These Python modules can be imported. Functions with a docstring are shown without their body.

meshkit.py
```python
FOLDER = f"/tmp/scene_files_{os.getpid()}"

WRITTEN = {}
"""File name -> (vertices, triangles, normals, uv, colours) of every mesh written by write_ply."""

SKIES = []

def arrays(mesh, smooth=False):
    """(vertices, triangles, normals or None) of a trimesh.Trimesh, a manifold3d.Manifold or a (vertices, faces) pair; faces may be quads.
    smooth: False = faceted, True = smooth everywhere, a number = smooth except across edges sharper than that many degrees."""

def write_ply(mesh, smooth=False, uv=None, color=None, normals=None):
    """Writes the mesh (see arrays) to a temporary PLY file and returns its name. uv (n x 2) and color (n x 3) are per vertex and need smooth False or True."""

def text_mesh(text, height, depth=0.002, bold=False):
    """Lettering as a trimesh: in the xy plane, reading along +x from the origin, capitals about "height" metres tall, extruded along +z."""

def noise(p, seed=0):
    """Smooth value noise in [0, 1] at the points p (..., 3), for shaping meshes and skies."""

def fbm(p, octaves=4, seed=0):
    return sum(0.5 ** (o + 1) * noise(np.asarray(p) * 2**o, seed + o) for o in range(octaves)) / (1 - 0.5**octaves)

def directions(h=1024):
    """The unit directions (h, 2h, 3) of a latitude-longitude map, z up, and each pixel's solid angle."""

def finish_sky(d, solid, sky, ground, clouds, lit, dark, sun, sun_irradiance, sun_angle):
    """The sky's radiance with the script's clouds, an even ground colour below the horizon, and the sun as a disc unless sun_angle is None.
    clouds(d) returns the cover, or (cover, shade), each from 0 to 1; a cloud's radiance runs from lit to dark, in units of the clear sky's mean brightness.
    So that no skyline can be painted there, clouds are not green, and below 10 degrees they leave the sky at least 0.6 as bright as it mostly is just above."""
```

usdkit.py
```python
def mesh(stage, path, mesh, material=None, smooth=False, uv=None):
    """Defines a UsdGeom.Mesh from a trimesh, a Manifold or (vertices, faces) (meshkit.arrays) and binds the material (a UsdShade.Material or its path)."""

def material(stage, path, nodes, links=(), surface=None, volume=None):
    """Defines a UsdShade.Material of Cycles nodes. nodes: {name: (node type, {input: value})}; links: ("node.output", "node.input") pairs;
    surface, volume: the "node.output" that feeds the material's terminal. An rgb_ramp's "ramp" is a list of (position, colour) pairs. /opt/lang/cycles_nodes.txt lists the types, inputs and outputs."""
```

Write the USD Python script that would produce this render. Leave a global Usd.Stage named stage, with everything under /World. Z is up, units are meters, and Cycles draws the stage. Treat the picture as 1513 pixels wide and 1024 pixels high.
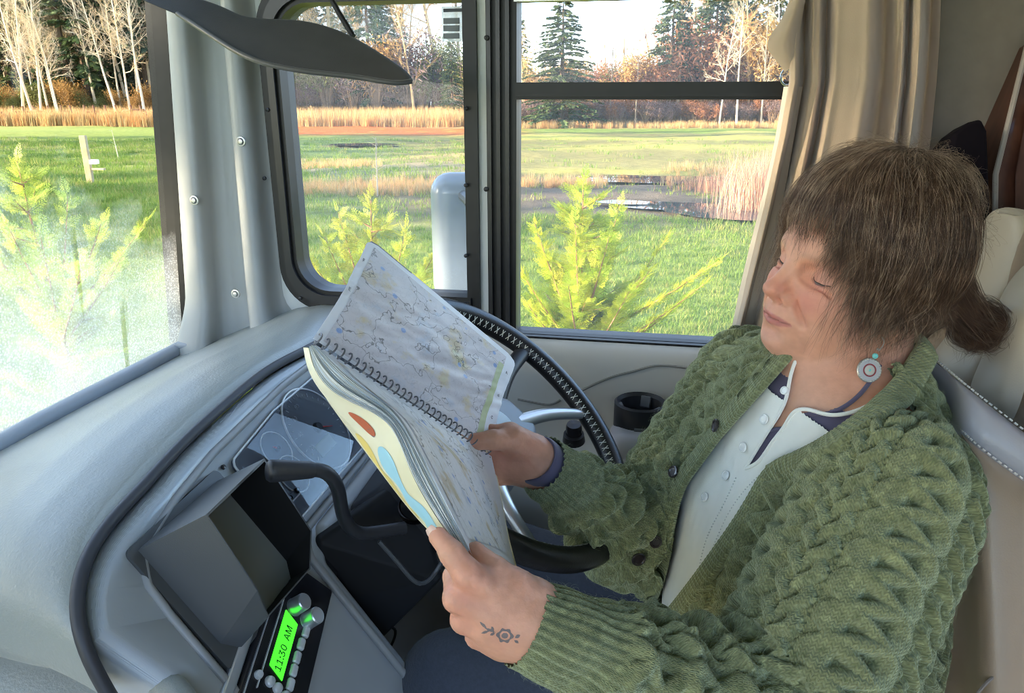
import math, random
import numpy as np
import trimesh, manifold3d as m3, meshkit, usdkit
import shapely.geometry as sg
from shapely import affinity
from pxr import Usd, UsdGeom, UsdLux, UsdShade, Sdf, Gf, Vt
from trimesh.util import concatenate as cat

stage = Usd.Stage.CreateInMemory()
UsdGeom.SetStageUpAxis(stage, "Z"); UsdGeom.SetStageMetersPerUnit(stage, 1.0)
UsdGeom.Xform.Define(stage, "/World"); UsdGeom.Scope.Define(stage, "/World/Looks")
rng = np.random.default_rng(11)

# ------------------------------------------------------------------ camera
FPX = 1100.0; CX, CY = 756.5, 512.0
YAW, PIT = math.radians(10.5), math.radians(18.4)
EYE = np.array([0.0, 0.0, 1.40])
FWD = np.array([-math.sin(YAW)*math.cos(PIT), math.cos(YAW)*math.cos(PIT), -math.sin(PIT)])
RGT = np.array([math.cos(YAW), math.sin(YAW), 0.0]); UPV = np.cross(RGT, FWD)
EXPOSURE = 0.55
cam = UsdGeom.Camera.Define(stage, "/World/camera")
m = Gf.Matrix4d(*[float(v) for v in (*RGT, 0, *UPV, 0, *(-FWD), 0, *EYE, 1)])
cam.AddTransformOp().Set(m)
cam.CreateFocalLengthAttr(24.0); cam.CreateHorizontalApertureAttr(24.0*1513/FPX)
cam.CreateClippingRangeAttr(Gf.Vec2f(0.05, 2000)); cam.CreateExposureAttr(EXPOSURE)

# ------------------------------------------------------------------ sky and sun
SUN = np.array([-0.86, -0.42, 0.23]); SUN /= np.linalg.norm(SUN)
usdkit.material(stage, "/World/Looks/sky", {
    "co": ("texture_coordinate", {}),
    "mp": ("mapping", {"scale": (1.0, 1.0, 3.0)}),
    "sky": ("sky_texture", {"sky_type": "multiple_scattering", "sun_disc": False, "sun_elevation": math.radians(17.0), "sun_rotation": math.atan2(SUN[0], SUN[1]), "air_density": 1.0, "aerosol_density": 2.2, "ozone_density": 1.0, "altitude": 50.0}),
    "nz": ("noise_texture", {"scale": 2.2, "detail": 5.0, "roughness": 0.55}),
    "rp": ("rgb_ramp", {"ramp": [(0.30, (.35, .35, .35)), (0.62, (1, 1, 1))]}),
    "mx": ("mix", {"color2": (0.42, 0.425, 0.43)}),
    "bg": ("background_shader", {"strength": 1.0})},
    [("co.generated", "mp.vector"), ("mp.vector", "nz.vector"), ("nz.fac", "rp.fac"), ("rp.color", "mx.fac"), ("sky.color", "mx.color1"), ("mx.color", "bg.color")], surface="bg.background")
dome = UsdLux.DomeLight.Define(stage, "/World/sky_dome")
dome.CreateIntensityAttr(1.0)
UsdShade.MaterialBindingAPI.Apply(dome.GetPrim()).Bind(UsdShade.Material.Get(stage, "/World/Looks/sky"))
sun = UsdLux.DistantLight.Define(stage, "/World/sun")
sun.CreateAngleAttr(0.9); sun.CreateIntensityAttr(4.2); sun.CreateNormalizeAttr(True); sun.CreateColorAttr(Gf.Vec3f(1.0, 0.83, 0.60))
_z = SUN; _x = np.cross([0, 0, 1.0], _z); _x /= np.linalg.norm(_x); _y = np.cross(_z, _x)
sun.AddTransformOp().Set(Gf.Matrix4d(*[float(v) for v in (*_x, 0, *_y, 0, *_z, 0, 0, 0, 0, 1)]))

# ------------------------------------------------------------------ helpers
def ray(x, y): return FWD + (x-CX)/FPX*RGT - (y-CY)/FPX*UPV
def at(x, y, d): return EYE + d*ray(x, y)
def onp(x, y, p, n):
    R = ray(x, y); n = np.asarray(n, float); return EYE + R*(np.dot(np.asarray(p)-EYE, n)/np.dot(R, n))
def proj(p):
    q = np.asarray(p)-EYE; d = q@FWD; return np.stack([CX+FPX*(q@RGT)/d, CY-FPX*(q@UPV)/d, d], -1)
def unit(v): v = np.asarray(v, float); return v/np.linalg.norm(v)
_used = {}
def newpath(parent, name):
    k = f"{parent}/{name}"; n = _used.get(k, 0); _used[k] = n+1
    return k if n == 0 else f"{k}_{n:03d}"
def tag(prim, label=None, category=None, group=None, kind=None):
    for k, v in (("label", label), ("category", category), ("group", group), ("kind", kind)):
        if v: prim.SetCustomDataByKey(k, v)
def thing(name, label=None, category=None, group=None, kind=None, loc=None):
    x = UsdGeom.Xform.Define(stage, newpath("/World", name))
    if loc is not None: x.AddTranslateOp().Set(Gf.Vec3d(*map(float, loc)))
    tag(x.GetPrim(), label, category, group, kind); return str(x.GetPath())
def obj(name, mesh, mat, parent="/World", smooth=30, label=None, category=None, group=None, kind=None, uv=None, col=None):
    p = newpath(parent, name)
    if uv is not None or col is not None: smooth = True if smooth not in (False,) else False
    M_ = usdkit.mesh(stage, p, mesh, "/World/Looks/"+mat, smooth=smooth, uv=uv)
    if col is not None:
        UsdGeom.PrimvarsAPI(M_).CreatePrimvar("tint", Sdf.ValueTypeNames.Color3fArray, "vertex").Set(Vt.Vec3fArray.FromNumpy(np.asarray(col, np.float32)))
    tag(M_.GetPrim(), label, category, group, kind); return p
def instance(name, src, loc, rotz=0.0, scale=1.0, tilt=(0, 0), label=None, category=None, group=None):
    x = UsdGeom.Xform.Define(stage, newpath("/World", name))
    x.AddTranslateOp().Set(Gf.Vec3d(*map(float, loc))); x.AddRotateXYZOp().Set(Gf.Vec3f(tilt[0], tilt[1], math.degrees(rotz)))
    s = (scale,)*3 if np.ndim(scale) == 0 else scale
    x.AddScaleOp().Set(Gf.Vec3f(*map(float, s)))
    x.GetPrim().GetReferences().AddInternalReference(src); x.GetPrim().SetInstanceable(True)
    tag(x.GetPrim(), label, category, group); return x
def curves(name, pts, widths, mat, parent, label=None, kind=None, basis="catmullRom", col=None):
    """pts: n x k x 3"""
    n, k = pts.shape[:2]
    c = UsdGeom.BasisCurves.Define(stage, newpath(parent, name))
    c.CreateTypeAttr("cubic"); c.CreateBasisAttr(basis); c.CreateWrapAttr("pinned")
    c.CreateCurveVertexCountsAttr(Vt.IntArray.FromNumpy(np.full(n, k, np.int32)))
    c.CreatePointsAttr(Vt.Vec3fArray.FromNumpy(pts.reshape(-1, 3).astype(np.float32)))
    c.CreateWidthsAttr(Vt.FloatArray.FromNumpy(np.broadcast_to(widths, (n, k)).astype(np.float32).ravel())); c.SetWidthsInterpolation("vertex")
    UsdShade.MaterialBindingAPI.Apply(c.GetPrim()).Bind(UsdShade.Material.Get(stage, "/World/Looks/"+mat))
    tag(c.GetPrim(), label, None, None, kind); return c

# ---- meshes
def tm(v, f): return trimesh.Trimesh(np.asarray(v, float), np.asarray(f), process=False)
def grid(P, closed_u=False, closed_v=False, flip=False):
    """P: nu x nv x 3 points -> mesh"""
    nu, nv = P.shape[:2]
    i, j = np.meshgrid(np.arange(nu if closed_u else nu-1), np.arange(nv if closed_v else nv-1), indexing="ij")
    a = i*nv+j; b = ((i+1) % nu)*nv+j; c = ((i+1) % nu)*nv+(j+1) % nv; d = i*nv+(j+1) % nv
    q = np.stack([a, b, c, d], -1).reshape(-1, 4)
    f = np.vstack([q[:, [0, 1, 2]], q[:, [0, 2, 3]]])
    if flip: f = f[:, ::-1]
    return tm(P.reshape(-1, 3), f)
def spline(pts, n, closed=False):
    from scipy.interpolate import CubicSpline
    pts = np.asarray(pts, float)
    if closed: pts = np.vstack([pts, pts[:1]])
    t = np.r_[0, np.cumsum(np.linalg.norm(np.diff(pts, axis=0), axis=1)+1e-9)]
    return CubicSpline(t, pts, bc_type="periodic" if closed else "natural")(np.linspace(0, t[-1], n+1 if closed else n)[:n])
def tube(pts, r, sides=10, caps=True, closed=False):
    p = np.asarray(pts, float); n = len(p)
    t = np.gradient(p, axis=0) if not closed else np.roll(p, -1, 0)-np.roll(p, 1, 0)
    t /= np.linalg.norm(t, axis=1, keepdims=True)+1e-12
    a = np.zeros_like(p); a[0] = np.cross(t[0], [0, 0, 1.0] if abs(t[0][2]) < .9 else [1.0, 0, 0])
    a[0] /= np.linalg.norm(a[0])
    for k in range(1, n):
        w = a[k-1]-t[k]*np.dot(a[k-1], t[k]); a[k] = w/(np.linalg.norm(w)+1e-12)
    b = np.cross(t, a); ang = np.arange(sides)*2*np.pi/sides
    R = np.broadcast_to(r, (n,))[:, None, None]
    V = p[:, None]+R*(np.cos(ang)[None, :, None]*a[:, None]+np.sin(ang)[None, :, None]*b[:, None])
    g = grid(V, closed_u=closed, closed_v=True, flip=False)
    if caps and not closed:
        v = np.vstack([g.vertices, p[:1], p[-1:]]); N = n*sides; j = np.arange(sides)
        f0 = np.stack([np.full(sides, N), (j+1) % sides, j], 1)[:, ::-1]*1
        f1 = np.stack([np.full(sides, N+1), (n-1)*sides+j, (n-1)*sides+(j+1) % sides], 1)
        g = tm(v, np.vstack([g.faces, f0[:, ::-1], f1]))
    g.fix_normals() if len(g.faces) < 4000 else None
    return g
def lathe(prof, n=48, axis=None, origin=(0, 0, 0)):
    """prof: (r,z) list, around z, then turned to axis"""
    prof = np.asarray(prof, float); a = np.arange(n)*2*np.pi/n
    V = np.stack([prof[:, 0][:, None]*np.cos(a), prof[:, 0][:, None]*np.sin(a), np.broadcast_to(prof[:, 1][:, None], (len(prof), n))], -1)
    g = grid(V, closed_v=True); g.merge_vertices()
    if axis is not None: g.apply_transform(trimesh.geometry.align_vectors([0, 0, 1], unit(axis)))
    g.apply_translation(origin); return g
def frame(o, x, y):
    """4x4 with columns x,y,x×y at origin o"""
    x = unit(x); z = unit(np.cross(x, y)); y = np.cross(z, x); T = np.eye(4); T[:3, 0], T[:3, 1], T[:3, 2], T[:3, 3] = x, y, z, o; return T
def rbox(sx, sy, sz, r, seg=3):
    """rounded box centred at the origin"""
    r = min(r, sx/2*.99, sy/2*.99, sz/2*.99); s = m3.Manifold.sphere(r, 4*seg)
    return tmm(m3.Manifold.batch_hull([s.translate((x*(sx/2-r), y*(sy/2-r), z*(sz/2-r))) for x in (-1, 1) for y in (-1, 1) for z in (-1, 1)]))
def tmm(M):
    q = M.to_mesh(); return tm(q.vert_properties[:, :3], q.tri_verts)
def box(a, b): return trimesh.creation.box(bounds=np.array([np.minimum(a, b), np.maximum(a, b)]))
def xf(mesh, T): mesh = mesh.copy(); mesh.apply_transform(T); return mesh
def extr(poly, h, T=None, z0=0.0):
    g = cat([trimesh.creation.extrude_polygon(q, h, engine="earcut") for q in getattr(poly, "geoms", [poly])])
    g.apply_translation((0, 0, z0)); return xf(g, T) if T is not None else g
def bevel_extr(poly, h, r, T=None, steps=3):
    """extruded polygon with rounded top rim (towards +z)"""
    rings = []
    def ringpts(p, n=160):
        e = p.exterior; return np.array([e.interpolate(t, normalized=True).coords[0] for t in np.arange(n)/n])
    zs = [(0, 0)]+[(r*(1-math.cos(a)), h-r+r*math.sin(a)) for a in np.linspace(0, np.pi/2, steps+1)]
    base = ringpts(poly)
    c = poly.representative_point(); c = np.array([c.x, c.y])
    nrm = np.roll(base, -1, 0)-np.roll(base, 1, 0); nrm = np.stack([nrm[:, 1], -nrm[:, 0]], 1); nrm /= np.linalg.norm(nrm, axis=1, keepdims=True)+1e-12
    if poly.exterior.is_ccw is False: nrm = -nrm
    for off, z in zs: rings.append(np.column_stack([base-nrm*off, np.full(len(base), z)]))
    V = np.array(rings); g = grid(V, closed_v=True, flip=True)
    top = V[-1]; tri = trimesh.creation.triangulate_polygon(sg.Polygon(top[:, :2]).buffer(0), engine="earcut")
    cap = tm(np.column_stack([tri[0], np.full(len(tri[0]), zs[-1][1])]), tri[1])
    bot = tm(np.column_stack([tri[0]*1.0, np.full(len(tri[0]), 0.0)]), np.asarray(tri[1])[:, ::-1])
    out = cat([g, cap, bot]); return xf(out, T) if T is not None else out
def sstep(a, b, x): t = np.clip((np.asarray(x, float)-a)/(b-a), 0, 1); return t*t*(3-2*t)

# ---- materials
def pm(name, col, rough=0.5, col2=None, scale=8.0, fine=None, bump=0.0, bscale=200.0, bdist=0.001, metallic=0.0, spec=0.5, sheen=0.0, coat=0.0, trans=0.0, detail=4.0, lo=0.35, hi=0.65, extra=None, mapscale=None, coatr=0.05):
    nodes = {"p": ("principled_bsdf", {"base_color": col, "roughness": rough, "metallic": metallic, "specular_ior_level": spec, "sheen_weight": sheen, "coat_weight": coat, "coat_roughness": coatr})}
    links = []; nodes["g"] = ("texture_coordinate", {})
    src = "g.object"
    if mapscale is not None:
        nodes["mp"] = ("mapping", {"scale": mapscale}); links.append((src, "mp.vector")); src = "mp.vector"
    if col2 is not None:
        nodes["n"] = ("noise_texture", {"scale": scale, "detail": detail, "roughness": 0.6}); nodes["r"] = ("rgb_ramp", {"ramp": [(lo, col), (hi, col2)]})
        links += [(src, "n.vector"), ("n.fac", "r.fac"), ("r.color", "p.base_color")]
    if bump:
        nodes["bn"] = ("noise_texture", {"scale": bscale, "detail": 3.0, "roughness": 0.6}); nodes["b"] = ("bump", {"strength": bump, "distance": bdist})
        links += [(src, "bn.vector"), ("bn.fac", "b.height"), ("b.normal", "p.normal")]
    if extra: nodes["p"][1].update(extra)
    usdkit.material(stage, "/World/Looks/"+name, nodes, links, surface="p.BSDF")
def emat(name, col, strength):
    usdkit.material(stage, "/World/Looks/"+name, {"e": ("emission", {"color": col, "strength": strength})}, [], surface="e.emission")
def pane_mat(name, tint=(1, 1, 1), ior=1.3, haze=0.0):
    usdkit.material(stage, "/World/Looks/"+name, {"f": ("fresnel", {"IOR": ior}), "t": ("transparent_bsdf", {"color": tint}), "g": ("glossy_bsdf", {"roughness": 0.02, "color": (1, 1, 1)}), "m": ("mix_closure", {}), "hz": ("translucent_bsdf", {"color": (.9, .9, .9)}), "o": ("mix_closure", {"fac": haze})},
        [("f.fac", "m.fac"), ("t.BSDF", "m.closure1"), ("g.BSDF", "m.closure2"), ("m.closure", "o.closure1"), ("hz.BSDF", "o.closure2")], surface="o.closure")
def tint_mat(name, rough=0.6, spec=0.4, sss=0.0, bump=0.0, bscale=300., bdist=.0006, var=0.0, vscale=30., extra=None, transl=None, sheen=0.0):
    """material whose base colour is the mesh's own 'tint' primvar"""
    nodes = {"a": ("attribute", {"attribute": "tint"}), "p": ("principled_bsdf", {"roughness": rough, "specular_ior_level": spec, "subsurface_weight": sss, "subsurface_scale": 0.008, "subsurface_radius": (1.0, .35, .2), "sheen_weight": sheen}), "g": ("texture_coordinate", {})}
    links = []; c = "a.color"
    if var:
        nodes["n"] = ("noise_texture", {"scale": vscale, "detail": 5.0, "roughness": .65}); nodes["mr"] = ("map_range", {"from_min": .3, "from_max": .7, "to_min": 1-var, "to_max": 1+var})
        nodes["v"] = ("hsv", {}); links += [("g.object", "n.vector"), ("n.fac", "mr.value"), ("mr.result", "v.value"), (c, "v.color")]; c = "v.color"
    links.append((c, "p.base_color"))
    if bump:
        nodes["bn"] = ("noise_texture", {"scale": bscale, "detail": 4.0, "roughness": .6}); nodes["b"] = ("bump", {"strength": bump, "distance": bdist})
        links += [("g.object", "bn.vector"), ("bn.fac", "b.height"), ("b.normal", "p.normal")]
    if extra: nodes["p"][1].update(extra)
    s = "p.BSDF"
    if transl:
        nodes["t"] = ("translucent_bsdf", {}); nodes["mx"] = ("mix_closure", {"fac": transl}); links += [(c, "t.color"), ("p.BSDF", "mx.closure1"), ("t.BSDF", "mx.closure2")]; s = "mx.closure"
    usdkit.material(stage, "/World/Looks/"+name, nodes, links, surface=s)

# ---- implicit surfaces: everything that is soft (people, seats, cushions) is blended here
def smin(a, b, k):
    h = np.maximum(k-np.abs(a-b), 0)/k; return np.minimum(a, b)-h*h*k*0.25
def smax(a, b, k): return -smin(-a, -b, k)
def sd_cone(p, a, b, r1, r2):
    a = np.asarray(a, float); b = np.asarray(b, float); ba = b-a; L2 = ba@ba
    h = np.clip(((p-a)@ba)/L2, 0, 1); d = p-a-h[..., None]*ba
    return np.sqrt((d*d).sum(-1))-(r1+(r2-r1)*h)
def sd_ell(p, c, R, rot=None):
    q = p-np.asarray(c)
    if rot is not None: q = q@rot
    R = np.asarray(R, float); k0 = np.sqrt(((q/R)**2).sum(-1)); k1 = np.sqrt(((q/(R*R))**2).sum(-1))
    return k0*(k0-1.0)/np.maximum(k1, 1e-9)
def sd_box(p, c, half, r, rot=None):
    q = p-np.asarray(c)
    if rot is not None: q = q@rot
    d = np.abs(q)-(np.asarray(half)-r); return np.sqrt((np.maximum(d, 0)**2).sum(-1))+np.minimum(d.max(-1), 0)-r
def mesh_sdf(fn, lo, hi, h, block=8):
    """naive surface nets of fn(points)=0, evaluated only near the surface"""
    lo = np.asarray(lo, float); n = np.ceil((np.asarray(hi)-lo)/h/block).astype(int)*block
    cb = n//block; idx = np.stack(np.meshgrid(*[np.arange(c) for c in cb], indexing="ij"), -1).reshape(-1, 3)
    ctr = lo+(idx+.5)*block*h-.5*h; val = np.concatenate([fn(c) for c in np.array_split(ctr, max(1, len(ctr)//200000))])
    F = np.repeat(np.repeat(np.repeat(val.reshape(cb).astype(np.float32), block, 0), block, 1), block, 2)
    act = idx[np.abs(val) < block*h*1.15]
    off = np.stack(np.meshgrid(*[np.arange(block)]*3, indexing="ij"), -1).reshape(-1, 3)
    for part in np.array_split(act, max(1, len(act)//400)):
        gi = part[:, None]*block+off[None]; v = fn((lo+gi.reshape(-1, 3)*h)); g = gi.reshape(-1, 3); F[g[:, 0], g[:, 1], g[:, 2]] = v
    S = F < 0
    c = S[:-1, :-1, :-1].astype(np.int8)
    cnt = sum(S[i:S.shape[0]-1+i, j:S.shape[1]-1+j, k:S.shape[2]-1+k].astype(np.int8) for i in (0, 1) for j in (0, 1) for k in (0, 1))
    cell = np.argwhere((cnt > 0) & (cnt < 8)); vid = -np.ones(cnt.shape, np.int32); vid[cell[:, 0], cell[:, 1], cell[:, 2]] = np.arange(len(cell))
    acc = np.zeros((len(cell), 3)); num = np.zeros(len(cell))
    cor = [(i, j, k) for i in (0, 1) for j in (0, 1) for k in (0, 1)]
    fv = {q: F[cell[:, 0]+q[0], cell[:, 1]+q[1], cell[:, 2]+q[2]].astype(float) for q in cor}
    for a in cor:
        for ax in range(3):
            if a[ax] == 0:
                b = list(a); b[ax] = 1; b = tuple(b); fa, fb = fv[a], fv[b]; s = (fa < 0) != (fb < 0)
                t = np.where(s, fa/np.where(s, fa-fb, 1), 0)
                for d in range(3): acc[:, d] += np.where(s, a[d]+(t if d == ax else 0), 0)
                num += s
    V = lo+(cell+acc/num[:, None])*h
    faces = []
    for ax in range(3):
        sl0 = [slice(None)]*3; sl1 = [slice(None)]*3; sl0[ax] = slice(0, -1); sl1[ax] = slice(1, None)
        A, B = S[tuple(sl0)], S[tuple(sl1)]; e = np.argwhere(A != B); o1, o2 = [(1, 2), (2, 0), (0, 1)][ax]
        e = e[(e[:, o1] > 0) & (e[:, o2] > 0) & (e[:, 0] < cnt.shape[0]) & (e[:, 1] < cnt.shape[1]) & (e[:, 2] < cnt.shape[2])]
        def get(d1, d2):
            q = e.copy(); q[:, o1] -= d1; q[:, o2] -= d2; return vid[q[:, 0], q[:, 1], q[:, 2]]
        q = np.stack([get(1, 1), get(0, 1), get(0, 0), get(1, 0)], 1); fl = ~A[e[:, 0], e[:, 1], e[:, 2]]
        q[fl] = q[fl][:, ::-1]; faces.append(q[(q >= 0).all(1)])
    q = np.vstack(faces); return tm(V, np.vstack([q[:, [0, 1, 2]], q[:, [0, 2, 3]]]))
def vnormals(m):
    v, f = np.asarray(m.vertices), np.asarray(m.faces); n = np.zeros_like(v); fn = np.cross(v[f[:, 1]]-v[f[:, 0]], v[f[:, 2]]-v[f[:, 0]])
    for k in range(3): np.add.at(n, f[:, k], fn)
    return n/np.maximum(np.linalg.norm(n, axis=1, keepdims=True), 1e-12)
def loop2(m):
    """1->4 midpoint split"""
    v, f = np.asarray(m.vertices), np.asarray(m.faces); e = np.sort(f[:, [0, 1, 1, 2, 2, 0]].reshape(-1, 2), 1)
    key = e[:, 0].astype(np.int64)*len(v)+e[:, 1]; uk, inv = np.unique(key, return_inverse=True); mid = (v[uk//len(v)]+v[uk % len(v)])/2
    k = inv.reshape(-1, 3)+len(v); a, b, c = f.T; x, y, z = k.T
    return tm(np.vstack([v, mid]), np.vstack([np.stack(t, 1) for t in ((a, x, z), (x, b, y), (z, y, c), (x, y, z))]))
def trace(fn, x, y, d0=.3, d1=2.0, n=80):
    """first hit of the camera ray through a pixel with fn=0 (used to place stitched-on details on the surface)"""
    R = ray(x, y); L = np.linalg.norm(R); t = d0
    for _ in range(n):
        v = float(fn((EYE+t*R)[None])[0]); t += v/L*.9
        if abs(v) < 1e-4 or t > d1: break
    return EYE+t*R
# ------------------------------------------------------------------ materials of the cab
pm("cab_plastic", (.335, .342, .33), .55, col2=(.375, .383, .37), scale=3, bump=.25, bscale=900, bdist=.0006)
pm("cab_panel", (.46, .44, .40), .6, col2=(.51, .49, .445), scale=3, bump=.3, bscale=700, bdist=.0006)
pm("post_dark", (.36, .37, .37), .6, bump=.2, bscale=800)
pm("white_trim", (.60, .61, .59), .5, bump=.2, bscale=500)
pm("gasket", (.006, .006, .0065), .40, col2=(.010, .010, .011), scale=20, spec=.35)
pm("gasket_edge", (.016, .016, .018), .3, spec=.4)
pm("pad_vinyl", (.265, .275, .252), .34, col2=(.235, .246, .228), scale=2.5, bump=.55, bscale=260, bdist=.0012, spec=.55)
pm("pad_channel", (.30, .33, .37), .4, bump=.2, bscale=400)
pm("fascia_band", (.33, .355, .38), .22, bump=.1, bscale=500, spec=.6)
pm("fascia", (.31, .32, .33), .42, col2=(.35, .36, .36), scale=4, bump=.25, bscale=900, bdist=.0005)
pm("fascia_ridge", (.24, .24, .24), .35)
pm("seam_black", (.025, .025, .03), .5)
pm("black_plastic", (.011, .011, .013), .42, spec=.4, col2=(.018, .018, .020), scale=30, bump=.3, bscale=900, bdist=.0005)
pm("black_soft", (.007, .007, .008), .6, spec=.3)
pm("gloss_black", (.010, .010, .012), .12)
pm("hood_grey", (.060, .062, .064), .40, bump=.25, bscale=900, bdist=.0005)
pm("hood_inner", (.012, .0115, .012), .6, spec=.3)
pm("monitor_glass", (.17, .18, .17), .3, spec=.6)
pm("silver", (.62, .64, .66), .28, metallic=.85)
pm("button_grey", (.60, .62, .64), .35, metallic=.3)
pm("chrome", (.75, .76, .78), .12, metallic=1.0)
pm("screw_steel", (.50, .50, .48), .35, metallic=.8)
emat("radio_green", (.06, .95, .03), 1.25)
pm("display_ink", (.01, .14, .01), .6)
pm("dial_face", (.085, .095, .115), .45, col2=(.14, .15, .18), scale=6)
pm("dial_inner", (.11, .12, .14), .45)
pm("dial_ring", (.85, .86, .88), .3)
pm("needle_red", (.75, .04, .05), .4)
pm("dial_print", (.50, .51, .54), .5)
pm("odometer", (.30, .33, .28), .4)
pane_mat("glass", (.97, .985, .98), 1.28, .03)
pane_mat("lens", (.93, .94, .96), 1.38)
pm("carpet", (.07, .063, .058), .95, col2=(.10, .092, .085), scale=60, bump=.6, bscale=500, bdist=.004)
pm("wheel_leather", (.007, .007, .008), .33, bump=.4, bscale=350, bdist=.0008)
pm("wheel_grey", (.20, .20, .22), .4)
pm("stitch_light", (.55, .55, .52), .7)
pm("greige_wall", (.165, .142, .118), .8, col2=(.195, .168, .14), scale=14, bump=.3, bscale=300, bdist=.001)
pm("wood", (.045, .017, .011), .35, col2=(.075, .030, .018), scale=5, mapscale=(14, 14, 1.2), coat=.4)
pm("visor", (.030, .030, .031), .55, spec=.35, col2=(.042, .042, .042), scale=12, bump=.3, bscale=600)
# condensation: a film of fine drops, denser low down and towards the middle of the windscreen, with run-down streaks wiped clear
usdkit.material(stage, "/World/Looks/wet_glass", {
    "g": ("geometry", {}), "s": ("separate_xyz", {}),
    "n": ("noise_texture", {"scale": 9.0, "detail": 4.0}), "v": ("voronoi_texture", {"scale": 260.0}),
    "zr": ("map_range", {"from_min": 1.30, "from_max": 0.95, "to_min": 0.0, "to_max": 0.86, "clamp": True}),
    "yr": ("map_range", {"from_min": 1.34, "from_max": 0.80, "to_min": -0.40, "to_max": 0.14, "clamp": True}),
    "a1": ("math", {"math_type": "add"}), "nr": ("map_range", {"from_min": .3, "from_max": .7, "to_min": -.16, "to_max": .16}), "a2": ("math", {"math_type": "add", "use_clamp": True}),
    "mp": ("mapping", {"scale": (1, 34, 2.2)}), "sn": ("noise_texture", {"scale": 1.0, "detail": 2.0}), "sr": ("map_range", {"from_min": .63, "from_max": .70, "to_min": 1.0, "to_max": 0.25, "clamp": True}),
    "dr": ("map_range", {"from_min": .15, "from_max": .55, "to_min": 1.15, "to_max": .55, "clamp": True}),
    "m1": ("math", {"math_type": "multiply"}), "m2": ("math", {"math_type": "multiply", "use_clamp": True}),
    "f": ("fresnel", {"IOR": 1.22}), "t": ("transparent_bsdf", {"color": (.97, .985, .97)}), "gl": ("glossy_bsdf", {"roughness": .02, "color": (1, 1, 1)}), "mx": ("mix_closure", {}),
    "tl": ("translucent_bsdf", {"color": (.93, .95, .93)}), "df": ("diffuse_bsdf", {"color": (.85, .87, .85)}), "fog": ("mix_closure", {"fac": .25}), "out": ("mix_closure", {})},
    [("g.position", "s.vector"), ("s.z", "zr.value"), ("s.y", "yr.value"), ("zr.result", "a1.value1"), ("yr.result", "a1.value2"), ("g.position", "n.vector"), ("n.fac", "nr.value"), ("a1.value", "a2.value1"), ("nr.result", "a2.value2"),
     ("g.position", "mp.vector"), ("mp.vector", "sn.vector"), ("sn.fac", "sr.value"), ("g.position", "v.vector"), ("v.distance", "dr.value"), ("a2.value", "m1.value1"), ("sr.result", "m1.value2"), ("m1.value", "m2.value1"), ("dr.result", "m2.value2"),
     ("f.fac", "mx.fac"), ("t.BSDF", "mx.closure1"), ("gl.BSDF", "mx.closure2"), ("tl.BSDF", "fog.closure1"), ("df.BSDF", "fog.closure2"), ("m2.value", "out.fac"), ("mx.closure", "out.closure1"), ("fog.closure", "out.closure2")], surface="out.closure")

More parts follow.
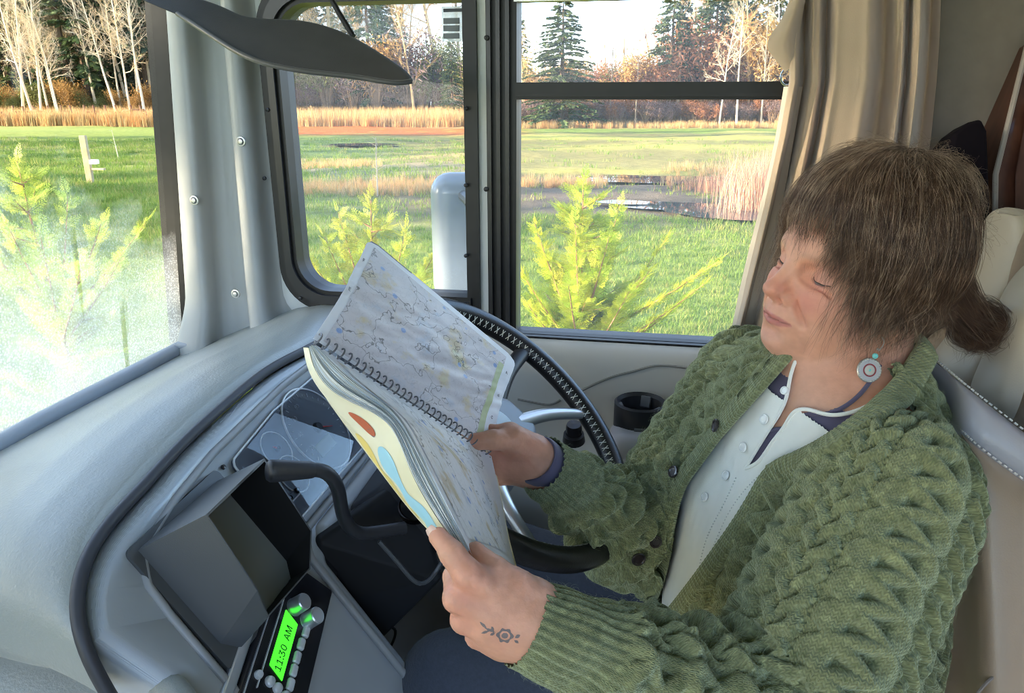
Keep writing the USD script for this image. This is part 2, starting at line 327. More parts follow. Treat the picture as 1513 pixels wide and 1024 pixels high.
# ------------------------------------------------------------------ driver's side wall with two windows
W = 1.33                                    # the wall's inner face
def wl(x, y, off=0.0): return onp(x, y, (0, W+off, 0), (0, 1, 0))
TW = np.array([[1, 0, 0, 0], [0, 0, 1, W], [0, 1, 0, 0], [0, 0, 0, 1.0]])  # (x, z, outward) -> world; outward = +y  (mirrored, so flip)
def wallpoly(poly, y0, y1):
    g = extr(poly, y1-y0); v = np.asarray(g.vertices); return tm(np.column_stack([v[:, 0], v[:, 2]+y0, v[:, 1]]), np.asarray(g.faces)[:, ::-1])
def sheet(poly, y):
    tv, tf_ = trimesh.creation.triangulate_polygon(poly, engine="earcut"); m_ = tm(np.column_stack([tv[:, 0], np.full(len(tv), y), tv[:, 1]]), tf_)
    n_ = np.cross(m_.vertices[m_.faces[0][1]]-m_.vertices[m_.faces[0][0]], m_.vertices[m_.faces[0][2]]-m_.vertices[m_.faces[0][0]]); return m_ if n_[1] < 0 else tm(m_.vertices, m_.faces[:, ::-1])
def rrect(x0, z0, x1, z1, r): return sg.box(x0+r, z0+r, x1-r, z1-r).buffer(r, quad_segs=10)
WL, WR, WB, WT = -.238, .40, .978, 1.556      # side window glass opening
win1 = sg.box(WL, WB, WR, WT)
q_lb, q_rt = wl(430, 420), wl(681, 6)
win2 = rrect(-.668, 1.045, -.20, 1.558, .062).intersection(sg.box(-.8, .9, -.330, 1.8))
hole2 = rrect(-.705, 1.005, -.10, 1.60, .085).intersection(sg.box(-.8, .9, -.306, 1.8))
hole1 = sg.box(-.291, WB-.012, WR+.03, WT+.04)
wall_poly = sg.box(-.80, -.2, 1.3, 2.05).difference(hole1).difference(hole2)
obj("wall_left", wallpoly(wall_poly, W, W+.05), "white_trim", kind="structure")
w1 = thing("window_1", kind="structure")
fr = hole1.difference(win1)
obj("window_frame", wallpoly(fr, W-.004, W+.045), "gasket", w1)
for dx in (-.288, -.272, -.256):
    obj("frame_rib", wallpoly(sg.box(dx, WB, dx+.007, WT+.03), W-.014, W), "gasket_edge", w1)
obj("frame_lip", wallpoly(sg.box(WL-.012, WB-.012, WR, WB), W-.016, W), "gasket", w1)
obj("frame_lip", wallpoly(sg.box(WL-.004, WT-.004, WR, WT+.004), W-.010, W), "screw_steel", w1)
zb0, zb1 = wl(765, 147)[2], wl(765, 122)[2]
obj("window_bar", cat([wallpoly(sg.box(WL, zb0, WR, zb1), W-.012, W+.03), wallpoly(sg.box(WL, zb0+.004, WR, zb0+.010), W-.017, W-.012)]), "gasket", w1)
obj("pane", sheet(sg.box(WL, zb1, WR, WT), W+.020), "glass", w1, smooth=False)
obj("pane", sheet(sg.box(WL, WB, WR, zb0), W+.020), "glass", w1, smooth=False)
w2 = thing("window_2", kind="structure")
obj("window_frame", wallpoly(hole2.difference(win2), W-.010, W+.045), "gasket", w2)
mid2 = hole2.buffer(-.016).difference(win2.buffer(.008))
obj("frame_lip", wallpoly(mid2, W-.018, W-.009), "gasket_edge", w2)
obj("pane", sheet(win2, W+.020), "glass", w2, smooth=False)
for (x, y) in ((403, 162), (398, 262), (450, 437), (692, 160), (692, 272), (692, 375)):
    p = wl(x, y); obj("frame_screw", lathe([(0, -.004), (.0035, -.003), (.004, 0)], 10, (0, 1, 0), (p[0], W-.018, p[2])), "gasket_edge", w2)
for (x, y) in ((722, 57), (721, 278), (719, 465)):
    p = wl(x, y); obj("frame_screw", lathe([(0, -.004), (.004, -.003), (.0045, 0)], 10, (0, 1, 0), (p[0], W-.016, p[2])), "gasket_edge", w1)
# sticker on the quarter window: a grey box of bars
st = thing("window_sticker", "white window sticker with three grey bars at the top of the front quarter window", "sticker")
pm("sticker_white", (.72, .78, .80), .6, extra={"alpha": .55}); pm("sticker_grey", (.13, .15, .17), .6); pm("sticker_dark", (.05, .06, .08), .6)
a, b = wl(648, 8), wl(681, 60)
obj("backing", wallpoly(sg.box(a[0], b[2], -.332, a[2]), W+.0185, W+.0199), "sticker_white", st)
obj("title_strip", wallpoly(sg.box(wl(651, 11)[0], wl(660, 16)[2], wl(682, 11)[0]-.003, wl(660, 11)[2]), W+.017, W+.0185), "sticker_dark", st)
for (y0, y1) in ((25, 34), (36, 45), (48, 56)):
    obj("printed_bar", wallpoly(sg.box(wl(651, y0)[0], wl(660, y1)[2], wl(675, y0)[0], wl(660, y0)[2]), W+.017, W+.0185), "sticker_grey", st)

# lower side panel under the window
prof = np.array([(W+.0, .975), (W-.018, .974), (W-.034, .966), (W-.044, .950), (W-.048, .925), (W-.050, .86), (W-.052, .80), (W-.056, .775), (W-.075, .766), (W-.088, .758), (W-.094, .74), (W-.10, .55), (W-.105, .1), (W-.105, -.02)])
pr = spline(prof, 60); xs = np.linspace(-.55, 1.2, 40)
V = np.array([[(x, p[0], p[1]) for p in pr] for x in xs])
tr = thing("trim_1", kind="structure"); obj("side_panel", grid(V, flip=True), "cab_panel", tr, smooth=50)
cr = np.array([wl(x, y, -.049) for x, y in ((856, 579), (880, 567), (918, 553), (935, 549), (965, 541), (1000, 542), (1040, 547))])
pm("crease", (.20, .19, .17), .7)
obj("panel_crease", tube(spline(cr, 40), .0022, 8), "crease", tr)
cr = np.array([wl(x, y, -.052) for x, y in ((765, 590), (800, 597), (812, 598), (828, 591))])
obj("panel_crease", tube(spline(cr, 20), .002, 8), "crease", tr)
p = wl(1040, 575, -.052)
obj("pull_recess", xf(lathe([(.001, .0), (.028, .001), (.034, .004), (.036, 0)], 40), frame(p, (1, 0, 0), (0, 0, 1))@np.diag([1.1, .75, 1, 1])), "crease", tr)
# rear part of the wall: greige, behind the curtain, and a dark wood cabinet
p0 = wl(1330, 100)
obj("wall_left", wallpoly(sg.box(.37, .2, 1.6, 2.05), W-.022, W-.017), "greige_wall", kind="structure")
# floor
obj("ceiling", box((-.96, -1.0, 1.95), (1.3, W+.05, 2.0)), "cab_plastic", kind="structure")
obj("wall_back", box((1.40, -1.05, 0), (1.45, W+.05, 2.0)), "greige_wall", kind="structure")
obj("wall_right", box((-.95, -1.05, 0), (1.40, -1.0, .80)), "greige_wall", kind="structure")
obj("floor", box((-1.05, -.9, -.04), (1.3, W, 0.0)), "carpet", kind="structure")

# ------------------------------------------------------------------ A-post and windscreen
def plan(p): return np.asarray(p, float)
pl = np.array([(-.912, 1.335), (-.905, 1.300), (-.893, 1.272), (-.872, 1.260), (-.846, 1.262), (-.836, 1.300), (-.800, 1.318), (-.774, 1.312), (-.762, 1.282), (-.738, 1.278), (-.726, 1.300), (-.715, 1.328), (-.700, 1.332)])
ppl = np.vstack([spline(pl[:6], 24), spline(pl[5:], 30)[1:]])
zs = np.r_[np.linspace(.86, 1.06, 14), np.linspace(1.10, 1.85, 12)]
V = []
for z in zs:
    fl = .055*(1-sstep(.90, 1.04, z))
    q = ppl.copy(); lean = .044*(z-.93)/.53
    q[:, 0] += lean*np.clip((-.70-q[:, 0])/.2, 0, 1)+fl*np.clip((q[:, 0]+.90)/.2, 0, 1)*.8; q[:, 1] -= fl*np.clip((1.34-q[:, 1])/.06, 0, 1)
    V.append(np.column_stack([q, np.full(len(q), z)]))
tp = thing("trim_2", kind="structure"); obj("post_cover", grid(np.array(V)), "cab_plastic", tp, smooth=40)
for (x, y, yy) in ((356, 209, 1.2775), (287, 296, 1.259), (348, 434, 1.2775)):
    p = onp(x, y, (0, yy-.002, 0), (0, 1, 0))
    obj("post_screw", cat([lathe([(0, -.004), (.004, -.0035), (.0052, -.001), (.0056, .002)], 16, (0, 1, 0), p), lathe([(.0062, -.0015), (.0085, -.001), (.009, .002)], 16, (0, 1, 0), p)]), "screw_steel", tp)
# windscreen: gasket edge, glass
LEAN = .044/.53
def wsx(z): return -.925+LEAN*(z-.93)
w3 = thing("window_3", kind="structure")
zz = np.array([.90, 1.85]); ys = np.array([-.95, 1.318])
g = np.array([[(wsx(z), y, z) for z in np.linspace(.90, 1.85, 2)] for y in ys])
gl = grid(g); gl = gl if gl.face_normals[0][0] > 0 else grid(g, flip=True)
obj("pane", gl, "wet_glass", w3, smooth=False)
obj("window_frame", cat([tm(np.vstack([[(wsx(z)+dx, y, z) for z in (.88, 1.9)] for dx, y in ((-.03, 1.30), (.018, 1.30), (.018, 1.335), (-.03, 1.335))]), [(0, 2, 1), (1, 2, 3), (2, 4, 3), (3, 4, 5), (4, 6, 5), (5, 6, 7), (6, 0, 7), (7, 0, 1)])]), "gasket", w3, smooth=False)

# ------------------------------------------------------------------ dashboard
PN = np.array([.8, 0, .6]); PO = np.array([-.49, 0, .95]); PV = np.array([.6, 0, -.8]); PY = np.array([0, 1.0, 0])
def pi(y, v, n=0.0): return PO+PY*y+PV*v+PN*n
def onpi(x, y, n=0.0):
    q = onp(x, y, PO+PN*n, PN); return q[1], (q-PO)@PV
TPI = np.eye(4); TPI[:3, 0], TPI[:3, 1], TPI[:3, 2], TPI[:3, 3] = PY, -PV, PN, PO      # local (y, -v, n)
def pip(poly): return affinity.scale(poly, 1, -1, origin=(0, 0))                           # polygon given in (y, v)
db = thing("dashboard", "grey motorhome dashboard with padded vinyl top curving under the windscreen", "dashboard")
def drop(y):
    t = np.clip((.70-y)/.235, 0, 1); return .155*(1-np.sqrt(np.maximum(1-t*t, 0)))
sp_ = [pi(1.325, -.080, -.012)]+[pi(*onpi(x, y, -.010), -.010) for x, y in ((460, 513), (400, 545), (330, 600), (260, 665), (200, 730), (152, 784), (124, 832), (112, 880), (114, 925))]
sp_.append(sp_[-1]+np.array([.03, -.012, -.07])); seam = spline(sp_, 90); ysm = seam[:, 1]
zf = np.interp(np.arange(90), [0, 50, 62, 74, 89], [.918, .918, .910, .885, .858]); yf = np.where(np.arange(90) < 55, ysm, 0); i0 = ysm[54]; yf = np.where(np.arange(90) < 55, ysm, i0-(i0-.560)*np.linspace(-35/35*0, 1, 90-54).repeat(1)[np.clip(np.arange(90)-54, 0, 35)])
tq = np.linspace(0, 1, 44); bulge = np.interp(tq, [0, .1, .2, .35, .5, .65, .8, .9, .96, 1], [0, .002, .004, .013, .023, .030, .028, .020, .011, 0])
V = np.array([[np.array([-.925+(q[0]+.925)*t, y0+(q[1]-y0)*t, z0+(q[2]-z0)*t])+np.array([0, 0, 1.0])*b_+np.array([0, -.25, 0])*b_*max(0, (k-55)/35) for t, b_ in zip(tq, bulge)] for k, (q, y0, z0) in enumerate(zip(seam, yf, zf))])
obj("dash_pad", grid(V), "pad_vinyl", db, smooth=60)
obj("pad_seam", tube(seam+PN*.003, .0068, 10), "seam_black", db, smooth=60)
chn = np.array([(-.892, y, .930-float(drop(y))*.9+.004-.012*float(sstep(.9, .6, y))) for y in np.linspace(1.25, .50, 30)])
obj("defrost_bar", xf(tube(chn, .016, 12), np.eye(4)), "pad_channel", db, smooth=60)
for y in (1.235,):
    obj("bar_clip", xf(rbox(.03, .03, .012, .004), frame((-.875, y, .948), (1, 0, 0), (0, 1, 0))), "pad_channel", db)
sq = np.array([((p_-PO)[1], (p_-PO)@PV) for p_ in seam[3:84]]); fo = sg.Polygon([(y_+.004, v_+.008) for y_, v_ in sq[::-1]]+[ (1.30, .140), (.815, .140), (.79, .165), (.78, .45), (.545, .45), (.525, .2)]).buffer(.006).buffer(-.012).buffer(.006)
fi = sg.Polygon([(.556, .06), (.560, .02), (.580, -.008), (.66, -.028), (.75, -.042), (.95, -.056), (1.26, -.058), (1.26, .112), (.79, .112), (.765, .14), (.758, .42), (.548, .42)]).buffer(.015).buffer(-.027).buffer(.012)
def bev_ring(outer, inner, h, r):
    return cat([extr(pip(outer.buffer(-r).difference(inner)), h), *[extr(pip(outer.buffer(-r*(1-math.cos(a))).difference(outer.buffer(-r*(1-math.cos(b))))), h-r+r*math.sin(a) if True else 0) for a, b in zip(np.linspace(0, np.pi/2, 7)[:-1], np.linspace(0, np.pi/2, 7)[1:])]])
bv = bevel_extr(pip(fo), .042, .016, steps=5)
cut = m3.CrossSection([np.asarray(pip(fi).exterior.coords)[:-1]], m3.FillRule.NonZero)
def to_m3(t): t.merge_vertices(); return m3.Manifold(m3.Mesh(np.asarray(t.vertices, np.float32), np.asarray(t.faces, np.uint32)))
ext_o = m3.CrossSection([np.asarray(pip(fo).exterior.coords)[:-1]], m3.FillRule.NonZero)
lay = [m3.Manifold.extrude(ext_o.offset(-.016*(1-math.cos(a)), m3.JoinType.Round), .042-.016+.016*math.sin(a)+.02) for a in np.linspace(0, np.pi/2, 16)]
Mf = m3.Manifold.batch_boolean(lay, m3.OpType.Add)-m3.Manifold.extrude(cut, .2).translate((0, 0, .020+.034))
obj("fascia", xf(tmm(Mf.translate((0, 0, -.062))), TPI), "fascia_band", db, smooth=True)
ring = np.array([fi.exterior.interpolate(t, normalized=True).coords[0] for t in np.linspace(0, 1, 240, endpoint=False)])
obj("fascia_ridge", tube(np.array([pi(y, v, -.001) for y, v in ring]), .0055, 8, closed=True), "fascia_ridge", db, smooth=60)
obj("inner_panel", xf(extr(pip(fi.buffer(-.002)), .004), TPI@trimesh.transformations.translation_matrix((0, 0, -.010))), "fascia", db)
obj("lower_lip", xf(rbox(.50, .035, .05, .016, 4), frame(pi(1.05, .135, -.012), PY, -PV)), "fascia", db, smooth=40)
for (x, y) in ((414, 797), (300, 668), (330, 690)):
    y_, v_ = onpi(x, y, -.004); obj("fascia_screw", xf(lathe([(0, .003), (.0028, .0025), (.0034, 0)], 12), frame(pi(y_, v_, -.005), PY, -PV)), "gloss_black", db)
# lower black kick panel and the near, lower piece of the dash
V = np.array([[(x, y, z) for x, z in ((-.405, .835), (-.385, .80), (-.40, .70), (-.47, .55), (-.62, .35), (-.75, .05))] for y in np.linspace(.77, 1.32, 8)])
obj("kick_panel", cat([grid(V), box((-.85, .755, 0), (-.43, .775, .80))]), "black_soft", db, smooth=40)
obj("firewall", box((-.965, .20, 0), (-.945, W, .915)), "black_soft", db)
# lower near piece (towards the engine cover)
lp = np.array([onp(x, y, (0, 0, .862), (0, 0, 1)) for x, y in ((-60, 915), (40, 935), (120, 948), (180, 948), (222, 968), (262, 1005), (290, 1050), (310, 1100))])
lp = np.vstack([[(-.93, .552, .862), (-.80, .548, .862)], lp]); rim = spline(lp, 60)
obj("lower_rim", tube(rim+np.array([0, -.010, -.008]), .017, 14), "pad_vinyl", db, smooth=60)
inner = rim+np.array([0, -.026, -.012]); V = np.stack([inner, inner+np.array([0, -.05, -.02]), inner+np.array([-.02, -.2, -.10]), inner+np.array([-.03, -.45, -.20]), inner+np.array([-.0, -1.2, -.30])], 1)
obj("lower_pad", grid(V, flip=True), "pad_vinyl", db, smooth=60)
V = np.stack([rim+np.array([0, .004, -.010]), rim+np.array([-.004, .035, -.06]), rim+np.array([0, .04, -.2])], 1)
obj("lower_side", grid(V), "fascia", db, smooth=60)

# instrument cluster
ic = thing("instrument_cluster", "clear-fronted instrument cluster with white-ringed gauges behind the gear lever", "instrument cluster")
lensp = sg.Polygon([(.772, -.020), (.90, -.036), (1.20, -.040), (1.20, .100), (.778, .096), (.768, .088), (.766, -.012)]).buffer(-.006).buffer(.006)
obj("dial_panel", xf(extr(pip(lensp), .003), TPI@trimesh.transformations.translation_matrix((0, 0, -.0055))), "dial_face", ic)
lr = np.array([lensp.exterior.interpolate(t, normalized=True).coords[0] for t in np.linspace(0, 1, 200, endpoint=False)])
obj("panel_edge", tube(np.array([pi(y, v, -.001) for y, v in lr]), .0016, 6, closed=True), "dial_ring", ic, smooth=60)
def gauge(cx, cy, edge, label=None, needle=None, gap=None, ticks=0):
    c = onpi(cx, cy, -.001); e = onpi(*edge, -.001); R = math.hypot(c[0]-e[0], c[1]-e[1])
    T = frame(pi(c[0], c[1], -.0024), PY, -PV)
    face = obj("gauge", xf(lathe([(0, .0006), (R, .0006), (R, 0)], 48), T), "dial_inner", ic, label=label)
    a = np.linspace(0, 2*np.pi, 73)
    obj("gauge_ring", xf(tube(np.column_stack([R*np.cos(a), R*np.sin(a), np.full(73, .0012)])[:-1], R*.018+.0005, 6, closed=True), T), "dial_ring", face, smooth=60)
    if ticks:
        tk = cat([xf(box((-.0005, 0, 0), (.0005, .006 if k % 2 == 0 else .0035, .0006)), T@trimesh.transformations.rotation_matrix(-t, (0, 0, 1))@trimesh.transformations.translation_matrix((0, R*.86-.004, .0008))) for k, t in enumerate(np.linspace(-2.2, 2.2, ticks))])
        obj("tick_marks", tk, "dial_print", face, smooth=False)
    if needle:
        n2 = onpi(*needle, 0); d = np.array([n2[0]-c[0], -(n2[1]-c[1])])
        obj("needle", xf(tube(np.array([(0, 0, .004), (d[0], d[1], .004)]), np.array([.0018, .0006]), 6), T), "needle_red", face)
        obj("needle_cap", xf(lathe([(0, .007), (R*.10, .0065), (R*.13, .001)], 20), T), "black_plastic", face)
    return c, R, T, face
c0, R0, T0, face0 = gauge(469, 632, (418, 620), "large round speedometer with red needle", (490, 630), ticks=23)
for k, s in enumerate(("20", "40", "60", "80")):
    a = math.radians(200-k*33); q = text = meshkit.text_mesh(s, .0062, .0004)
    q.apply_translation((R0*.66*math.cos(a)-.004, R0*.66*math.sin(a)-.003, .0009)); obj("numeral", xf(q, T0), "dial_print", face0, smooth=False)
o1 = onpi(470, 655); obj("odometer_window", xf(rbox(.050, .020, .002, .0008), frame(pi(o1[0]+.012, o1[1]+.010, -.0005), PY, -PV)), "odometer", ic)
gauge(409, 664, (387, 664), "small gauge with red needle beside the speedometer", (402, 661))
gauge(434, 700, (412, 700), "small gauge below the fuel gauge, half hidden by the lever", None)
gauge(527, 612, (527, 638), None, None)
s1 = onpi(434, 733); T = frame(pi(s1[0], s1[1], -.002), PY, -PV)
obj("warning_lamp_slot", xf(rbox(.034, .011, .003, .0014), T), "dial_ring", ic); obj("warning_lamp_slot", xf(rbox(.030, .009, .004, .0014), T@trimesh.transformations.translation_matrix((.0, .0012, .0004))), "dial_face", ic)
for dx in (-.011, .011): obj("reset_knob", xf(lathe([(0, .006), (.0035, .0055), (.0042, 0)], 16), T@trimesh.transformations.translation_matrix((dx, .002, .001))), "gloss_black", ic)
tv, tf_ = trimesh.creation.triangulate_polygon(pip(lensp.buffer(-.002)), engine="earcut"); ls_ = xf(tm(np.column_stack([tv, np.full(len(tv), .006)]), tf_), TPI); ls_ = ls_ if ls_.face_normals[0]@PN > 0 else tm(ls_.vertices, ls_.faces[:, ::-1]); obj("lens", ls_, "lens", ic, smooth=False)

# reversing-camera monitor with a deep hood
mo = thing("hooded_monitor", "dark grey hooded reversing monitor with blank screen beside the gauges", "monitor")
y0, y1, v0, v1 = .574, .722, -.014, .138
obj("base_plate", xf(extr(pip(sg.Polygon([(y0-.012, v0-.006), (y1+.012, v0-.012), (y1+.012, v1+.004), (y0-.012, v1+.006)]).buffer(-.008).buffer(.008)), .010), TPI@trimesh.transformations.translation_matrix((0, 0, -.006))), "hood_grey", mo)
HB = [(y0, v0), (y1, v0), (y1, v1), (y0, v1)]                     # back corners (y, v)
HF = [(y0+.016, v0+.012, .086), (y1-.010, v0+.010, .086), (y1-.012, v1-.040, .074), (y1-.030, v1-.006, .052), (y0+.03, v1-.010, .046), (y0+.016, v1-.045, .072)]
HBk = [(y0, v0), (y1, v0), (y1, v1-.02), (y1-.015, v1), (y0+.015, v1), (y0, v1-.02)]
O_ = np.array([pi(a, b, 0.0) for a, b in HBk]); Fr = np.array([pi(*q) for q in HF])
cb, cf = O_.mean(0), Fr.mean(0); In_f = Fr+(cf-Fr)*.035; In_b = O_+(cb-O_)*.10+PN*.012
obj("hood", cat([grid(np.stack([O_, Fr]), closed_v=True), grid(np.stack([Fr, In_f]), closed_v=True)]), "hood_grey", mo, smooth=20)
obj("hood_lining", grid(np.stack([In_f, In_b]), closed_v=True), "hood_inner", mo, smooth=20)
sc = np.array([pi(a, b, .013) for a, b in HBk]); sc = sc+(sc.mean(0)-sc)*.11; Sc = m3.Manifold.hull_points(np.vstack([sc, sc-PN*.006]).astype(np.float32)); obj("screen", tmm(Sc), "monitor_glass", mo, smooth=20)

# radio
ra = thing("car_radio", "black car radio with glowing green clock display and two silver knobs", "radio")
e1 = unit(pi(*onpi(421, 902))-pi(*onpi(397, 983))); e2 = unit(np.cross(PN, e1)); rc = np.array(onpi(409, 955)); rc3 = pi(rc[0]+.004, rc[1]+.004, 0)
TR = np.eye(4); TR[:3, 0], TR[:3, 1], TR[:3, 2], TR[:3, 3] = e1, e2, PN, rc3
def rloc(x, y):
    q = onp(x, y, rc3+PN*.004, PN)-rc3; return q@e1, q@e2
obj("body", xf(rbox(.205, .088, .030, .004), TR@trimesh.transformations.translation_matrix((.005, -.006, -.010))), "gloss_black", ra)
obj("silver_bezel", xf(rbox(.215, .014, .034, .003), TR@trimesh.transformations.translation_matrix((.003, .047, -.012))), "silver", ra)
obj("bezel_line", xf(rbox(.17, .0022, .003, .0008), TR@trimesh.transformations.translation_matrix((.002, .031, .0055))), "silver", ra)
obj("bezel_line", xf(rbox(.12, .0016, .003, .0006), TR@trimesh.transformations.translation_matrix((-.002, .018, .0055))), "button_grey", ra)
d = np.array([rloc(*q) for q in ((397, 983), (421, 902), (438, 924), (415, 1007))]); dp = sg.Polygon(d)
dis = obj("display", xf(extr(dp, .0025), TR@trimesh.transformations.translation_matrix((0, 0, .004))), "radio_green", ra, smooth=False)
tx = meshkit.text_mesh("11:30  AM", .0085, .0004); tx.apply_translation((d[:, 0].min()+.006, d[:, 1].mean()-.0045, .0066)); obj("digits", xf(tx, TR), "display_ink", dis, smooth=False, label="dark clock digits 11:30 AM")
for (x, y) in ((441, 888), (460, 908)):
    u_, w_ = rloc(x, y); k = obj("knob", xf(lathe([(0, .022), (.0092, .022), (.0102, .0205), (.0108, .004), (.0112, .003)], 28), TR@trimesh.transformations.translation_matrix((u_-.012, w_+.004, .002))), "silver", ra)
for (x, y) in ((450, 935), (443, 953), (437, 973), (432, 992), (427, 1013)):
    u_, w_ = rloc(x, y); obj("preset_button", xf(rbox(.0155, .0095, .007, .003), TR@trimesh.transformations.translation_matrix((u_, w_, .006))), "button_grey", ra, smooth=60)
for (x, y, s) in ((380, 998, .010), (397, 1008, .012), (408, 1018, .012), (420, 1030, .012), (423, 866, .008)):
    u_, w_ = rloc(x, y); obj("side_button", xf(lathe([(0, .005), (s*.4, .0045), (s*.5, .002), (s*.52, 0)], 18), TR@trimesh.transformations.translation_matrix((u_, w_, .005))), "button_grey", ra, smooth=60)

# ------------------------------------------------------------------ steering column, wheel, gear lever
WC = np.array([-.180, .930, .975]); WN = np.array([.648, -.112, .753]); WN /= np.linalg.norm(WN)
wx = unit(np.cross(WN, [1, 0, 0])); wx = unit(np.array([0, 1, 0])-WN*WN[1]); wy = np.cross(WN, wx)      # wx towards the window, wy up the wheel
TWH = np.eye(4); TWH[:3, 0], TWH[:3, 1], TWH[:3, 2], TWH[:3, 3] = wx, wy, WN, WC
if wy[2] < 0: TWH[:3, 0], TWH[:3, 1] = -wx, -wy
sw = thing("steering_wheel", "black leather-wrapped steering wheel behind the map book", "steering wheel")
RW = .212; a = np.linspace(0, 2*np.pi, 121)[:-1]
obj("rim", xf(tube(np.column_stack([RW*np.cos(a), RW*np.sin(a), 0*a]), .0165, 16, closed=True), TWH), "wheel_leather", sw, smooth=60)
n_st = 110; aa = np.linspace(0, 2*np.pi, n_st, endpoint=False)
sts = []
for t in aa:
    for dt, s in ((.012, 1), (-.012, -1)):
        q = [((RW-.0162*math.cos(ph))*math.cos(t+dt*(w)), (RW-.0162*math.cos(ph))*math.sin(t+dt*w), .0168*math.sin(ph)) for ph, w in ((.10, -1), (.42, 0), (.75, 1))]
        sts.append(tube(np.array(q), .0009, 4, caps=False))
obj("lacing", xf(cat(sts), TWH), "stitch_light", sw, kind="stuff", label="pale zigzag lacing inside the rim", smooth=False)
obj("hub", xf(bevel_extr(sg.Point(0, 0).buffer(.072, quad_segs=16).union(sg.box(-.085, -.05, .085, .02).buffer(.01)).buffer(-.03).buffer(.03), .034, .014, steps=5), TWH@trimesh.transformations.translation_matrix((0, 0, -.055))), "wheel_grey", sw, smooth=50)
hb = obj("hub_emblem", xf(lathe([(0, .004), (.022, .0035), (.026, .001), (.028, -.004)], 36), TWH@trimesh.transformations.translation_matrix((0.018, 0.0, -.021))), "sticker_white", sw)
for sx in (-1, 1):
    for sy, nm in ((-.052, "spoke"),):
        b_ = np.array([(sx*.06, -.02, -.040), (sx*.12, -.055, -.022), (sx*.172, -.104, -.002)])
        obj(nm, xf(tube(spline(b_, 12), np.linspace(.013, .009, 12), 10), TWH@np.diag([1, 1, .8, 1])), "silver" if sx else "silver", sw, smooth=60)
        obj(nm, xf(tube(spline(np.array([(sx*.06, .01, -.042), (sx*.13, .03, -.02), (sx*.205, .03, -.004)]), 12), .013, 10), TWH), "black_plastic", sw, smooth=60)
obj("lace_knot", xf(tube(np.column_stack([RW+.0185*np.cos(a[::6]), 0*a[::6], .0185*np.sin(a[::6])]), .0014, 6, closed=True), TWH@trimesh.transformations.rotation_matrix(math.radians(-76), (0, 0, 1))), "gloss_black", sw, smooth=60)
obj("lace_knot", xf(tube(np.column_stack([RW+.0185*np.cos(a[::6]), 0*a[::6], .0185*np.sin(a[::6])]), .0014, 6, closed=True), TWH@trimesh.transformations.rotation_matrix(math.radians(97), (0, 0, 1))), "gloss_black", sw, smooth=60)
co = thing("steering_column", "black plastic steering column shroud with ignition lock under the wheel", "steering column")
c1 = WC-WN*.07; c2 = WC-WN*.34+np.array([0, 0, 0.03])
def hull(*ms): return tmm(m3.Manifold.batch_hull(ms))
def sph(p, r): return m3.Manifold.sphere(r, 20).translate(tuple(map(float, p)))
obj("shroud", hull(*[sph(c1+wx*sx*.045+wy*sy*.03, .018) for sx in (-1, 1) for sy in (-1, 1)], *[sph(c2+wx*sx*.085+wy*sy*.06, .02) for sx in (-1, 1) for sy in (-1, 1)]), "black_plastic", co, smooth=40)
ig = onp(611, 748, (0, .86, 0), (0, 1, 0)); 
obj("ignition_lock", xf(lathe([(0, .008), (.009, .008), (.010, .004), (.0175, .003), (.019, .010), (.021, .010), (.0225, -.02)], 36), frame(ig, *(lambda n: (np.cross(n, [0, 0, 1]), np.cross(np.cross([0, 0, 1], n), n)*-1))(unit((.35, -.75, .35))))), "gloss_black", co)
obj("column_cover", hull(*[sph(q, .012) for q in (onp(478, 800, (0, .80, 0), (0, 1, 0)), onp(600, 715, (0, .90, 0), (0, 1, 0)), onp(640, 850, (0, .86, 0), (0, 1, 0)), onp(560, 930, (0, .84, 0), (0, 1, 0)), onp(490, 880, (0, .80, 0), (0, 1, 0)), (-.40, .98, .80), (-.42, .95, .62))]), "black_soft", co, smooth=40)
obj("cover_edge", tube(spline([onp(x, y, (0, yy-.018, 0), (0, 1, 0)) for x, y, yy in ((560, 800, .80), (595, 840, .81), (625, 862, .83), (640, 850, .85), (655, 825, .86))], 20), .003, 6), "hood_grey", co)
gl_ = thing("gear_lever", "black bent gear lever on the steering column with a thick grip", "gear lever")
lv = spline([at(x, y, d) for x, y, d in ((598, 780, .985), (560, 786, .965), (527, 786, .945), (511, 770, .930), (502, 735, .905), (492, 708, .885), (476, 696, .872), (455, 694, .862))], 48)
obj("lever", tube(lv, .0085, 14), "black_plastic", gl_, smooth=60)
g0, g1 = at(463, 694.5, .866), at(394, 696, .835); ax = g1-g0; L = np.linalg.norm(ax)
obj("grip", lathe([(0, 0), (.0092, .0), (.0100, .004), (.0108, L*.3), (.0128, L*.8), (.0128, L*.92), (.0105, L*.985), (.006, L), (0, L)], 28, ax, g0), "black_plastic", gl_, smooth=50)
kx = thing("wiring_plug", "black plug and loose thin cables hanging in the dark footwell", "cable")
for k, q in enumerate((((470, 870), (476, 905), (492, 930), (520, 950)), ((520, 935), (548, 960), (562, 1000), (566, 1030)), ((556, 928), (581, 928), (572, 965), (560, 1010), (585, 1040)))):
    obj("cable", tube(spline([onp(x, y, (0, .90, 0), (0, 1, 0)) for x, y in q], 30), .0022, 6), "black_plastic", kx)
obj("plug_box", xf(rbox(.045, .03, .055, .005), frame(onp(482, 985, (0, .82, 0), (0, 1, 0)), (1, 0, .4), (0, 1, 0))), "black_plastic", kx)
obj("socket", lathe([(.009, .0), (.013, .001), (.014, .008), (.009, .008), (.008, .002)], 24, unit((.6, -.6, .4)), onp(470, 868, (0, .785, 0), (0, 1, 0))), "gloss_black", kx)

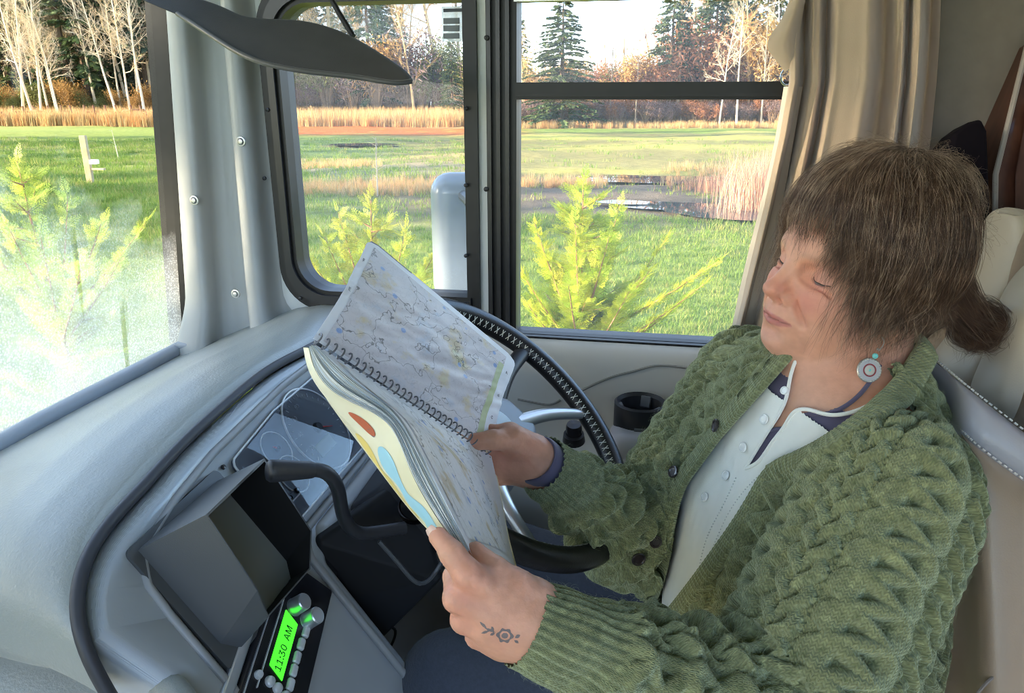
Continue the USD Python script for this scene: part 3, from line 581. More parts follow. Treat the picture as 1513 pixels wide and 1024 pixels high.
# ------------------------------------------------------------------ cup holder, seat arm
ch = thing("cup_holder", "round black plastic cup holder with notched rim on the side panel", "cup holder")
cc = onp(947, 592, (0, 1.215, 0), (0, 1, 0)); Rc = .0455
obj("cup", cat([lathe([(Rc-.009, -.006), (Rc-.004, 0), (Rc, -.003), (Rc, -.095), (Rc-.006, -.10), (0, -.10)], 56, None, cc), lathe([(0, -.088), (Rc-.010, -.088), (Rc-.009, -.006)], 56, None, cc)]), "black_plastic", ch, smooth=50)
for ang in (75, 195, 325):
    t = math.radians(ang); obj("grip_tab", xf(rbox(.018, .007, .020, .002), trimesh.transformations.translation_matrix(cc+np.array([(Rc-.013)*math.cos(t), (Rc-.013)*math.sin(t), -.014]))@trimesh.transformations.rotation_matrix(t+math.pi/2, (0, 0, 1))@trimesh.transformations.rotation_matrix(.3, (1, 0, 0))), "hood_grey", ch)
a = np.linspace(-1.75, -.15, 24); V = np.array([[(cc[0]+r*math.cos(t), cc[1]+r*math.sin(t), cc[2]+z) for r, z in ((Rc+.001, -.032), (Rc+.003, -.035), (Rc+.003, -.09), (Rc, -.093))] for t in a])
obj("front_band", grid(V), "hood_grey", ch, smooth=40)
obj("mount", box(cc+np.array([-.03, .03, -.09]), (cc[0]+.03, W-.045, cc[2]-.03)), "black_plastic", ch)
sv = onp(848, 634, (0, 1.19, 0), (0, 1, 0)); kn = thing("switch_knob", "small black knob on the side panel beside the steering wheel rim", "knob")
obj("knob", lathe([(0, .012), (.012, .011), (.014, .006), (.015, -.01)], 24, (0, -.3, 1), sv), "gloss_black", kn); obj("base", lathe([(0, .004), (.018, .003), (.02, -.012)], 24, (0, -.3, 1), sv-np.array([0, 0, .012])), "black_plastic", kn)

# ------------------------------------------------------------------ sun visor on its arm
vi = thing("sun_visor", "dark grey padded sun visor folded down across the windscreen corner", "sun visor")
vo = [(205, -6), (300, 0), (362, 24), (440, 30), (500, 45), (548, 70), (588, 96), (606, 112), (608, 122), (596, 124), (540, 118), (482, 111), (430, 104), (380, 92), (320, 60), (262, 22)]
def vd(x, y): return 1.06+.05*(x-400)/200-.0012*(y-60)
top = np.array([at(x, y, vd(x, y)) for x, y in vo]); c = top.mean(0); nv = unit(FWD*.9+UPV*.3)
ring = spline(top, 96, closed=True)
lay = [ring+(c-ring)*s+nv*t for s, t in ((.06, -.010), (.018, -.0075), (.0, -.001), (.0, .005), (.018, .0115), (.06, .014))]
gg = grid(np.array(lay), closed_v=True)
def fan(rg, flip):
    n = len(rg); cc_ = rg.mean(0); j = np.arange(n); f = np.stack([np.full(n, n), j, (j+1) % n], 1); return tm(np.vstack([rg, cc_[None]]), f[:, ::-1] if flip else f)
gg = cat([gg, fan(lay[0], True), fan(lay[-1], False)]); gg.merge_vertices(); gg.fix_normals()
obj("panel", gg, "visor", vi, smooth=50)
lo = [q for q in vo[8:]]; obj("edge_piping", tube(spline([at(x, y-2.0, vd(x, y)-.006) for x, y in lo], 60), .0035, 8), "hood_grey", vi, smooth=60)
obj("support_arm", tube(np.array([at(474, -30, 1.12), at(500, 18, 1.115), at(522, 54, 1.11)]), np.array([.0045, .0042, .004]), 8), "gasket", vi)
# ------------------------------------------------------------------ outdoors
GZ = -.85
def gnd(x, y, z=GZ): return onp(x, y, (0, 0, z), (0, 0, 1))
def far(px, dist):
    d = ray(px, 146.0); d = d[:2]/np.linalg.norm(d[:2])*dist/np.cos(np.arctan((px-CX)/FPX)); return np.array([d[0], d[1], GZ])
def hgt(row, px, dist):
    p = far(px, dist); R = ray(px, row); t = np.linalg.norm(p[:2])/np.linalg.norm(R[:2]); return EYE[2]+t*R[2]-GZ
tint_mat("ground_grass", .9, .15, var=.22, vscale=3.0, bump=.9, bscale=22., bdist=.05)
tint_mat("grass_blade", .7, .25, transl=.35, var=.2, vscale=.8)
tint_mat("straw", .85, .15, transl=.3, var=.2, vscale=.5)
tint_mat("needles", .75, .2, transl=.25, var=.35, vscale=.9)
tint_mat("cedar_leaf", .55, .3, transl=.45, var=.25, vscale=4.0)
tint_mat("bark", .9, .1, var=.25, vscale=1.5)
tint_mat("twig", .9, .1, var=.2, vscale=1.5)
pm("water", (.03, .035, .035), .02, spec=.9)
pm("stake_wood", (.40, .31, .18), .8, col2=(.32, .24, .13), scale=6); pm("white_paint", (.85, .86, .86), .5)
pm("log_brown", (.17, .075, .04), .9, col2=(.25, .12, .06), scale=1.2)
def tinted(m, c, jit=.0, rg=None):
    n = len(m.vertices); C_ = np.broadcast_to(np.asarray(c, float), (n, 3)).copy()
    if jit and rg is not None: C_ *= 1+rg.uniform(-jit, jit, (n, 1))
    return C_
# ground sheet: polar about the cab, finer near it
az = np.radians(np.linspace(-100, 62, 420)); rr = np.geomspace(2.2, 300, 330)
A, Rr = np.meshgrid(az, rr, indexing="ij"); X, Y = Rr*np.sin(A), Rr*np.cos(A)
P2 = np.stack([X, Y, 0*X], -1)
n1 = meshkit.fbm(P2*.9, 4, 3); n2 = meshkit.fbm(P2*.16, 4, 7); n3 = meshkit.fbm(P2*np.array([.05, .12, 1]), 4, 9); n4 = meshkit.fbm(P2*2.7, 3, 21)
pq = proj(np.stack([X, Y, np.full_like(X, GZ)], -1)); PX = pq[..., 0]
dist = Rr*np.cos(A+YAW)                                       # distance ahead, straight across the field
side = sstep(690, 760, PX)*(Rr > 0); ang = np.degrees(A)
Z = GZ+(n1-.5)*.10*np.clip(Rr/12, .3, 1.3)+(n2-.5)*.25*sstep(8, 25, Rr)
def ell(cx, cy, rx, ry): return ((X-cx)/rx)**2+((Y-cy)/ry)**2
green = np.array([.165, .225, .045]); green2 = np.array([.235, .275, .060]); wet = np.array([.165, .125, .085]); mud = np.array([.15, .118, .085]); tan = np.array([.42, .29, .135]); orange = np.array([.55, .115, .03]); dry = np.array([.34, .29, .10])
def mixc(a, b, w): return a+(b-a)*np.clip(w, 0, 1)[..., None]
Cg = mixc(np.broadcast_to(green, (*X.shape, 3)), green2, sstep(.35, .65, n3+.25*(n1-.5)))
Cg = mixc(Cg, np.array([.150, .128, .058]), .90*sstep(12, 16, dist)*(1-sstep(50, 58, dist+8*(n2-.5)))*sstep(-26, -16, ang)*sstep(.25, .55, n3*.5+n1*.5))
Cg = mixc(Cg, np.array([.10, .155, .055]), .6*sstep(13, 17, dist)*(1-sstep(40, 48, dist))*sstep(-36, -31, ang)*(1-sstep(-22, -17, ang)))
Cg = mixc(Cg, dry, sstep(.55, .75, n2)*.55*sstep(10, 25, dist))
right = sstep(-22, -12, ang); midw = sstep(-34, -28, ang)*(1-sstep(-14, -8, ang)); left = 1-sstep(-38, -33, ang)
# wet brown hollow across the side window, 14-26 m out
hol = np.exp(-((dist-19.5)/4.6)**2)*sstep(-27, -9, ang+6*(n2-.5)); Cg = mixc(Cg, wet, hol*1.4*sstep(.25, .6, n1+.25)); Cg = mixc(Cg, mud, hol*sstep(.45, .62, n4)*.9)
Cg = mixc(Cg, dry*.85, .6*np.exp(-((dist-33)/7)**2)*right)
for d0, w, s_ in ((24, 1.2, .55), (37, 2.0, .7), (46, 2.5, .9), (58, 3, .9)):
    Cg = mixc(Cg, np.array([.44, .40, .085]), s_*np.exp(-((dist-d0-5*(n3-.5))/w)**2)*sstep(.38, .60, n2*.5+n3*.5)*right)
for d0, w, s_ in ((19.5, 1.2, .9), (27, 1.4, .5), (31, 1.0, .6)):
    Cg = mixc(Cg, tan, s_*np.exp(-((dist-d0-3*(n2-.5))/w)**2)*midw)
Cg = mixc(Cg, np.array([.17, .16, .145]), .6*np.exp(-((dist-25.5)/2.4)**2)*midw*sstep(.35, .6, n1+.1))
Cg = mixc(Cg, orange, .95*sstep(48, 54, dist+6*(n2-.5))*midw*(1-sstep(.62, .8, n1))); Cg = mixc(Cg, np.array([.62, .36, .12]), .8*sstep(74, 82, dist)*midw)
Cg = mixc(Cg, tan, .9*sstep(60, 66, dist+4*(n2-.5))*(right)); Cg = mixc(Cg, tan*1.1, .95*sstep(68, 76, dist+5*(n2-.5))*left); Cg = mixc(Cg, np.array([.30, .34, .10]), .6*np.exp(-((dist-60)/6)**2)*left)
pud = [(gnd(968, 263), 2.1, .62), (gnd(905, 260), 1.0, .35), (gnd(985, 304), 1.15, .55), (gnd(1066, 312), 1.1, .6), (gnd(1010, 270), 2.2, .40), (gnd(537, 214), 1.5, .9), (gnd(1095, 322), .9, .35), (gnd(925, 300), .6, .30)]
for c, rx, ry in pud:
    e = ell(c[0], c[1], rx*1.25, ry*1.5); Z = np.where(e < 4, Z*sstep(.6, 2.6, e)+(GZ-.075+(n1-.5)*.05)*(1-sstep(.6, 2.6, e)), Z); Cg = mixc(Cg, mud, .9*(1-sstep(.8, 2.0, e)))
gm = grid(np.stack([X, Y, Z], -1), flip=True)
obj("ground", gm, "ground_grass", kind="structure", col=Cg.reshape(-1, 3), smooth=True)
az2 = np.radians(np.linspace(62, 260, 90)); A2, R2 = np.meshgrid(az2, np.geomspace(1.5, 300, 40), indexing="ij"); g2 = grid(np.stack([R2*np.sin(A2), R2*np.cos(A2), np.full_like(A2, GZ)], -1), flip=True); obj("ground", g2, "ground_grass", kind="structure", col=tinted(g2, green), smooth=True)
def gz(x, y):                                                  # ground height at a point
    a_, r_ = math.atan2(x, y), math.hypot(x, y); i = np.clip((a_-az[0])/(az[1]-az[0]), 0, len(az)-1.001); j = np.clip(math.log(max(r_, 2.2)/2.2)/math.log(300/2.2)*(len(rr)-1), 0, len(rr)-1.001)
    return float(Z[int(round(i)), int(round(j))])
pl_ = ["long thin puddle of sky-coloured water in the brown hollow", "small left puddle at the end of the long thin puddle", "nearer puddle on the green edge left of the reed clump", "nearer right-hand puddle below the reed clump", "broad shallow puddle behind the long thin puddle", "small pale puddle behind the bare sapling in the field", "rightmost small puddle beside the curtain edge", "tiny puddle left of the nearer puddle"]
for k, (c, rx, ry) in enumerate(pud):
    t = np.linspace(0, 2*np.pi, 64, endpoint=False); w = 1+.35*(meshkit.fbm(np.stack([np.cos(t)*1.3+k*7, np.sin(t)*1.3, 0*t], -1), 3, k)-.5)*2
    rg_ = np.column_stack([c[0]+rx*1.15*w*np.cos(t), c[1]+ry*1.3*w*np.sin(t), np.full(64, GZ-.006+.0045*k)])
    obj("puddle", fan(rg_, False), "water", label=pl_[k], category="puddle", smooth=False)

# grass blades: a few tufts, scattered
def proto(name):
    path = f"/World/Protos/{name}"
    if not stage.GetPrimAtPath("/World/Protos"): stage.CreateClassPrim("/World/Protos")
    UsdGeom.Xform.Define(stage, path); return path
def blades(n, h, w, lean, rg, spread=.06, seg=2):
    vs, fs, o = [], [], 0
    for k in range(n):
        b = np.r_[rg.normal(0, spread, 2), 0]; d = rg.uniform(0, 2*np.pi); l = rg.uniform(.2, 1)*lean; H = h*rg.uniform(.55, 1.1); s = np.array([math.cos(d), math.sin(d), 0]); t = np.array([-math.sin(d), math.cos(d), 0])
        pts = [b+s*l*H*q*q+np.array([0, 0, H*q]) for q in (0, .5, 1)]
        v = [pts[0]-t*w, pts[0]+t*w, pts[1]-t*w*.8, pts[1]+t*w*.8, pts[2]]
        vs += v; fs += [(o, o+1, o+3), (o, o+3, o+2), (o+2, o+3, o+4)]; o += 5
    return tm(vs, fs)
def instancer(name, protos, pos, ids, scales, label, cat_, yaws, squash=None):
    pi_ = UsdGeom.PointInstancer.Define(stage, newpath("/World", name)); P_ = str(pi_.GetPath())
    for k, (ms, cs, mt) in enumerate(protos): obj(f"tuft", ms, mt, P_, smooth=False, col=cs)
    kids = [c.GetPath() for c in pi_.GetPrim().GetChildren()]; pi_.CreatePrototypesRel().SetTargets(kids)
    pi_.CreateProtoIndicesAttr(Vt.IntArray.FromNumpy(np.asarray(ids, np.int32))); pi_.CreatePositionsAttr(Vt.Vec3fArray.FromNumpy(np.asarray(pos, np.float32)))
    pi_.CreateScalesAttr(Vt.Vec3fArray.FromNumpy((np.asarray(scales, np.float32)[:, None]*np.ones(3, np.float32)) if np.ndim(scales) == 1 else np.asarray(scales, np.float32)))
    pi_.CreateOrientationsAttr(Vt.QuathArray([Gf.Quath(float(math.cos(y/2)), 0., 0., float(math.sin(y/2))) for y in yaws])); tag(pi_.GetPrim(), label, cat_, kind="stuff")
rg = np.random.default_rng(5)
def scatter(n, fn, lo, hi):
    out = []
    px = rg.uniform(-150, 1260, n*3); d = np.exp(rg.uniform(math.log(lo), math.log(hi), n*3))
    for a_, b_ in zip(px, d):
        p = far(a_, b_)
        if rg.uniform() < fn(p[0], p[1], a_, b_): out.append((p[0], p[1], gz(p[0], p[1])-.01))
        if len(out) >= n: break
    return np.array(out)
def inpud(x, y): return any(((x-c[0])/(rx*1.2))**2+((y-c[1])/(ry*1.5))**2 < 1.15 for c, rx, ry in pud)
gp = scatter(17000, lambda x, y, a_, d: 0 if inpud(x, y) else ((.07 if 15 < d < 56 else 1) if a_ > 690 else (.35 if 13 < d < 48 and a_ > 380 else 1)), 4.0, 45)
pro = []
for k, c in enumerate(((.15, .235, .04), (.22, .28, .055), (.30, .29, .085))):
    b_ = blades(16, .10, .0042, .8, rg, .075); pro.append((b_, tinted(b_, c, .15, rg), "grass_blade"))
dd_ = np.hypot(gp[:, 0], gp[:, 1]); instancer("meadow_grass", pro, gp, rg.choice(3, len(gp), p=[.5, .38, .12]), rg.uniform(.6, 1.25, len(gp))*np.clip(dd_/12, .8, 1.8), "short green meadow grass growing across the field", "grass", rg.uniform(0, 6.28, len(gp)))
# tall straw: strips in the field, the margin of the field and the reed clump by the curtain
sp = []
for (p0_, p1_, d0, d1, n) in ((-200, 300, 71, 80, 2300), (-200, 300, 65.5, 68.6, 900), (395, 700, 66, 82, 1500), (700, 1200, 63, 69, 1500), (400, 700, 18.0, 20.5, 420), (640, 690, 17, 19, 160), (420, 560, 26, 28, 120), (770, 900, 20, 21.5, 130), (980, 1120, 20, 26, 200)):
    a_ = rg.uniform(p0_, p1_, n); d_ = rg.uniform(d0, d1, n); sp += [(*far(x_, y_)[:2],) for x_, y_ in zip(a_, d_)]
sp = np.array([(x, y, gz(x, y)-.02) for x, y in sp if not inpud(x, y)]); dd_ = np.hypot(sp[:, 0], sp[:, 1])
pro = []
for k, c in enumerate(((.55, .37, .16), (.62, .34, .15), (.48, .36, .19))):
    b_ = blades(22, .9, .010, .35, rg, .16); pro.append((b_, tinted(b_, c, .15, rg), "straw"))
instancer("tall_dry_grass", pro, sp, rg.choice(3, len(sp)), np.where(dd_ < 40, rg.uniform(.2, .42, len(sp)), rg.uniform(.9, 1.9, len(sp))*np.where(sp[:, 0]/sp[:, 1] > -.20, .42, 1.0)), "tall straw-coloured dry grass in strips and along the field edge", "dry grass", rg.uniform(0, 6.28, len(sp)))
for k, (px, row, hh, nb, lab) in enumerate(((1115, 308, 1.25, 900, "tall pinkish tan reed clump in the field beside the curtain"), (1080, 285, .55, 420, "low russet reed clump left of the tall reed clump"), (1030, 280, .32, 260, "low brown rush tuft beside the long puddle"))):
    g_ = gnd(px, row); b_ = blades(nb, hh, .006, .45, rg, .38, 2); b_.apply_translation((g_[0], g_[1], GZ)); obj("reed_clump", b_, "straw", smooth=False, col=tinted(b_, ((.50, .31, .21), (.36, .19, .13), (.30, .17, .11))[k], .2, rg), label=lab, category="reeds", kind="stuff")

# trees
def cone_tube(a, b, ra, rb, s=5):
    a, b = np.asarray(a, float), np.asarray(b, float); t = unit(b-a); u_ = unit(np.cross(t, [0, 0, 1] if abs(t[2]) < .9 else [1, 0, 0])); w_ = np.cross(t, u_); an = np.arange(s)*2*np.pi/s
    ring = np.cos(an)[:, None]*u_+np.sin(an)[:, None]*w_; v = np.vstack([a+ring*ra, b+ring*rb]); j = np.arange(s); k = (j+1) % s
    return v, np.vstack([np.stack([j, k, s+k], 1), np.stack([j, s+k, s+j], 1)])
class Acc:
    def __init__(s): s.v, s.f, s.c, s.n = [], [], [], 0
    def add(s, v, f, c=None):
        v = np.asarray(v, float); s.v.append(v); s.f.append(np.asarray(f)+s.n); s.n += len(v); s.c.append(np.broadcast_to(np.asarray(c if c is not None else (1, 1, 1), float), (len(v), 3)))
    def mesh(s): return tm(np.vstack(s.v), np.vstack(s.f)), np.vstack(s.c)
def diamonds(base, tip, w, side):
    """thin leaf blades: base, tip: n x 3; side: n x 3 unit"""
    m_ = base+(tip-base)*.45; n = len(base); v = np.stack([base, m_-side*w, tip, m_+side*w], 1).reshape(-1, 3); o = np.arange(n)*4
    return v, np.vstack([np.stack([o, o+1, o+2], 1), np.stack([o, o+2, o+3], 1)])
def conifer(seed, base_w=.21, first=.12, dens=1.0, c=(.052, .085, .035), bare=.0, droop=.25, nb=170):
    r_ = np.random.default_rng(seed); T, L_ = Acc(), Acc(); T.add(*cone_tube((0, 0, -.01), (0, 0, .5), .014, .009, 7), (.13, .09, .06)); T.add(*cone_tube((0, 0, .5), (0, 0, 1), .009, .001, 6), (.13, .09, .06))
    for k in range(int(nb*dens)):
        z = first+(1-first)*(1-(1-(k+r_.uniform())/(nb*dens))**1.1)
        ln = base_w*(1-((z-first)/(1-first))**1.25)*r_.uniform(.55, 1.1)+.012; a = r_.uniform(0, 6.28); d = np.array([math.cos(a), math.sin(a), 0])
        ts = np.linspace(0, 1, 5); bp = np.array([(0, 0, z)])+ts[:, None]*d*ln+np.array([0, 0, 1])*(ln*(.18*ts-droop*1.4*ts*ts))[:, None]
        T.add(*cone_tube(bp[0], bp[-1], .0022, .0006, 3), (.12, .085, .06))
        ns = max(5, int(ln*260)); t = r_.uniform(.15, 1, ns); b = np.stack([np.interp(t, ts, bp[:, i]) for i in range(3)], -1)
        sa = a+r_.choice([-1, 1], ns)*r_.uniform(.4, 1.2, ns); sl = r_.uniform(.018, .040, ns)*(1.15-.5*t)
        tip = b+np.stack([np.cos(sa), np.sin(sa), -r_.uniform(.1, .8, ns)], -1)*sl[:, None]; sd = r_.normal(0, 1, (ns, 3)); sd /= np.linalg.norm(sd, axis=1, keepdims=True)
        v, f_ = diamonds(b, tip, .0095, sd); L_.add(v, f_, np.repeat(np.asarray(c)*r_.uniform(.7, 1.35, (ns, 1)), 4, 0))
    return T.mesh(), L_.mesh()
def bare_tree(seed, c=(.62, .52, .36), lean=0.0, fork=.35, twigs=1.0, c2=None):
    r_ = np.random.default_rng(seed); T, Tw = Acc(), Acc(); c2 = c2 if c2 is not None else c
    pts = [np.zeros(3)]; d = unit((lean, 0, 1))
    for k in range(9): d = unit(d+r_.normal(0, .035, 3)*[1, 1, 0]); pts.append(pts[-1]+d*.111)
    rad = np.linspace(.0125, .002, 10)
    for k in range(9): T.add(*cone_tube(pts[k], pts[k+1], rad[k], rad[k+1], 6), c)
    def limb(p, d, ln, r0, lev):
        n = 4; q = p.copy(); 
        for k in range(n):
            d = unit(d+r_.normal(0, .14, 3)+np.array([0, 0, .05])); q2 = q+d*ln/n; (T if lev == 0 else Tw).add(*cone_tube(q, q2, r0*(1-k/n*.8), r0*(1-(k+1)/n*.8), 4 if lev == 0 else 3), c if lev == 0 else c2)
            if lev < 2:
                for _ in range(2 if lev == 0 else int(2*twigs)):
                    limb(q2, unit(d+r_.normal(0, .6, 3)), ln*r_.uniform(.3, .55), r0*.45, lev+1)
            q = q2
    for k in range(17):
        t = fork+(1-fork)*(k+r_.uniform())/17; i = min(int(t*9), 8); p = pts[i]+(pts[i+1]-pts[i])*(t*9-i); a = r_.uniform(0, 6.28); limb(p, unit((math.cos(a), math.sin(a), r_.uniform(.35, 1.1))), .20*(1.15-t)+.05, .0042*(1.2-t), 0)
    return T.mesh(), Tw.mesh()
def leafy(seed, c=(.40, .235, .075), n=2600, rx=.36):
    """bushy low tree or shrub, unit height"""
    r_ = np.random.default_rng(seed); T, L_ = Acc(), Acc()
    for k in range(26):
        a = r_.uniform(0, 6.28); e = np.array([math.cos(a)*r_.uniform(.05, rx), math.sin(a)*r_.uniform(.05, rx), r_.uniform(.55, 1.0)]); mid = e*np.array([.35, .35, .55]); T.add(*cone_tube((0, 0, 0), mid, .012, .007, 4), (.22, .15, .09)); T.add(*cone_tube(mid, e, .007, .001, 3), (.25, .17, .10))
        m_ = n//26; t = r_.uniform(.35, 1.05, m_); b = mid+(e-mid)*t[:, None]+r_.normal(0, .055, (m_, 3)); tip = b+r_.normal(0, .030, (m_, 3)); sd = r_.normal(0, 1, (m_, 3)); sd /= np.linalg.norm(sd, axis=1, keepdims=True)
        v, f_ = diamonds(b, tip, .011, sd); L_.add(v, f_, np.repeat(np.asarray(c)*r_.uniform(.65, 1.35, (m_, 1)), 4, 0))
    return T.mesh(), L_.mesh()
def add_proto(name, tl, mats=("bark", "needles"), names=("trunk", "foliage"), kinds=(None, "stuff")):
    p = proto(name)
    for (m_, c_), mt, nm, kd in zip(tl, mats, names, kinds): obj(nm, m_, mt, p, smooth=False, col=c_, kind=kd)
    return p
KC = [add_proto("conifer_a", conifer(1)), add_proto("conifer_b", conifer(2, .17, .30, 1.0, (.048, .080, .045), nb=140)), add_proto("conifer_c", conifer(3, .24, .05, 1.1, (.060, .085, .030))), add_proto("conifer_d", conifer(8, .15, .40, .8, (.075, .10, .045), nb=130))]
BT = ("bark", "twig"); BN = ("trunk", "twigs")
KB = [add_proto("bare_a", bare_tree(4, lean=.05), BT, BN), add_proto("bare_b", bare_tree(5, lean=-.12, fork=.45), BT, BN), add_proto("bare_c", bare_tree(6, (.50, .36, .19), 0, .25, 1.5, (.55, .36, .15)), BT, BN), add_proto("bare_d", bare_tree(7, (.34, .25, .17), .03, .5), BT, BN), add_proto("bare_e", bare_tree(9, lean=.0, fork=.3, twigs=1.5, c2=(.58, .44, .26)), BT, BN)]
KL = [add_proto("shrub_gold", leafy(10)), add_proto("shrub_olive", leafy(12, (.20, .21, .065))), add_proto("shrub_rust", leafy(13, (.34, .15, .08), 1800, .5)), add_proto("shrub_mauve", leafy(14, (.20, .135, .125), 1500, .6))]
def tree(name, src, px, dist, toprow=None, h=None, lab=None, cat_="tree", grp=None, w=1.0, rot=None, lean=(0, 0)):
    p = far(px, dist); H = h if h is not None else hgt(toprow, px, dist); p[2] = gz(p[0], p[1])-.05
    instance(name, src, p, rg.uniform(0, 6.28) if rot is None else rot, (H*w, H*w, H), lean, lab, cat_, grp)
# named trees
for (nm, src, px, dist, row, w, lab) in (
    ("conifer", KC[2], 830, 66, -12, 1.75, "broad dark fir standing alone at the left of the side window's upper pane"),
    ("conifer", KC[3], 988, 70, -40, 1.25, "tall fir with bare twin-looking trunk in the middle of the upper pane"),
    ("conifer", KC[1], 1004, 72, -22, 1.15, "slim fir close behind the tall fir in the upper pane"),
    ("conifer", KC[3], 1050, 74, -70, 1.1, "tall fir right of the middle pair in the upper pane"),
    ("conifer", KC[0], 548, 84, -110, .95, "dark fir with thick trunk behind the sun visor's tip"),
    ("conifer", KC[2], 668, 78, 52, 1.0, "short dense blue-green fir under the window sticker"),
    ("bare_tree", KB[2], 612, 82, -35, .9, "golden bare tree in full sun beside the visor tip"),
    ("bare_tree", KB[3], 940, 66, 26, .5, "thin dead pole-like tree against the bright sky in the upper pane"),
    ("bare_tree", KB[3], 902, 68, 42, .8, "bare brown sapling left of the pole-like tree"),
    ("bare_tree", KB[0], 1066, 66, 5, .8, "pale sunlit bare trunk nearest the middle firs"),
    ("bare_tree", KB[1], 1092, 66, -10, .8, "pale sunlit bare trunk with many twigs in the upper pane"),
    ("bare_tree", KB[0], 1128, 67, 20, .8, "pale leaning bare trunk beside the curtain's folded corner"),
    ("bare_tree", KB[0], 83, 72, 2, .8, "upright white birch standing before the dark firs in the windscreen"),
    ("bare_tree", KB[4], 68, 73, -30, .8, "pale branching birch left of the upright white birch"),
    ("bare_tree", KB[4], 190, 73, -60, .8, "tall thin pale birch right of the leaning birch")):
    tree(nm, src, px, dist, row, lab=lab, w=w)
for (px, row, ln, lab) in ((29, -70, -9, "thick pale birch leaning left at the left edge of the windscreen"), (46, -60, -8, "second pale birch leaning left in the windscreen"), (56, -50, -7, "third pale birch leaning left in the windscreen"), (172, -40, -14, "long pale birch leaning well to the left in the windscreen"), (212, -40, -6, "thin birch nearest the windscreen post")):
    p = far(px, 72); p[2] = gz(p[0], p[1])-.05; H = hgt(row, px, 72)
    dirr = far(px+20, 72)-far(px, 72); ax = np.degrees(np.arctan2(dirr[1], dirr[0])); th = math.radians(ax)
    instance("bare_tree", KB[1] if px > 100 else KB[0], p, rg.uniform(0, 6.28), (H*.85, H*.85, H), (ln*-math.sin(th)*0, ln*1.0), lab, "tree")
# the wall of firs and the mixed wood behind
for k in range(46):
    px = -130+k*9.4+rg.uniform(-4, 4)
    if px < 285: tree("conifer", KC[int(rg.integers(0, 4))], px, rg.uniform(78, 100), h=rg.uniform(15, 26), lab="dark green fir in the dense wood beyond the windscreen", grp="firs beyond the windscreen", w=1.15)
for k in range(26):
    px = -120+k*15.5+rg.uniform(-5, 5)
    tree("bare_tree", KB[int(rg.choice([0, 1, 4, 4]))], px, rg.uniform(73, 84), h=rg.uniform(11, 19), lab="thin pale bare birch at the wood's edge beyond the windscreen", grp="birches beyond the windscreen", w=.8)
for k in range(17):
    px = 398+k*18.5+rg.uniform(-6, 6)
    if not (620 < px < 650): tree("bare_tree", KB[int(rg.choice([2, 2, 4, 3]))], px, rg.uniform(84, 100), h=rg.uniform(12, 24), lab="golden twiggy bare tree in the wood beyond the front quarter window", grp="bare trees beyond the quarter window", w=1.0)
for px, row in ((402, -60), (428, -30), (470, -20), (415, -40), (450, -70), (492, -30), (520, -20), (570, -60), (596, 10), (690, 60), (705, 20)): tree("conifer", KC[int(rg.integers(0, 4))], px, rg.uniform(92, 112), row, lab="hazy fir in the wood beyond the front quarter window", grp="firs beyond the quarter window")
for k in range(26):
    px = 752+k*17+rg.uniform(-6, 6)
    tree("bare_tree", KB[int(rg.choice([2, 3, 2, 4, 0]))], px, rg.uniform(70, 90), h=rg.uniform(6, 10.5) if px < 965 else rg.uniform(9, 17), lab="bare brown tree in the wood beyond the side window", grp="bare trees beyond the side window")
for px, row in ((770, 30), (1030, -30), (1078, -60), (1105, -20), (1140, -40), (1165, -60), (1185, -30), (1205, -30), (1064, -20), (1092, -40), (1122, -10), (1016, 10), (755, 40)): tree("conifer", KC[int(rg.choice([1, 3, 0]))], px, rg.uniform(80, 96), row, lab="dark fir in the wood at the right of the upper pane", grp="firs at the right of the upper pane", w=1.1)
for k in range(62):
    px = 752+k*7.4+rg.uniform(-3, 3); tree("shrub", KL[int(rg.choice([0, 0, 1, 2]))], px, rg.uniform(70, 82), h=rg.uniform(3.2, 6.6) if px < 980 else rg.uniform(4, 9), lab="golden brown shrub under the trees beyond the side window", cat_="shrub", grp="shrubs beyond the side window")
for k in range(95):
    px = 742+k*4.9+rg.uniform(-3, 3); tree("shrub", KL[int(rg.choice([3, 3, 2]))], px, rg.uniform(66.5, 70), h=rg.uniform(1.6, 2.6), lab="mauve-brown leafless shrub in the thicket along the far field edge", cat_="shrub", grp="thicket shrubs beyond the side window")
for k in range(44):
    px = 396+k*7.2+rg.uniform(-3, 3); tree("shrub", KL[int(rg.choice([0, 1, 1, 3]))], px, rg.uniform(82, 96), h=rg.uniform(4, 9.5), lab="olive and gold shrub at the wood's edge beyond the quarter window", cat_="shrub", grp="shrubs beyond the quarter window")
for k in range(40):
    px = -110+k*10+rg.uniform(-4, 4); tree("shrub", KL[int(rg.choice([0, 0, 1]))], px, rg.uniform(73.5, 79), h=rg.uniform(2.0, 4.2), lab="straw-coloured scrub under the birches beyond the windscreen", cat_="shrub", grp="scrub beyond the windscreen")
# log fence at the far side of the grass
lf = thing("log_fence", "low brown log fence along the field edge beyond the windscreen", "fence")
for lev in range(4):
    Ml = []
    for k in range(22):
        a_, b_ = far(-90+k*17.5, 69+(k % 2)*.7), far(-90+(k+1)*17.5+3, 69+((k+1) % 2)*.7); a_[2] = gz(*a_[:2])+.15+lev*.33+rg.uniform(-.16, .16); b_[2] = gz(*b_[:2])+.15+lev*.33+rg.uniform(-.16, .16); Ml.append(tm(*cone_tube(a_, b_, .12, .09, 6)))
    obj("rail_row", cat(Ml), "log_brown", lf, kind="stuff")
Ml = []
for k in range(23):
    a_ = far(-90+k*17.5, 69.3); a_[2] = gz(*a_[:2]); Ml.append(tm(*cone_tube(a_, a_+np.array([rg.uniform(-.3, .3), 0, 1.7]), .11, .09, 6)))
obj("post_row", cat(Ml), "log_brown", lf, kind="stuff")
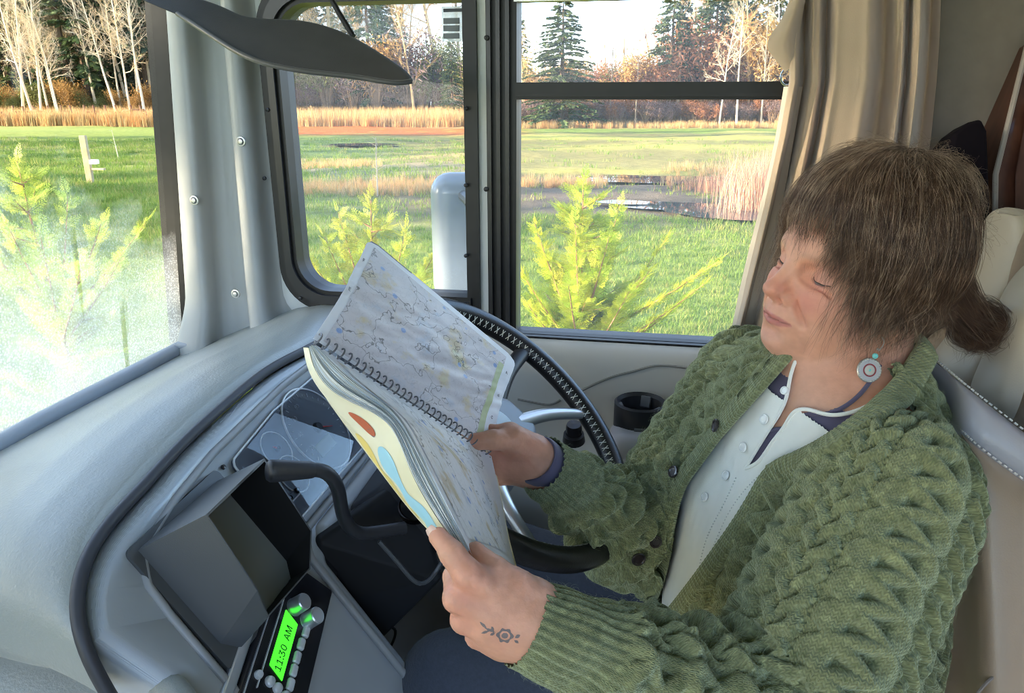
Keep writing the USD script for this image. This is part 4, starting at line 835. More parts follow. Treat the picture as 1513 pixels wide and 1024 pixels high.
# stake, bare saplings
s0 = gnd(134, 272); s1 = onp(123, 203, s0, (FWD[0], FWD[1], 0)); sd_ = unit(s1-s0)
sk = thing("wooden_stake", "leaning pale wooden stake with a small white box at its foot in the field", "stake"); Ts = frame((s0+s1)/2, RGT, sd_)
obj("stake", xf(rbox(.17, float(np.linalg.norm(s1-s0))+.1, .12, .01, 1), Ts), "stake_wood", sk); bx = onp(139, 239, s0-np.array([0, .15, 0]), (FWD[0], FWD[1], 0)); obj("white_box", box(bx-[.11, .06, .055], bx+[.11, .06, .055]), "white_paint", sk); obj("tag", box(onp(146, 250, s0, (0, 1, 0))-[.18, .05, .02], onp(146, 250, s0, (0, 1, 0))+[.18, .05, .03]), "stake_wood", sk)
def sapling(lab, base, top, n, seed, c):
    b0 = gnd(*base); b1 = onp(*top, b0, (FWD[0], FWD[1], 0)); r_ = np.random.default_rng(seed); T = Acc(); tw = Acc(); L = np.linalg.norm(b1-b0); T.add(*cone_tube(b0, b1, .022, .006, 6), c)
    for k in range(n):
        t = r_.uniform(.25, .98); p = b0+(b1-b0)*t; a = r_.uniform(0, 6.28); tw.add(*cone_tube(p, p+np.array([math.cos(a), math.sin(a), r_.uniform(.1, .9)])*L*.2*r_.uniform(.4, 1), .007, .003, 3), c)
    x = thing("bare_sapling", lab, "sapling"); obj("stem", *[T.mesh()[0]], "bark", x, smooth=False, col=T.mesh()[1]); obj("twigs", tw.mesh()[0], "bark", x, smooth=False, col=tw.mesh()[1], kind="stuff")
sapling("thin bare sapling standing alone in the field beyond the quarter window", (558, 292), (555, 203), 16, 1, (.40, .34, .26))
sapling("thin leaning bare stick right of the wooden stake", (176, 238), (165, 192), 5, 2, (.55, .50, .30))
# young cedars close to the vehicle: flat fern-like sprays on spreading branches
def spray(seed, n2=7):
    r_ = np.random.default_rng(seed); B, Tp, S = [], [], []
    for k in range(1, n2+1):
        t = k/(n2+.5)
        for sg_ in (-1, 1):
            ln = .42*(1-t)**.8*r_.uniform(.8, 1.1)+.07; a = sg_*r_.uniform(.65, .9); d = np.array([math.cos(a), math.sin(a), -.06]); b = np.array([t, 0, -.10*t*t])
            m_ = max(2, int(ln*11))
            B.append(b); Tp.append(b+d*ln); S.append([-d[1], d[0], 0])
            for j in range(1, m_):
                q = b+d*ln*j/m_
                for s2 in (-1, 1):
                    a2 = a+s2*r_.uniform(.45, .7); d2 = np.array([math.cos(a2), math.sin(a2), r_.uniform(-.25, .15)]); B.append(q); Tp.append(q+d2*ln*.42*(1-.6*j/m_)); S.append([-d2[1], d2[0], 0])
    B.append([0, 0, 0]); Tp.append([1.05, 0, -.12]); S.append([0, 1, 0])
    return np.array(B), np.array(Tp), np.array(S, float)
SPR = [spray(s) for s in (1, 2, 3)]
def cedar(name, lab, base, branches, seed, c=(.36, .42, .055), dens=1.0, sprlen=.20, top=None):
    r_ = np.random.default_rng(seed); x = thing(name, lab, "cedar"); T, L_ = Acc(), Acc(); base = np.asarray(base, float)
    for (pts, r0) in branches:
        q = spline(np.asarray(pts, float), 14)
        for k in range(13): T.add(*cone_tube(q[k], q[k+1], r0*(1-k/15), r0*(1-(k+1)/15), 5), (.28, .15, .085))
        L = np.linalg.norm(np.diff(q, axis=0), axis=1).sum(); ns = int(L/.015*dens)
        for k in range(ns+1):
            t = .16+.84*k/ns; i = min(int(t*13), 12); p = q[i]+(q[i+1]-q[i])*(t*13-i); d = unit(q[i+1]-q[i]); out = unit(np.cross(d, [0, 0, 1]) if abs(d[2]) < .93 else np.array([math.cos(k*2.4), math.sin(k*2.4), 0]))
            s_ = 1 if k % 2 else -1; a = r_.uniform(.5, 1.1) if k < ns else 0
            e1 = unit(d*math.cos(a)+out*s_*math.sin(a)+r_.normal(0, .16, 3)); nn = unit(np.cross(d, out)+r_.normal(0, .35, 3)); e2 = unit(np.cross(nn, e1)); nn = np.cross(e1, e2)
            ln = sprlen*r_.uniform(.7, 1.2)*(1.1-.55*t)*(1.3 if k == ns else 1); B, Tp, S = SPR[int(r_.integers(0, 3))]; Rm = np.stack([e1, e2, nn]); 
            v, f_ = diamonds(p+B@Rm*ln, p+Tp@Rm*ln, .012*ln+.0007, S@Rm); cc_ = np.asarray(c)*r_.uniform(.75, 1.25)*np.array([r_.uniform(.85, 1.15), 1, r_.uniform(.7, 1.3)]); L_.add(v, f_, cc_)
    (tm_, tc), (lm, lc) = T.mesh(), L_.mesh(); obj("stems", tm_, "bark", x, smooth=False, col=tc); obj("foliage", lm, "cedar_leaf", x, smooth=False, col=lc, kind="stuff")
def cedar_px(name, lab, basepx, dist, tips, seed, c, topz=None, extra=26, dens=1.0, sprlen=.2):
    """tips: (px, row, distance) ends of the main branches; the stem stands at distance dist"""
    b = far(basepx, dist); r_ = np.random.default_rng(seed+50); br = []; lead = at(*tips[0][:2], tips[0][2]); b = np.array([lead[0]*.3+b[0]*.7, b[1], GZ]); br.append(([b, b+(lead-b)*.35+[.02, 0, 0], b+(lead-b)*.7, lead], .022))
    for px, row, d in tips[1:]:
        e = at(px, row, d); t = np.clip((e[2]-b[2])/(lead[2]-b[2])*.62, .05, .9)*r_.uniform(.75, .95); p = b+(lead-b)*t; mid = (p+e)/2+np.array([0, 0, -.03]); br.append(([p, p+(mid-p)*.6+[0, 0, .01], mid+(e-mid)*.4, e], .010))
    for k in range(extra):
        t = r_.uniform(.05, .93); p = b+(lead-b)*t; a = r_.uniform(0, 6.28); ln = (.58*(1-t)+.10)*r_.uniform(.6, 1.05); e = p+np.array([math.cos(a)*ln, math.sin(a)*ln, ln*r_.uniform(.15, .75)]); br.append(([p, p+(e-p)*.4+[0, 0, -.01*ln], p+(e-p)*.75, e], .007))
    cedar(name, lab, b, br, seed, c, dens, sprlen)
cedar_px("cedar_sapling", "bright yellow-green young cedar close outside the side window", 872, 4.4, [(862, 268, 4.3), (1062, 385, 4.25), (985, 352, 4.4), (915, 305, 4.6), (790, 330, 4.3), (770, 400, 4.5), (1040, 420, 4.0), (960, 400, 4.1), (805, 375, 4.7), (850, 330, 4.1), (1010, 445, 4.2), (780, 450, 4.2), (900, 350, 4.2), (930, 430, 4.0), (840, 420, 4.0)], 1, (.38, .43, .035), dens=1.45, extra=72, sprlen=.14)
cedar_px("cedar_sapling", "young cedar with yellow tips outside the front quarter window behind the map", 520, 4.6, [(548, 296, 4.6), (425, 345, 4.5), (445, 385, 4.3), (500, 315, 4.8), (600, 340, 4.5), (640, 380, 4.4), (470, 400, 4.2), (540, 370, 4.3), (620, 410, 4.2), (480, 350, 4.5)], 2, (.36, .38, .05), dens=1.1, extra=26, sprlen=.15)
cedar_px("cedar_sapling", "young cedar blurred by the wet glass at the left of the windscreen", 40, 4.4, [(25, 238, 4.4), (-60, 300, 4.4), (150, 330, 4.3), (100, 290, 4.5), (215, 330, 4.5), (60, 350, 4.2), (180, 380, 4.3), (10, 330, 4.2), (120, 390, 4.0)], 3, (.36, .43, .08), dens=.9, extra=26, sprlen=.16)
# door mirror outside
mi = thing("door_mirror", "pale door mirror seen through the front quarter window beside its frame", "mirror")
mc = onp(668, 352, (0, 1.66, 0), (0, 1, 0))
hb_ = rbox(.15, .09, .30, .045, 5); hb_.apply_transform(frame(mc+np.array([.03, .0, 0]), (.97, .24, 0), (-.24, .97, 0)))
pm("mirror_shell", (.17, .20, .235), .25, coat=.5); obj("housing", hb_, "mirror_shell", mi, smooth=60)
pm("mirror_face", (.80, .84, .90), .04, metallic=1.0); obj("mirror_glass", xf(rbox(.004, .076, .26, .002), frame(mc+np.array([.106, .018, 0]), (.97, .24, 0), (-.24, .97, 0))), "mirror_face", mi)
obj("bracket", tube(np.array([mc+[.03, -.01, .1], [mc[0]+.10, 1.42, mc[2]+.12], [mc[0]+.12, 1.36, mc[2]+.12]]), .012, 10), "black_plastic", mi)
# a big fir ahead of the vehicle shades the cab from the low sun
SH = SUN[:2]/np.linalg.norm(SUN[:2]); SP_ = np.array([-SH[1], SH[0]])
for k, (d, off, h_) in enumerate(((10, -.5, 10.5), (12.5, .5, 11.5), (11, 1.5, 11), (14.5, -.2, 13), (15, 1.1, 13))):
    p = np.array([0, .5])+SH*d+SP_*off; instance("conifer", KC[0], (p[0], p[1], GZ-.05), k*1.3, (h_*.72, h_*.72, h_), (0, 0), ["fir nearest the vehicle's nose", "fir second from the vehicle's nose", "fir at the right of the group ahead of the vehicle", "fir at the back of the group ahead of the vehicle", "fir at the far right of the group ahead"][k], "tree")

# firs along the field's left side, beyond the frame, throw the long shadow bands that lie across the field
rs = np.random.default_rng(77)
for k in range(15):
    y = -11+k*3.1+rs.uniform(-.8, .8); h_ = rs.uniform(11, 19); x_ = -50-.12*(y+11)+rs.uniform(-2, 2)
    instance("conifer", KC[int(rs.integers(0, 4))], (x_, y, GZ-.05), k*1.7, (h_*rs.uniform(.7, 1.1),)*2+(h_,), (0, 0), "dark fir in the row left of the field, beyond the windscreen's edge", "tree", "firs left of the field")
# ------------------------------------------------------------------ curtain, cabinet, seat
pm("curtain_cloth", (.40, .305, .215), .85, col2=(.45, .345, .25), scale=3, bump=.35, bscale=900, bdist=.0006, sheen=.25)
pm("lining_cloth", (.62, .54, .43), .85, bump=.2, bscale=900, bdist=.0005)
cu = thing("curtain", "tan pleated cab curtain gathered at the rear end of the side window", "curtain")
rows = np.array([(-40, 1166, 1392), (60, 1166, 1388), (120, 1166, 1384), (200, 1152, 1376), (300, 1130, 1362), (400, 1106, 1345), (520, 1076, 1320), (640, 1050, 1300)], float)
tt = np.linspace(0, 1, 60); yrow = np.interp(tt, [0, 1], [-40, 640]); xl = np.interp(yrow, rows[:, 0], rows[:, 1]); xr = np.interp(yrow, rows[:, 0], rows[:, 2])
ss = np.linspace(0, 1, 340); fold = np.zeros_like(ss)
phase = np.cumsum(1+.75*np.sin(ss*9.0+.6)+.4*np.sin(ss*23+2)); phase = phase/phase[-1]*2*np.pi*5.0
V = np.zeros((60, 340, 3))
for i in range(60):
    tw = tt[i]; sk_ = ss+.05*np.sin(ss*7+tw*2.5)*tw
    for_x = xl[i]+(xr[i]-xl[i])*ss
    d = .038*np.sin(phase+1.1*tw*np.sin(ss*6))+.012*np.sin(phase*2.0+1.3+2.6*tw)+.010*np.sin(phase*.5+5*tw)
    d = np.sign(d)*np.abs(d/.05)**.8*.05
    for j in range(0, 340):
        V[i, j] = onp(for_x[j], yrow[i], (0, W-.084-d[j], 0), (0, 1, 0))
obj("cloth", grid(V), "curtain_cloth", cu, smooth=60)
Vl = []
for y_, x0, x1 in ((128, 1158, 1172), (200, 1146, 1160), (300, 1124, 1142), (400, 1099, 1120), (500, 1078, 1100), (600, 1058, 1080)):
    Vl.append([onp(x0, y_, (0, W-.075, 0), (0, 1, 0)), onp((x0+x1)/2, y_, (0, W-.092, 0), (0, 1, 0)), onp(x1, y_, (0, W-.086, 0), (0, 1, 0)), onp(x1+14, y_, (0, W-.05, 0), (0, 1, 0))])
Vl = np.array(Vl); Vl = np.stack([spline(Vl[:, k], 30) for k in range(4)], 1); obj("lining", grid(Vl), "lining_cloth", cu, smooth=60)
fl = np.array([[(1192, -10), (1180, -12), (1166, 2)], [(1186, 22), (1166, 30), (1150, 36)], [(1182, 50), (1158, 58), (1134, 66)], [(1180, 72), (1164, 82), (1146, 88)], [(1178, 84), (1170, 98), (1160, 106)]], float)
Fz = np.array([[.10, .125, .11], [.10, .14, .118], [.10, .145, .12], [.10, .13, .115], [.10, .115, .11]])
V = np.array([[onp(*fl[i, j], (0, W-Fz[i, j], 0), (0, 1, 0)) for j in range(3)] for i in range(5)]); V = np.stack([spline(V[:, k], 24) for k in range(3)], 1); V = np.stack([spline(V[k], 14) for k in range(24)])
obj("folded_corner", cat([grid(V), grid(V+[0, .003, 0], flip=True)]), "curtain_cloth", cu, smooth=60)
p = onp(1163, 114, (0, W-.10, 0), (0, 1, 0)); a = np.linspace(0, 2*np.pi, 25)[:-1]
obj("curtain_ring", xf(tube(np.column_stack([.009*np.cos(a), .012*np.sin(a), 0*a]), .0016, 6, closed=True), frame(p, (1, 0, 0), (0, .3, 1))), "chrome", cu, smooth=60)
cb = thing("wood_cabinet", "dark reddish wood cabinet edge behind the driver's seat at the picture's right side", "cabinet")
wq = [at(x, y, 1.08) for x, y in ((1525, 60), (1474, 262), (1474, 420), (1640, 420), (1640, 60))]
nrm = unit(np.cross(wq[1]-wq[0], wq[3]-wq[0])); obj("side_panel", tmm(m3.Manifold.hull_points(np.vstack([wq, np.array(wq)+FWD*.08]).astype(np.float32))), "wood", cb)
pm("edge_grey", (.30, .27, .25), .5)
obj("edge_strip", tube(np.array([at(1522, 50, 1.075), at(1471, 258, 1.075), at(1469, 420, 1.075)]), .004, 8), "edge_grey", cb)
obj("door_stile", tmm(m3.Manifold.hull_points(np.array([at(x, y, d) for x, y in ((1520, 150), (1500, 262), (1500, 420), (1512, 420), (1512, 262), (1532, 150)) for d in (1.068, 1.079)]).astype(np.float32))), "wood", cb)

pm("seat_tan", (.33, .245, .175), .42, col2=(.37, .28, .205), scale=5, bump=.3, bscale=500, bdist=.0008, spec=.45)
pm("seat_cream", (.50, .43, .33), .42, col2=(.54, .47, .37), scale=5, bump=.3, bscale=500, bdist=.0008, spec=.45)
pm("seat_thread", (.70, .66, .62), .7)
pm("seat_seam", (.20, .17, .15), .7)
se = thing("driver_seat", "cream and tan leather driver's seat with stitched seams behind the woman", "seat")
TB = unit((-.16, 0, 1.0)); TB = unit((.17, 0, 1.0)); NB = np.array([-TB[2], 0, TB[0]])            # backrest axis up and facing
RB = np.stack([NB, np.array([0, 1.0, 0]), TB], 1)
def f_back(p): 
    d = sd_box(p, (.475, .90, .86), (.060, .215, .44), .055, RB)
    d = smin(d, sd_cone(p, (.385, .665, .62), (.452, .675, 1.04), .058, .052), .05); d = smin(d, sd_cone(p, (.40, 1.13, .62), (.455, 1.13, 1.04), .060, .05), .05)
    return d
obj("backrest", mesh_sdf(f_back, (.25, .56, .35), (.70, 1.25, 1.36), .012), "seat_tan", se, smooth=True)
def pillow(poly, depth, th, n=120, tilt=0.0):
    """a soft cushion: the outline at its distance, puffed towards the viewer's side and away from it"""
    q = np.array([at(x, y, depth+tilt*(y-400)/100) for x, y in poly]); rg_ = spline(q, n, closed=True); c = rg_.mean(0); lays = []
    for t in np.linspace(-1, 1, 15): lays.append(c+(rg_-c)*(1-.20*(1-math.sqrt(max(1-t*t, 0))))*(1 if abs(t) < 1 else .999)-FWD*th*.5*t*(1 if t < 0 else 1))
    g = grid(np.array(lays), closed_v=True); dome = []
    for s_ in (.8, .6, .4, .2, .02): dome.append(c+(rg_-c)*.80*s_/.8-FWD*(th*.5+th*.28*(1-(s_/.8)**2)))
    g2 = grid(np.array([lays[-1]]+dome[1:]), closed_v=True); m_ = cat([g, g2, fan(lays[0], True)]); m_.merge_vertices(); m_.fix_normals(); return m_
obj("headrest", pillow([(1474, 309), (1468, 345), (1446, 420), (1412, 495), (1384, 545), (1400, 575), (1450, 610), (1520, 660), (1620, 660), (1640, 500), (1620, 330), (1540, 316), (1505, 312)], 1.02, .09), "seat_cream", se, smooth=60)
obj("headrest_piping", tube(spline([at(x, y, .985) for x, y in ((1474, 312), (1495, 314), (1513, 319), (1545, 324), (1600, 334))], 24), .0032, 8), "seat_cream", se, smooth=60)
obj("shoulder_wing", pillow([(1530, 384), (1512, 402), (1497, 428), (1482, 470), (1464, 530), (1446, 584), (1452, 612), (1490, 640), (1540, 680), (1640, 720), (1680, 560), (1640, 410), (1580, 380)], .93, .08), "seat_cream", se, smooth=60)
# the stitched band that runs over the top of the near bolster
bandA = spline([at(x, y, d) for x, y, d in ((1330, 495, .95), (1380, 532, .88), (1420, 566, .815), (1465, 602, .78), (1520, 644, .77), (1600, 705, .76))], 50); bandB = spline([at(x, y, d) for x, y, d in ((1362, 572, .90), (1405, 616, .81), (1440, 655, .745), (1475, 682, .74), (1520, 714, .735), (1600, 770, .73))], 50)
mid = (bandA+bandB)/2+unit(np.cross(bandA[-1]-bandA[0], bandB[25]-bandA[25]))*0; up_ = UPV*.006-FWD*.012
V = np.stack([bandA+FWD*.03, bandA, bandA*.7+bandB*.3+up_, mid+up_*1.3, bandA*.3+bandB*.7+up_, bandB, bandB+FWD*.03], 1)
pm("seat_band", (.40, .39, .42), .34, bump=.25, bscale=500, bdist=.0008)
obj("stitched_band", grid(V), "seat_band", se, smooth=70)
for nm, base, off in (("seam_stitches", bandA, .004), ("seam_stitches", bandB, -.004)):
    q = base+UPV*off*.2-FWD*.004; M_ = []
    for k in range(3, 46): M_.append(tube(np.array([q[k]*.8+q[k+1]*.2, q[k]*.2+q[k+1]*.8]), .0011, 5))
    obj(nm, cat(M_), "seat_thread", se, kind="stuff")
V = np.stack([bandB+FWD*.006, bandB+UPV*-.012-FWD*.010, bandB-UPV*.06-FWD*.022+RGT*.0, bandB-UPV*.16-FWD*.030, bandB-UPV*.34-FWD*.03, bandB-UPV*.6], 1); V = np.stack([spline(V[k], 24) for k in range(50)])
obj("side_bolster", grid(V), "seat_tan", se, smooth=70)
cv = spline([at(x, y, .715) for x, y in ((1440, 1030), (1462, 1005), (1490, 985), (1530, 962))], 20); obj("bolster_seam", tube(cv, .0016, 6), "seat_seam", se)
def f_cush(p): return smin(sd_box(p, (.14, .90, .47), (.30, .255, .075), .06), sd_cone(p, (-.12, .68, .50), (.36, .67, .52), .055, .055), .04)
obj("cushion", mesh_sdf(f_cush, (-.25, .58, .34), (.50, 1.20, .66), .014), "seat_tan", se, smooth=True)
obj("pedestal", hull(*[sph((x, y, z), .03) for x in (-.02, .30) for y in (.74, 1.06) for z in (.02, .40)]), "black_plastic", se)
ar = [onp(x, y, (0, 1.16, 0), (0, 1, 0)) for x, y in ((916, 652), (1010, 652))]
obj("armrest", hull(*[sph(q, .024) for q in (ar[0]+[.004, 0, -.008], ar[0]+[.004, .05, -.008], ar[1]+[.2, 0, -.008], ar[1]+[.2, .05, -.008])]), "seat_band", se, smooth=60)
cp = thing("dark_cap", "small dark pointed fabric shape above the seat headrest behind the woman's hair", "cap")
pm("dark_felt", (.006, .0045, .007), .95, spec=.1, bump=.4, bscale=400, bdist=.001)
cq = [at(x, y, d) for x, y, d in ((1396, 222, 1.06), (1414, 200, 1.05), (1432, 187, 1.05), (1444, 184, 1.05), (1450, 196, 1.05), (1450, 245, 1.05), (1455, 330, 1.06), (1380, 330, 1.06))]
obj("felt", hull(*[sph(q+FWD*dd, .006) for q in cq for dd in (0, .03)]), "dark_felt", cp, smooth=40)
obj("felt_trim", tube(spline(cq[:5], 20), .004, 6), "seam_black", cp)
# ------------------------------------------------------------------ the woman
from scipy.spatial.transform import Rotation as Rot
HR = Rot.from_euler("ZYX", [.45, .13, .12]).as_matrix()@np.array([[-1, 0, 0], [0, -1, 0], [0, 0, 1.0]]); HO = np.array([.244, .905, 1.197])
def H(x, y, z): return HO+HR@np.array([x, y, z], float)
def toH(p): return (p-HO)@HR
tf = unit((-.945, -.326, 0)); tl = unit((.326, -.945, 0)); tz = np.array([0, 0, 1.0]); RT = np.stack([tf, tl, tz], 1)
Sn, Sf = np.array([.250, .705, 1.028]), np.array([.150, 1.055, 1.02]); NBs = np.array([.238, .888, 1.085])
En, Wn = at(1150, 1085, .665), at(786, 921, .618); Ef, Wf = np.array([.002, .925, .815]), at(806, 690, .90)
TC = np.array([.222, .885, .93])
def T3(a, b, c): return TC+RT@np.array([a, b, c])
def sm(lst, k):
    d = lst[0]
    for q in lst[1:]: d = smin(d, q, k)
    return d
def f_torso(p):
    d = sd_ell(p, T3(0, 0, 0), (.108, .150, .20), RT)
    for s in (-1, 1): d = smin(d, sd_ell(p, T3(.070, .072*s, -.035), (.062, .066, .068), RT), .05)
    d = smin(d, sd_ell(p, T3(.035, 0, -.19), (.125, .150, .15), RT), .07); d = smin(d, sd_ell(p, T3(-.01, 0, -.33), (.135, .175, .13), RT), .06)
    d = smin(d, sd_cone(p, NBs+[.015, 0, -.045], Sn+[.0, .03, -.005], .044, .046), .05); d = smin(d, sd_cone(p, NBs+[.015, 0, -.04], Sf+[0, -.03, -.005], .044, .048), .05)
    return d
def f_neck(p): return smin(sd_cone(p, H(-.022, 0, -.03), NBs+np.array([.012, 0, -.01]), .053, .058), sd_cone(p, H(.02, 0, -.075), NBs+tf*.035+[0, 0, -.02], .036, .044), .03)
def f_head(q):
    """q: head-local points; x forward, y towards the camera side, z up"""
    d = sd_ell(q, (.000, 0, .045), (.094, .073, .083)); d = smin(d, sd_ell(q, (.040, 0, .018), (.056, .061, .072)), .03); d = smin(d, sd_ell(q, (.052, 0, -.025), (.043, .050, .056)), .025)
    d = smin(d, sd_ell(q, (.0845, 0, -.046), (.021, .032, .026)), .020)
    for s in (-1, 1):
        d = smin(d, sd_cone(q, (.006, .046*s, -.050), (.074, .014*s, -.0745), .017, .0160), .020); d = smin(d, sd_ell(q, (.066, .037*s, -.019), (.024, .023, .021)), .018)
        d = smin(d, sd_ell(q, (.056, .043*s, -.048), (.026, .017, .026)), .02)
        d = smin(d, sd_cone(q, (.088, .010*s, .031), (.073, .044*s, .029), .009, .009), .014)
        d = smax(d, -sd_ell(q, (.092, .030*s, .013), (.014, .017, .011)), .012)
        d = smin(d, sd_ell(q, (.0695, .032*s, .0125), (.0142, .0150, .0138)), .004)
        d = smax(d, -sd_cone(q, (.092, .017*s, .006), (.0785, .052*s, -.003), .0016, .0012), .006)       # under-lid crease
        d = smax(d, -sd_cone(q, (.0945, .0205*s, -.021), (.0885, .0370*s, -.041), .0014, .0008), .010)      # cheek fold
    d = smin(d, sd_ell(q, (.0845, 0, -.0755), (.0175, .021, .0155)), .014)
    d = smin(d, sd_cone(q, (.091, 0, .024), (.1105, 0, -.0115), .0072, .0098), .009); d = smin(d, sd_ell(q, (.1150, 0, -.0150), (.0095, .0105, .0088)), .005)
    for s in (-1, 1): d = smin(d, sd_ell(q, (.0985, .0140*s, -.0200), (.0110, .0066, .0085)), .005)
    d = smin(d, sd_cone(q, (.108, 0, -.022), (.098, 0, -.028), .0060, .007), .006)
    for s in (-1, 1): d = smax(d, -sd_ell(q, (.1045, .0070*s, -.0268), (.0058, .0032, .0036)), .003)
    ul = sm([sd_cone(q, (.0870, -.0275, -.0475), (.1030, -.005, -.0440), .0022, .0048), sd_cone(q, (.1030, -.005, -.0440), (.1030, .005, -.0440), .0048, .0048), sd_cone(q, (.1030, .005, -.0440), (.0870, .0275, -.0475), .0048, .0022)], .004)
    ll = sm([sd_cone(q, (.0865, -.0250, -.0495), (.1000, 0, -.0530), .0026, .0064), sd_cone(q, (.1000, 0, -.0530), (.0865, .0250, -.0495), .0064, .0026)], .006)
    d = smin(d, ul, .006); d = smin(d, ll, .006)
    for s in (-1, 1): d = smax(d, -sm([sd_cone(q, (.1095, 0, -.0485), (.1020, .013*s, -.0485), .0010, .0010), sd_cone(q, (.1020, .013*s, -.0485), (.0865, .0320*s, -.0468), .0010, .0010)], .002), .0035)
    d = smax(d, -sd_ell(q, (.107, 0, -.0650), (.010, .018, .0060)), .010)
    for s in (-1, 1):                                                                                             # ears
        e = sm([sd_ell(q, (-.006, .074*s, .004), (.017, .0085, .029)), sd_ell(q, (.004, .0770*s, -.031), (.0095, .0062, .0125))], .012); e = smax(e, -sd_ell(q, (-.003, .083*s, .006), (.010, .0065, .017)), .006); d = smin(d, e, .007)
    return d
def f_skinhead(p): 
    return smin(smin(f_head(toH(p)), f_neck(p), .022), f_torso(p), .035)
mh = mesh_sdf(f_skinhead, (.05, .70, .99), (.40, 1.08, 1.36), .0017)
mt = mesh_sdf(lambda p: smin(f_torso(p), f_neck(p), .035), (-.02, .60, .42), (.45, 1.16, 1.04), .008)
# hands: chains of joints given where the photo shows them, closed on the book
def chain(pts): return [(np.asarray(a, float), r) for a, r in pts]
def f_chain(p, c, k=.004):
    d = None
    for (a, ra), (b, rb) in zip(c[:-1], c[1:]):
        e = sd_cone(p, a, b, ra, rb); d = e if d is None else smin(d, e, k)
    return d
def A_(x, y, d): return at(x, y, d)
NH = dict(
    index=[(A_(742, 886, .604), .0135), (A_(690, 848, .590), .0118), (A_(668, 818, .592), .0098), (A_(648, 793, .598), .0078)],
    middle=[(A_(726, 908, .600), .0135), (A_(676, 884, .594), .0115), (A_(672, 852, .622), .0095), (A_(686, 836, .648), .0078)],
    ring=[(A_(722, 928, .604), .0130), (A_(686, 915, .602), .0110), (A_(684, 885, .630), .0090), (A_(700, 866, .652), .0075)],
    little=[(A_(738, 948, .612), .0120), (A_(706, 940, .614), .0098), (A_(702, 912, .638), .0082), (A_(716, 894, .656), .0068)],
    thumb=[(A_(788, 892, .618), .0175), (A_(764, 868, .612), .0145), (A_(732, 845, .612), .0118), (A_(702, 817, .616), .0092)])
FH = dict(
    thumb=[(A_(786, 668, .895), .0180), (A_(758, 650, .868), .0142), (A_(728, 650, .852), .0112), (A_(696, 653, .845), .0098)],
    index=[(A_(752, 642, .880), .0125), (A_(722, 640, .893), .0105), (A_(700, 634, .900), .0088), (A_(684, 632, .902), .0075)],
    middle=[(A_(742, 662, .890), .0125), (A_(712, 658, .902), .0105), (A_(690, 652, .906), .0088), (A_(674, 650, .904), .0075)],
    ring=[(A_(738, 682, .892), .0120), (A_(710, 680, .904), .0100), (A_(690, 676, .908), .0085), (A_(676, 674, .906), .0072)],
    little=[(A_(740, 700, .892), .0110), (A_(716, 699, .904), .0092), (A_(698, 696, .908), .0078), (A_(688, 694, .906), .0066)])
def f_nearhand(p):
    w = sd_cone(p, Wn+(En-Wn)*.35, Wn, .036, .0265)
    palm = None
    for f_, rr_ in (("index", .014), ("middle", .0145), ("ring", .014), ("little", .0125)):
        e = sd_cone(p, Wn+(NH[f_][0][0]-Wn)*.10, NH[f_][0][0], .0200, rr_); palm = e if palm is None else smin(palm, e, .016)
    d = smin(w, palm, .022); d = smin(d, sd_cone(p, NH["thumb"][0][0], NH["index"][0][0], .016, .010), .016)
    for f_ in ("index", "middle", "ring", "little"): d = smin(d, f_chain(p, NH[f_]), .006)
    return smin(d, f_chain(p, NH["thumb"]), .010)
def f_farhand(p):
    w = sd_cone(p, Wf+(Ef-Wf)*.4, Wf, .036, .026); palm = None
    for f_, rr_ in (("index", .0140), ("middle", .0145), ("ring", .0145), ("little", .0135)):
        e = sd_cone(p, Wf+(FH[f_][0][0]-Wf)*.15, FH[f_][0][0], .0195, rr_); palm = e if palm is None else smin(palm, e, .016)
    d = smin(w, palm, .02); d = smin(d, sd_cone(p, FH["thumb"][0][0], FH["thumb"][1][0], .020, .0135), .014)
    for f_ in ("index", "middle", "ring", "little"): d = smin(d, f_chain(p, FH[f_]), .006)
    return smin(d, f_chain(p, FH["thumb"]), .007)
def bounds(ch, extra, m_=.035):
    q = np.array([a for c in ch.values() for a, _ in c]+extra); return q.min(0)-m_, q.max(0)+m_
mn = mesh_sdf(f_nearhand, *bounds(NH, [Wn, Wn+(En-Wn)*.3]), .0017); mf = mesh_sdf(f_farhand, *bounds(FH, [Wf, Wf+(Ef-Wf)*.3]), .0020)
def crease(m_, ch):
    v = np.asarray(m_.vertices); n = vnormals(m_); d = .0007*(meshkit.fbm(v*110, 3, 14)-.5)*2
    for nm_, c in ch.items():
        for j in (1, 2):
            a = unit(c[j+1][0]-c[j-1][0]); w = np.exp(-((v-c[j][0])**2).sum(1)/.0105**2); d += w*.00042*np.sin((v-c[j][0])@a*2*np.pi/.0034)
    return tm(v+n*d[:, None], m_.faces)
mn, mf = crease(mn, NH), crease(mf, FH)
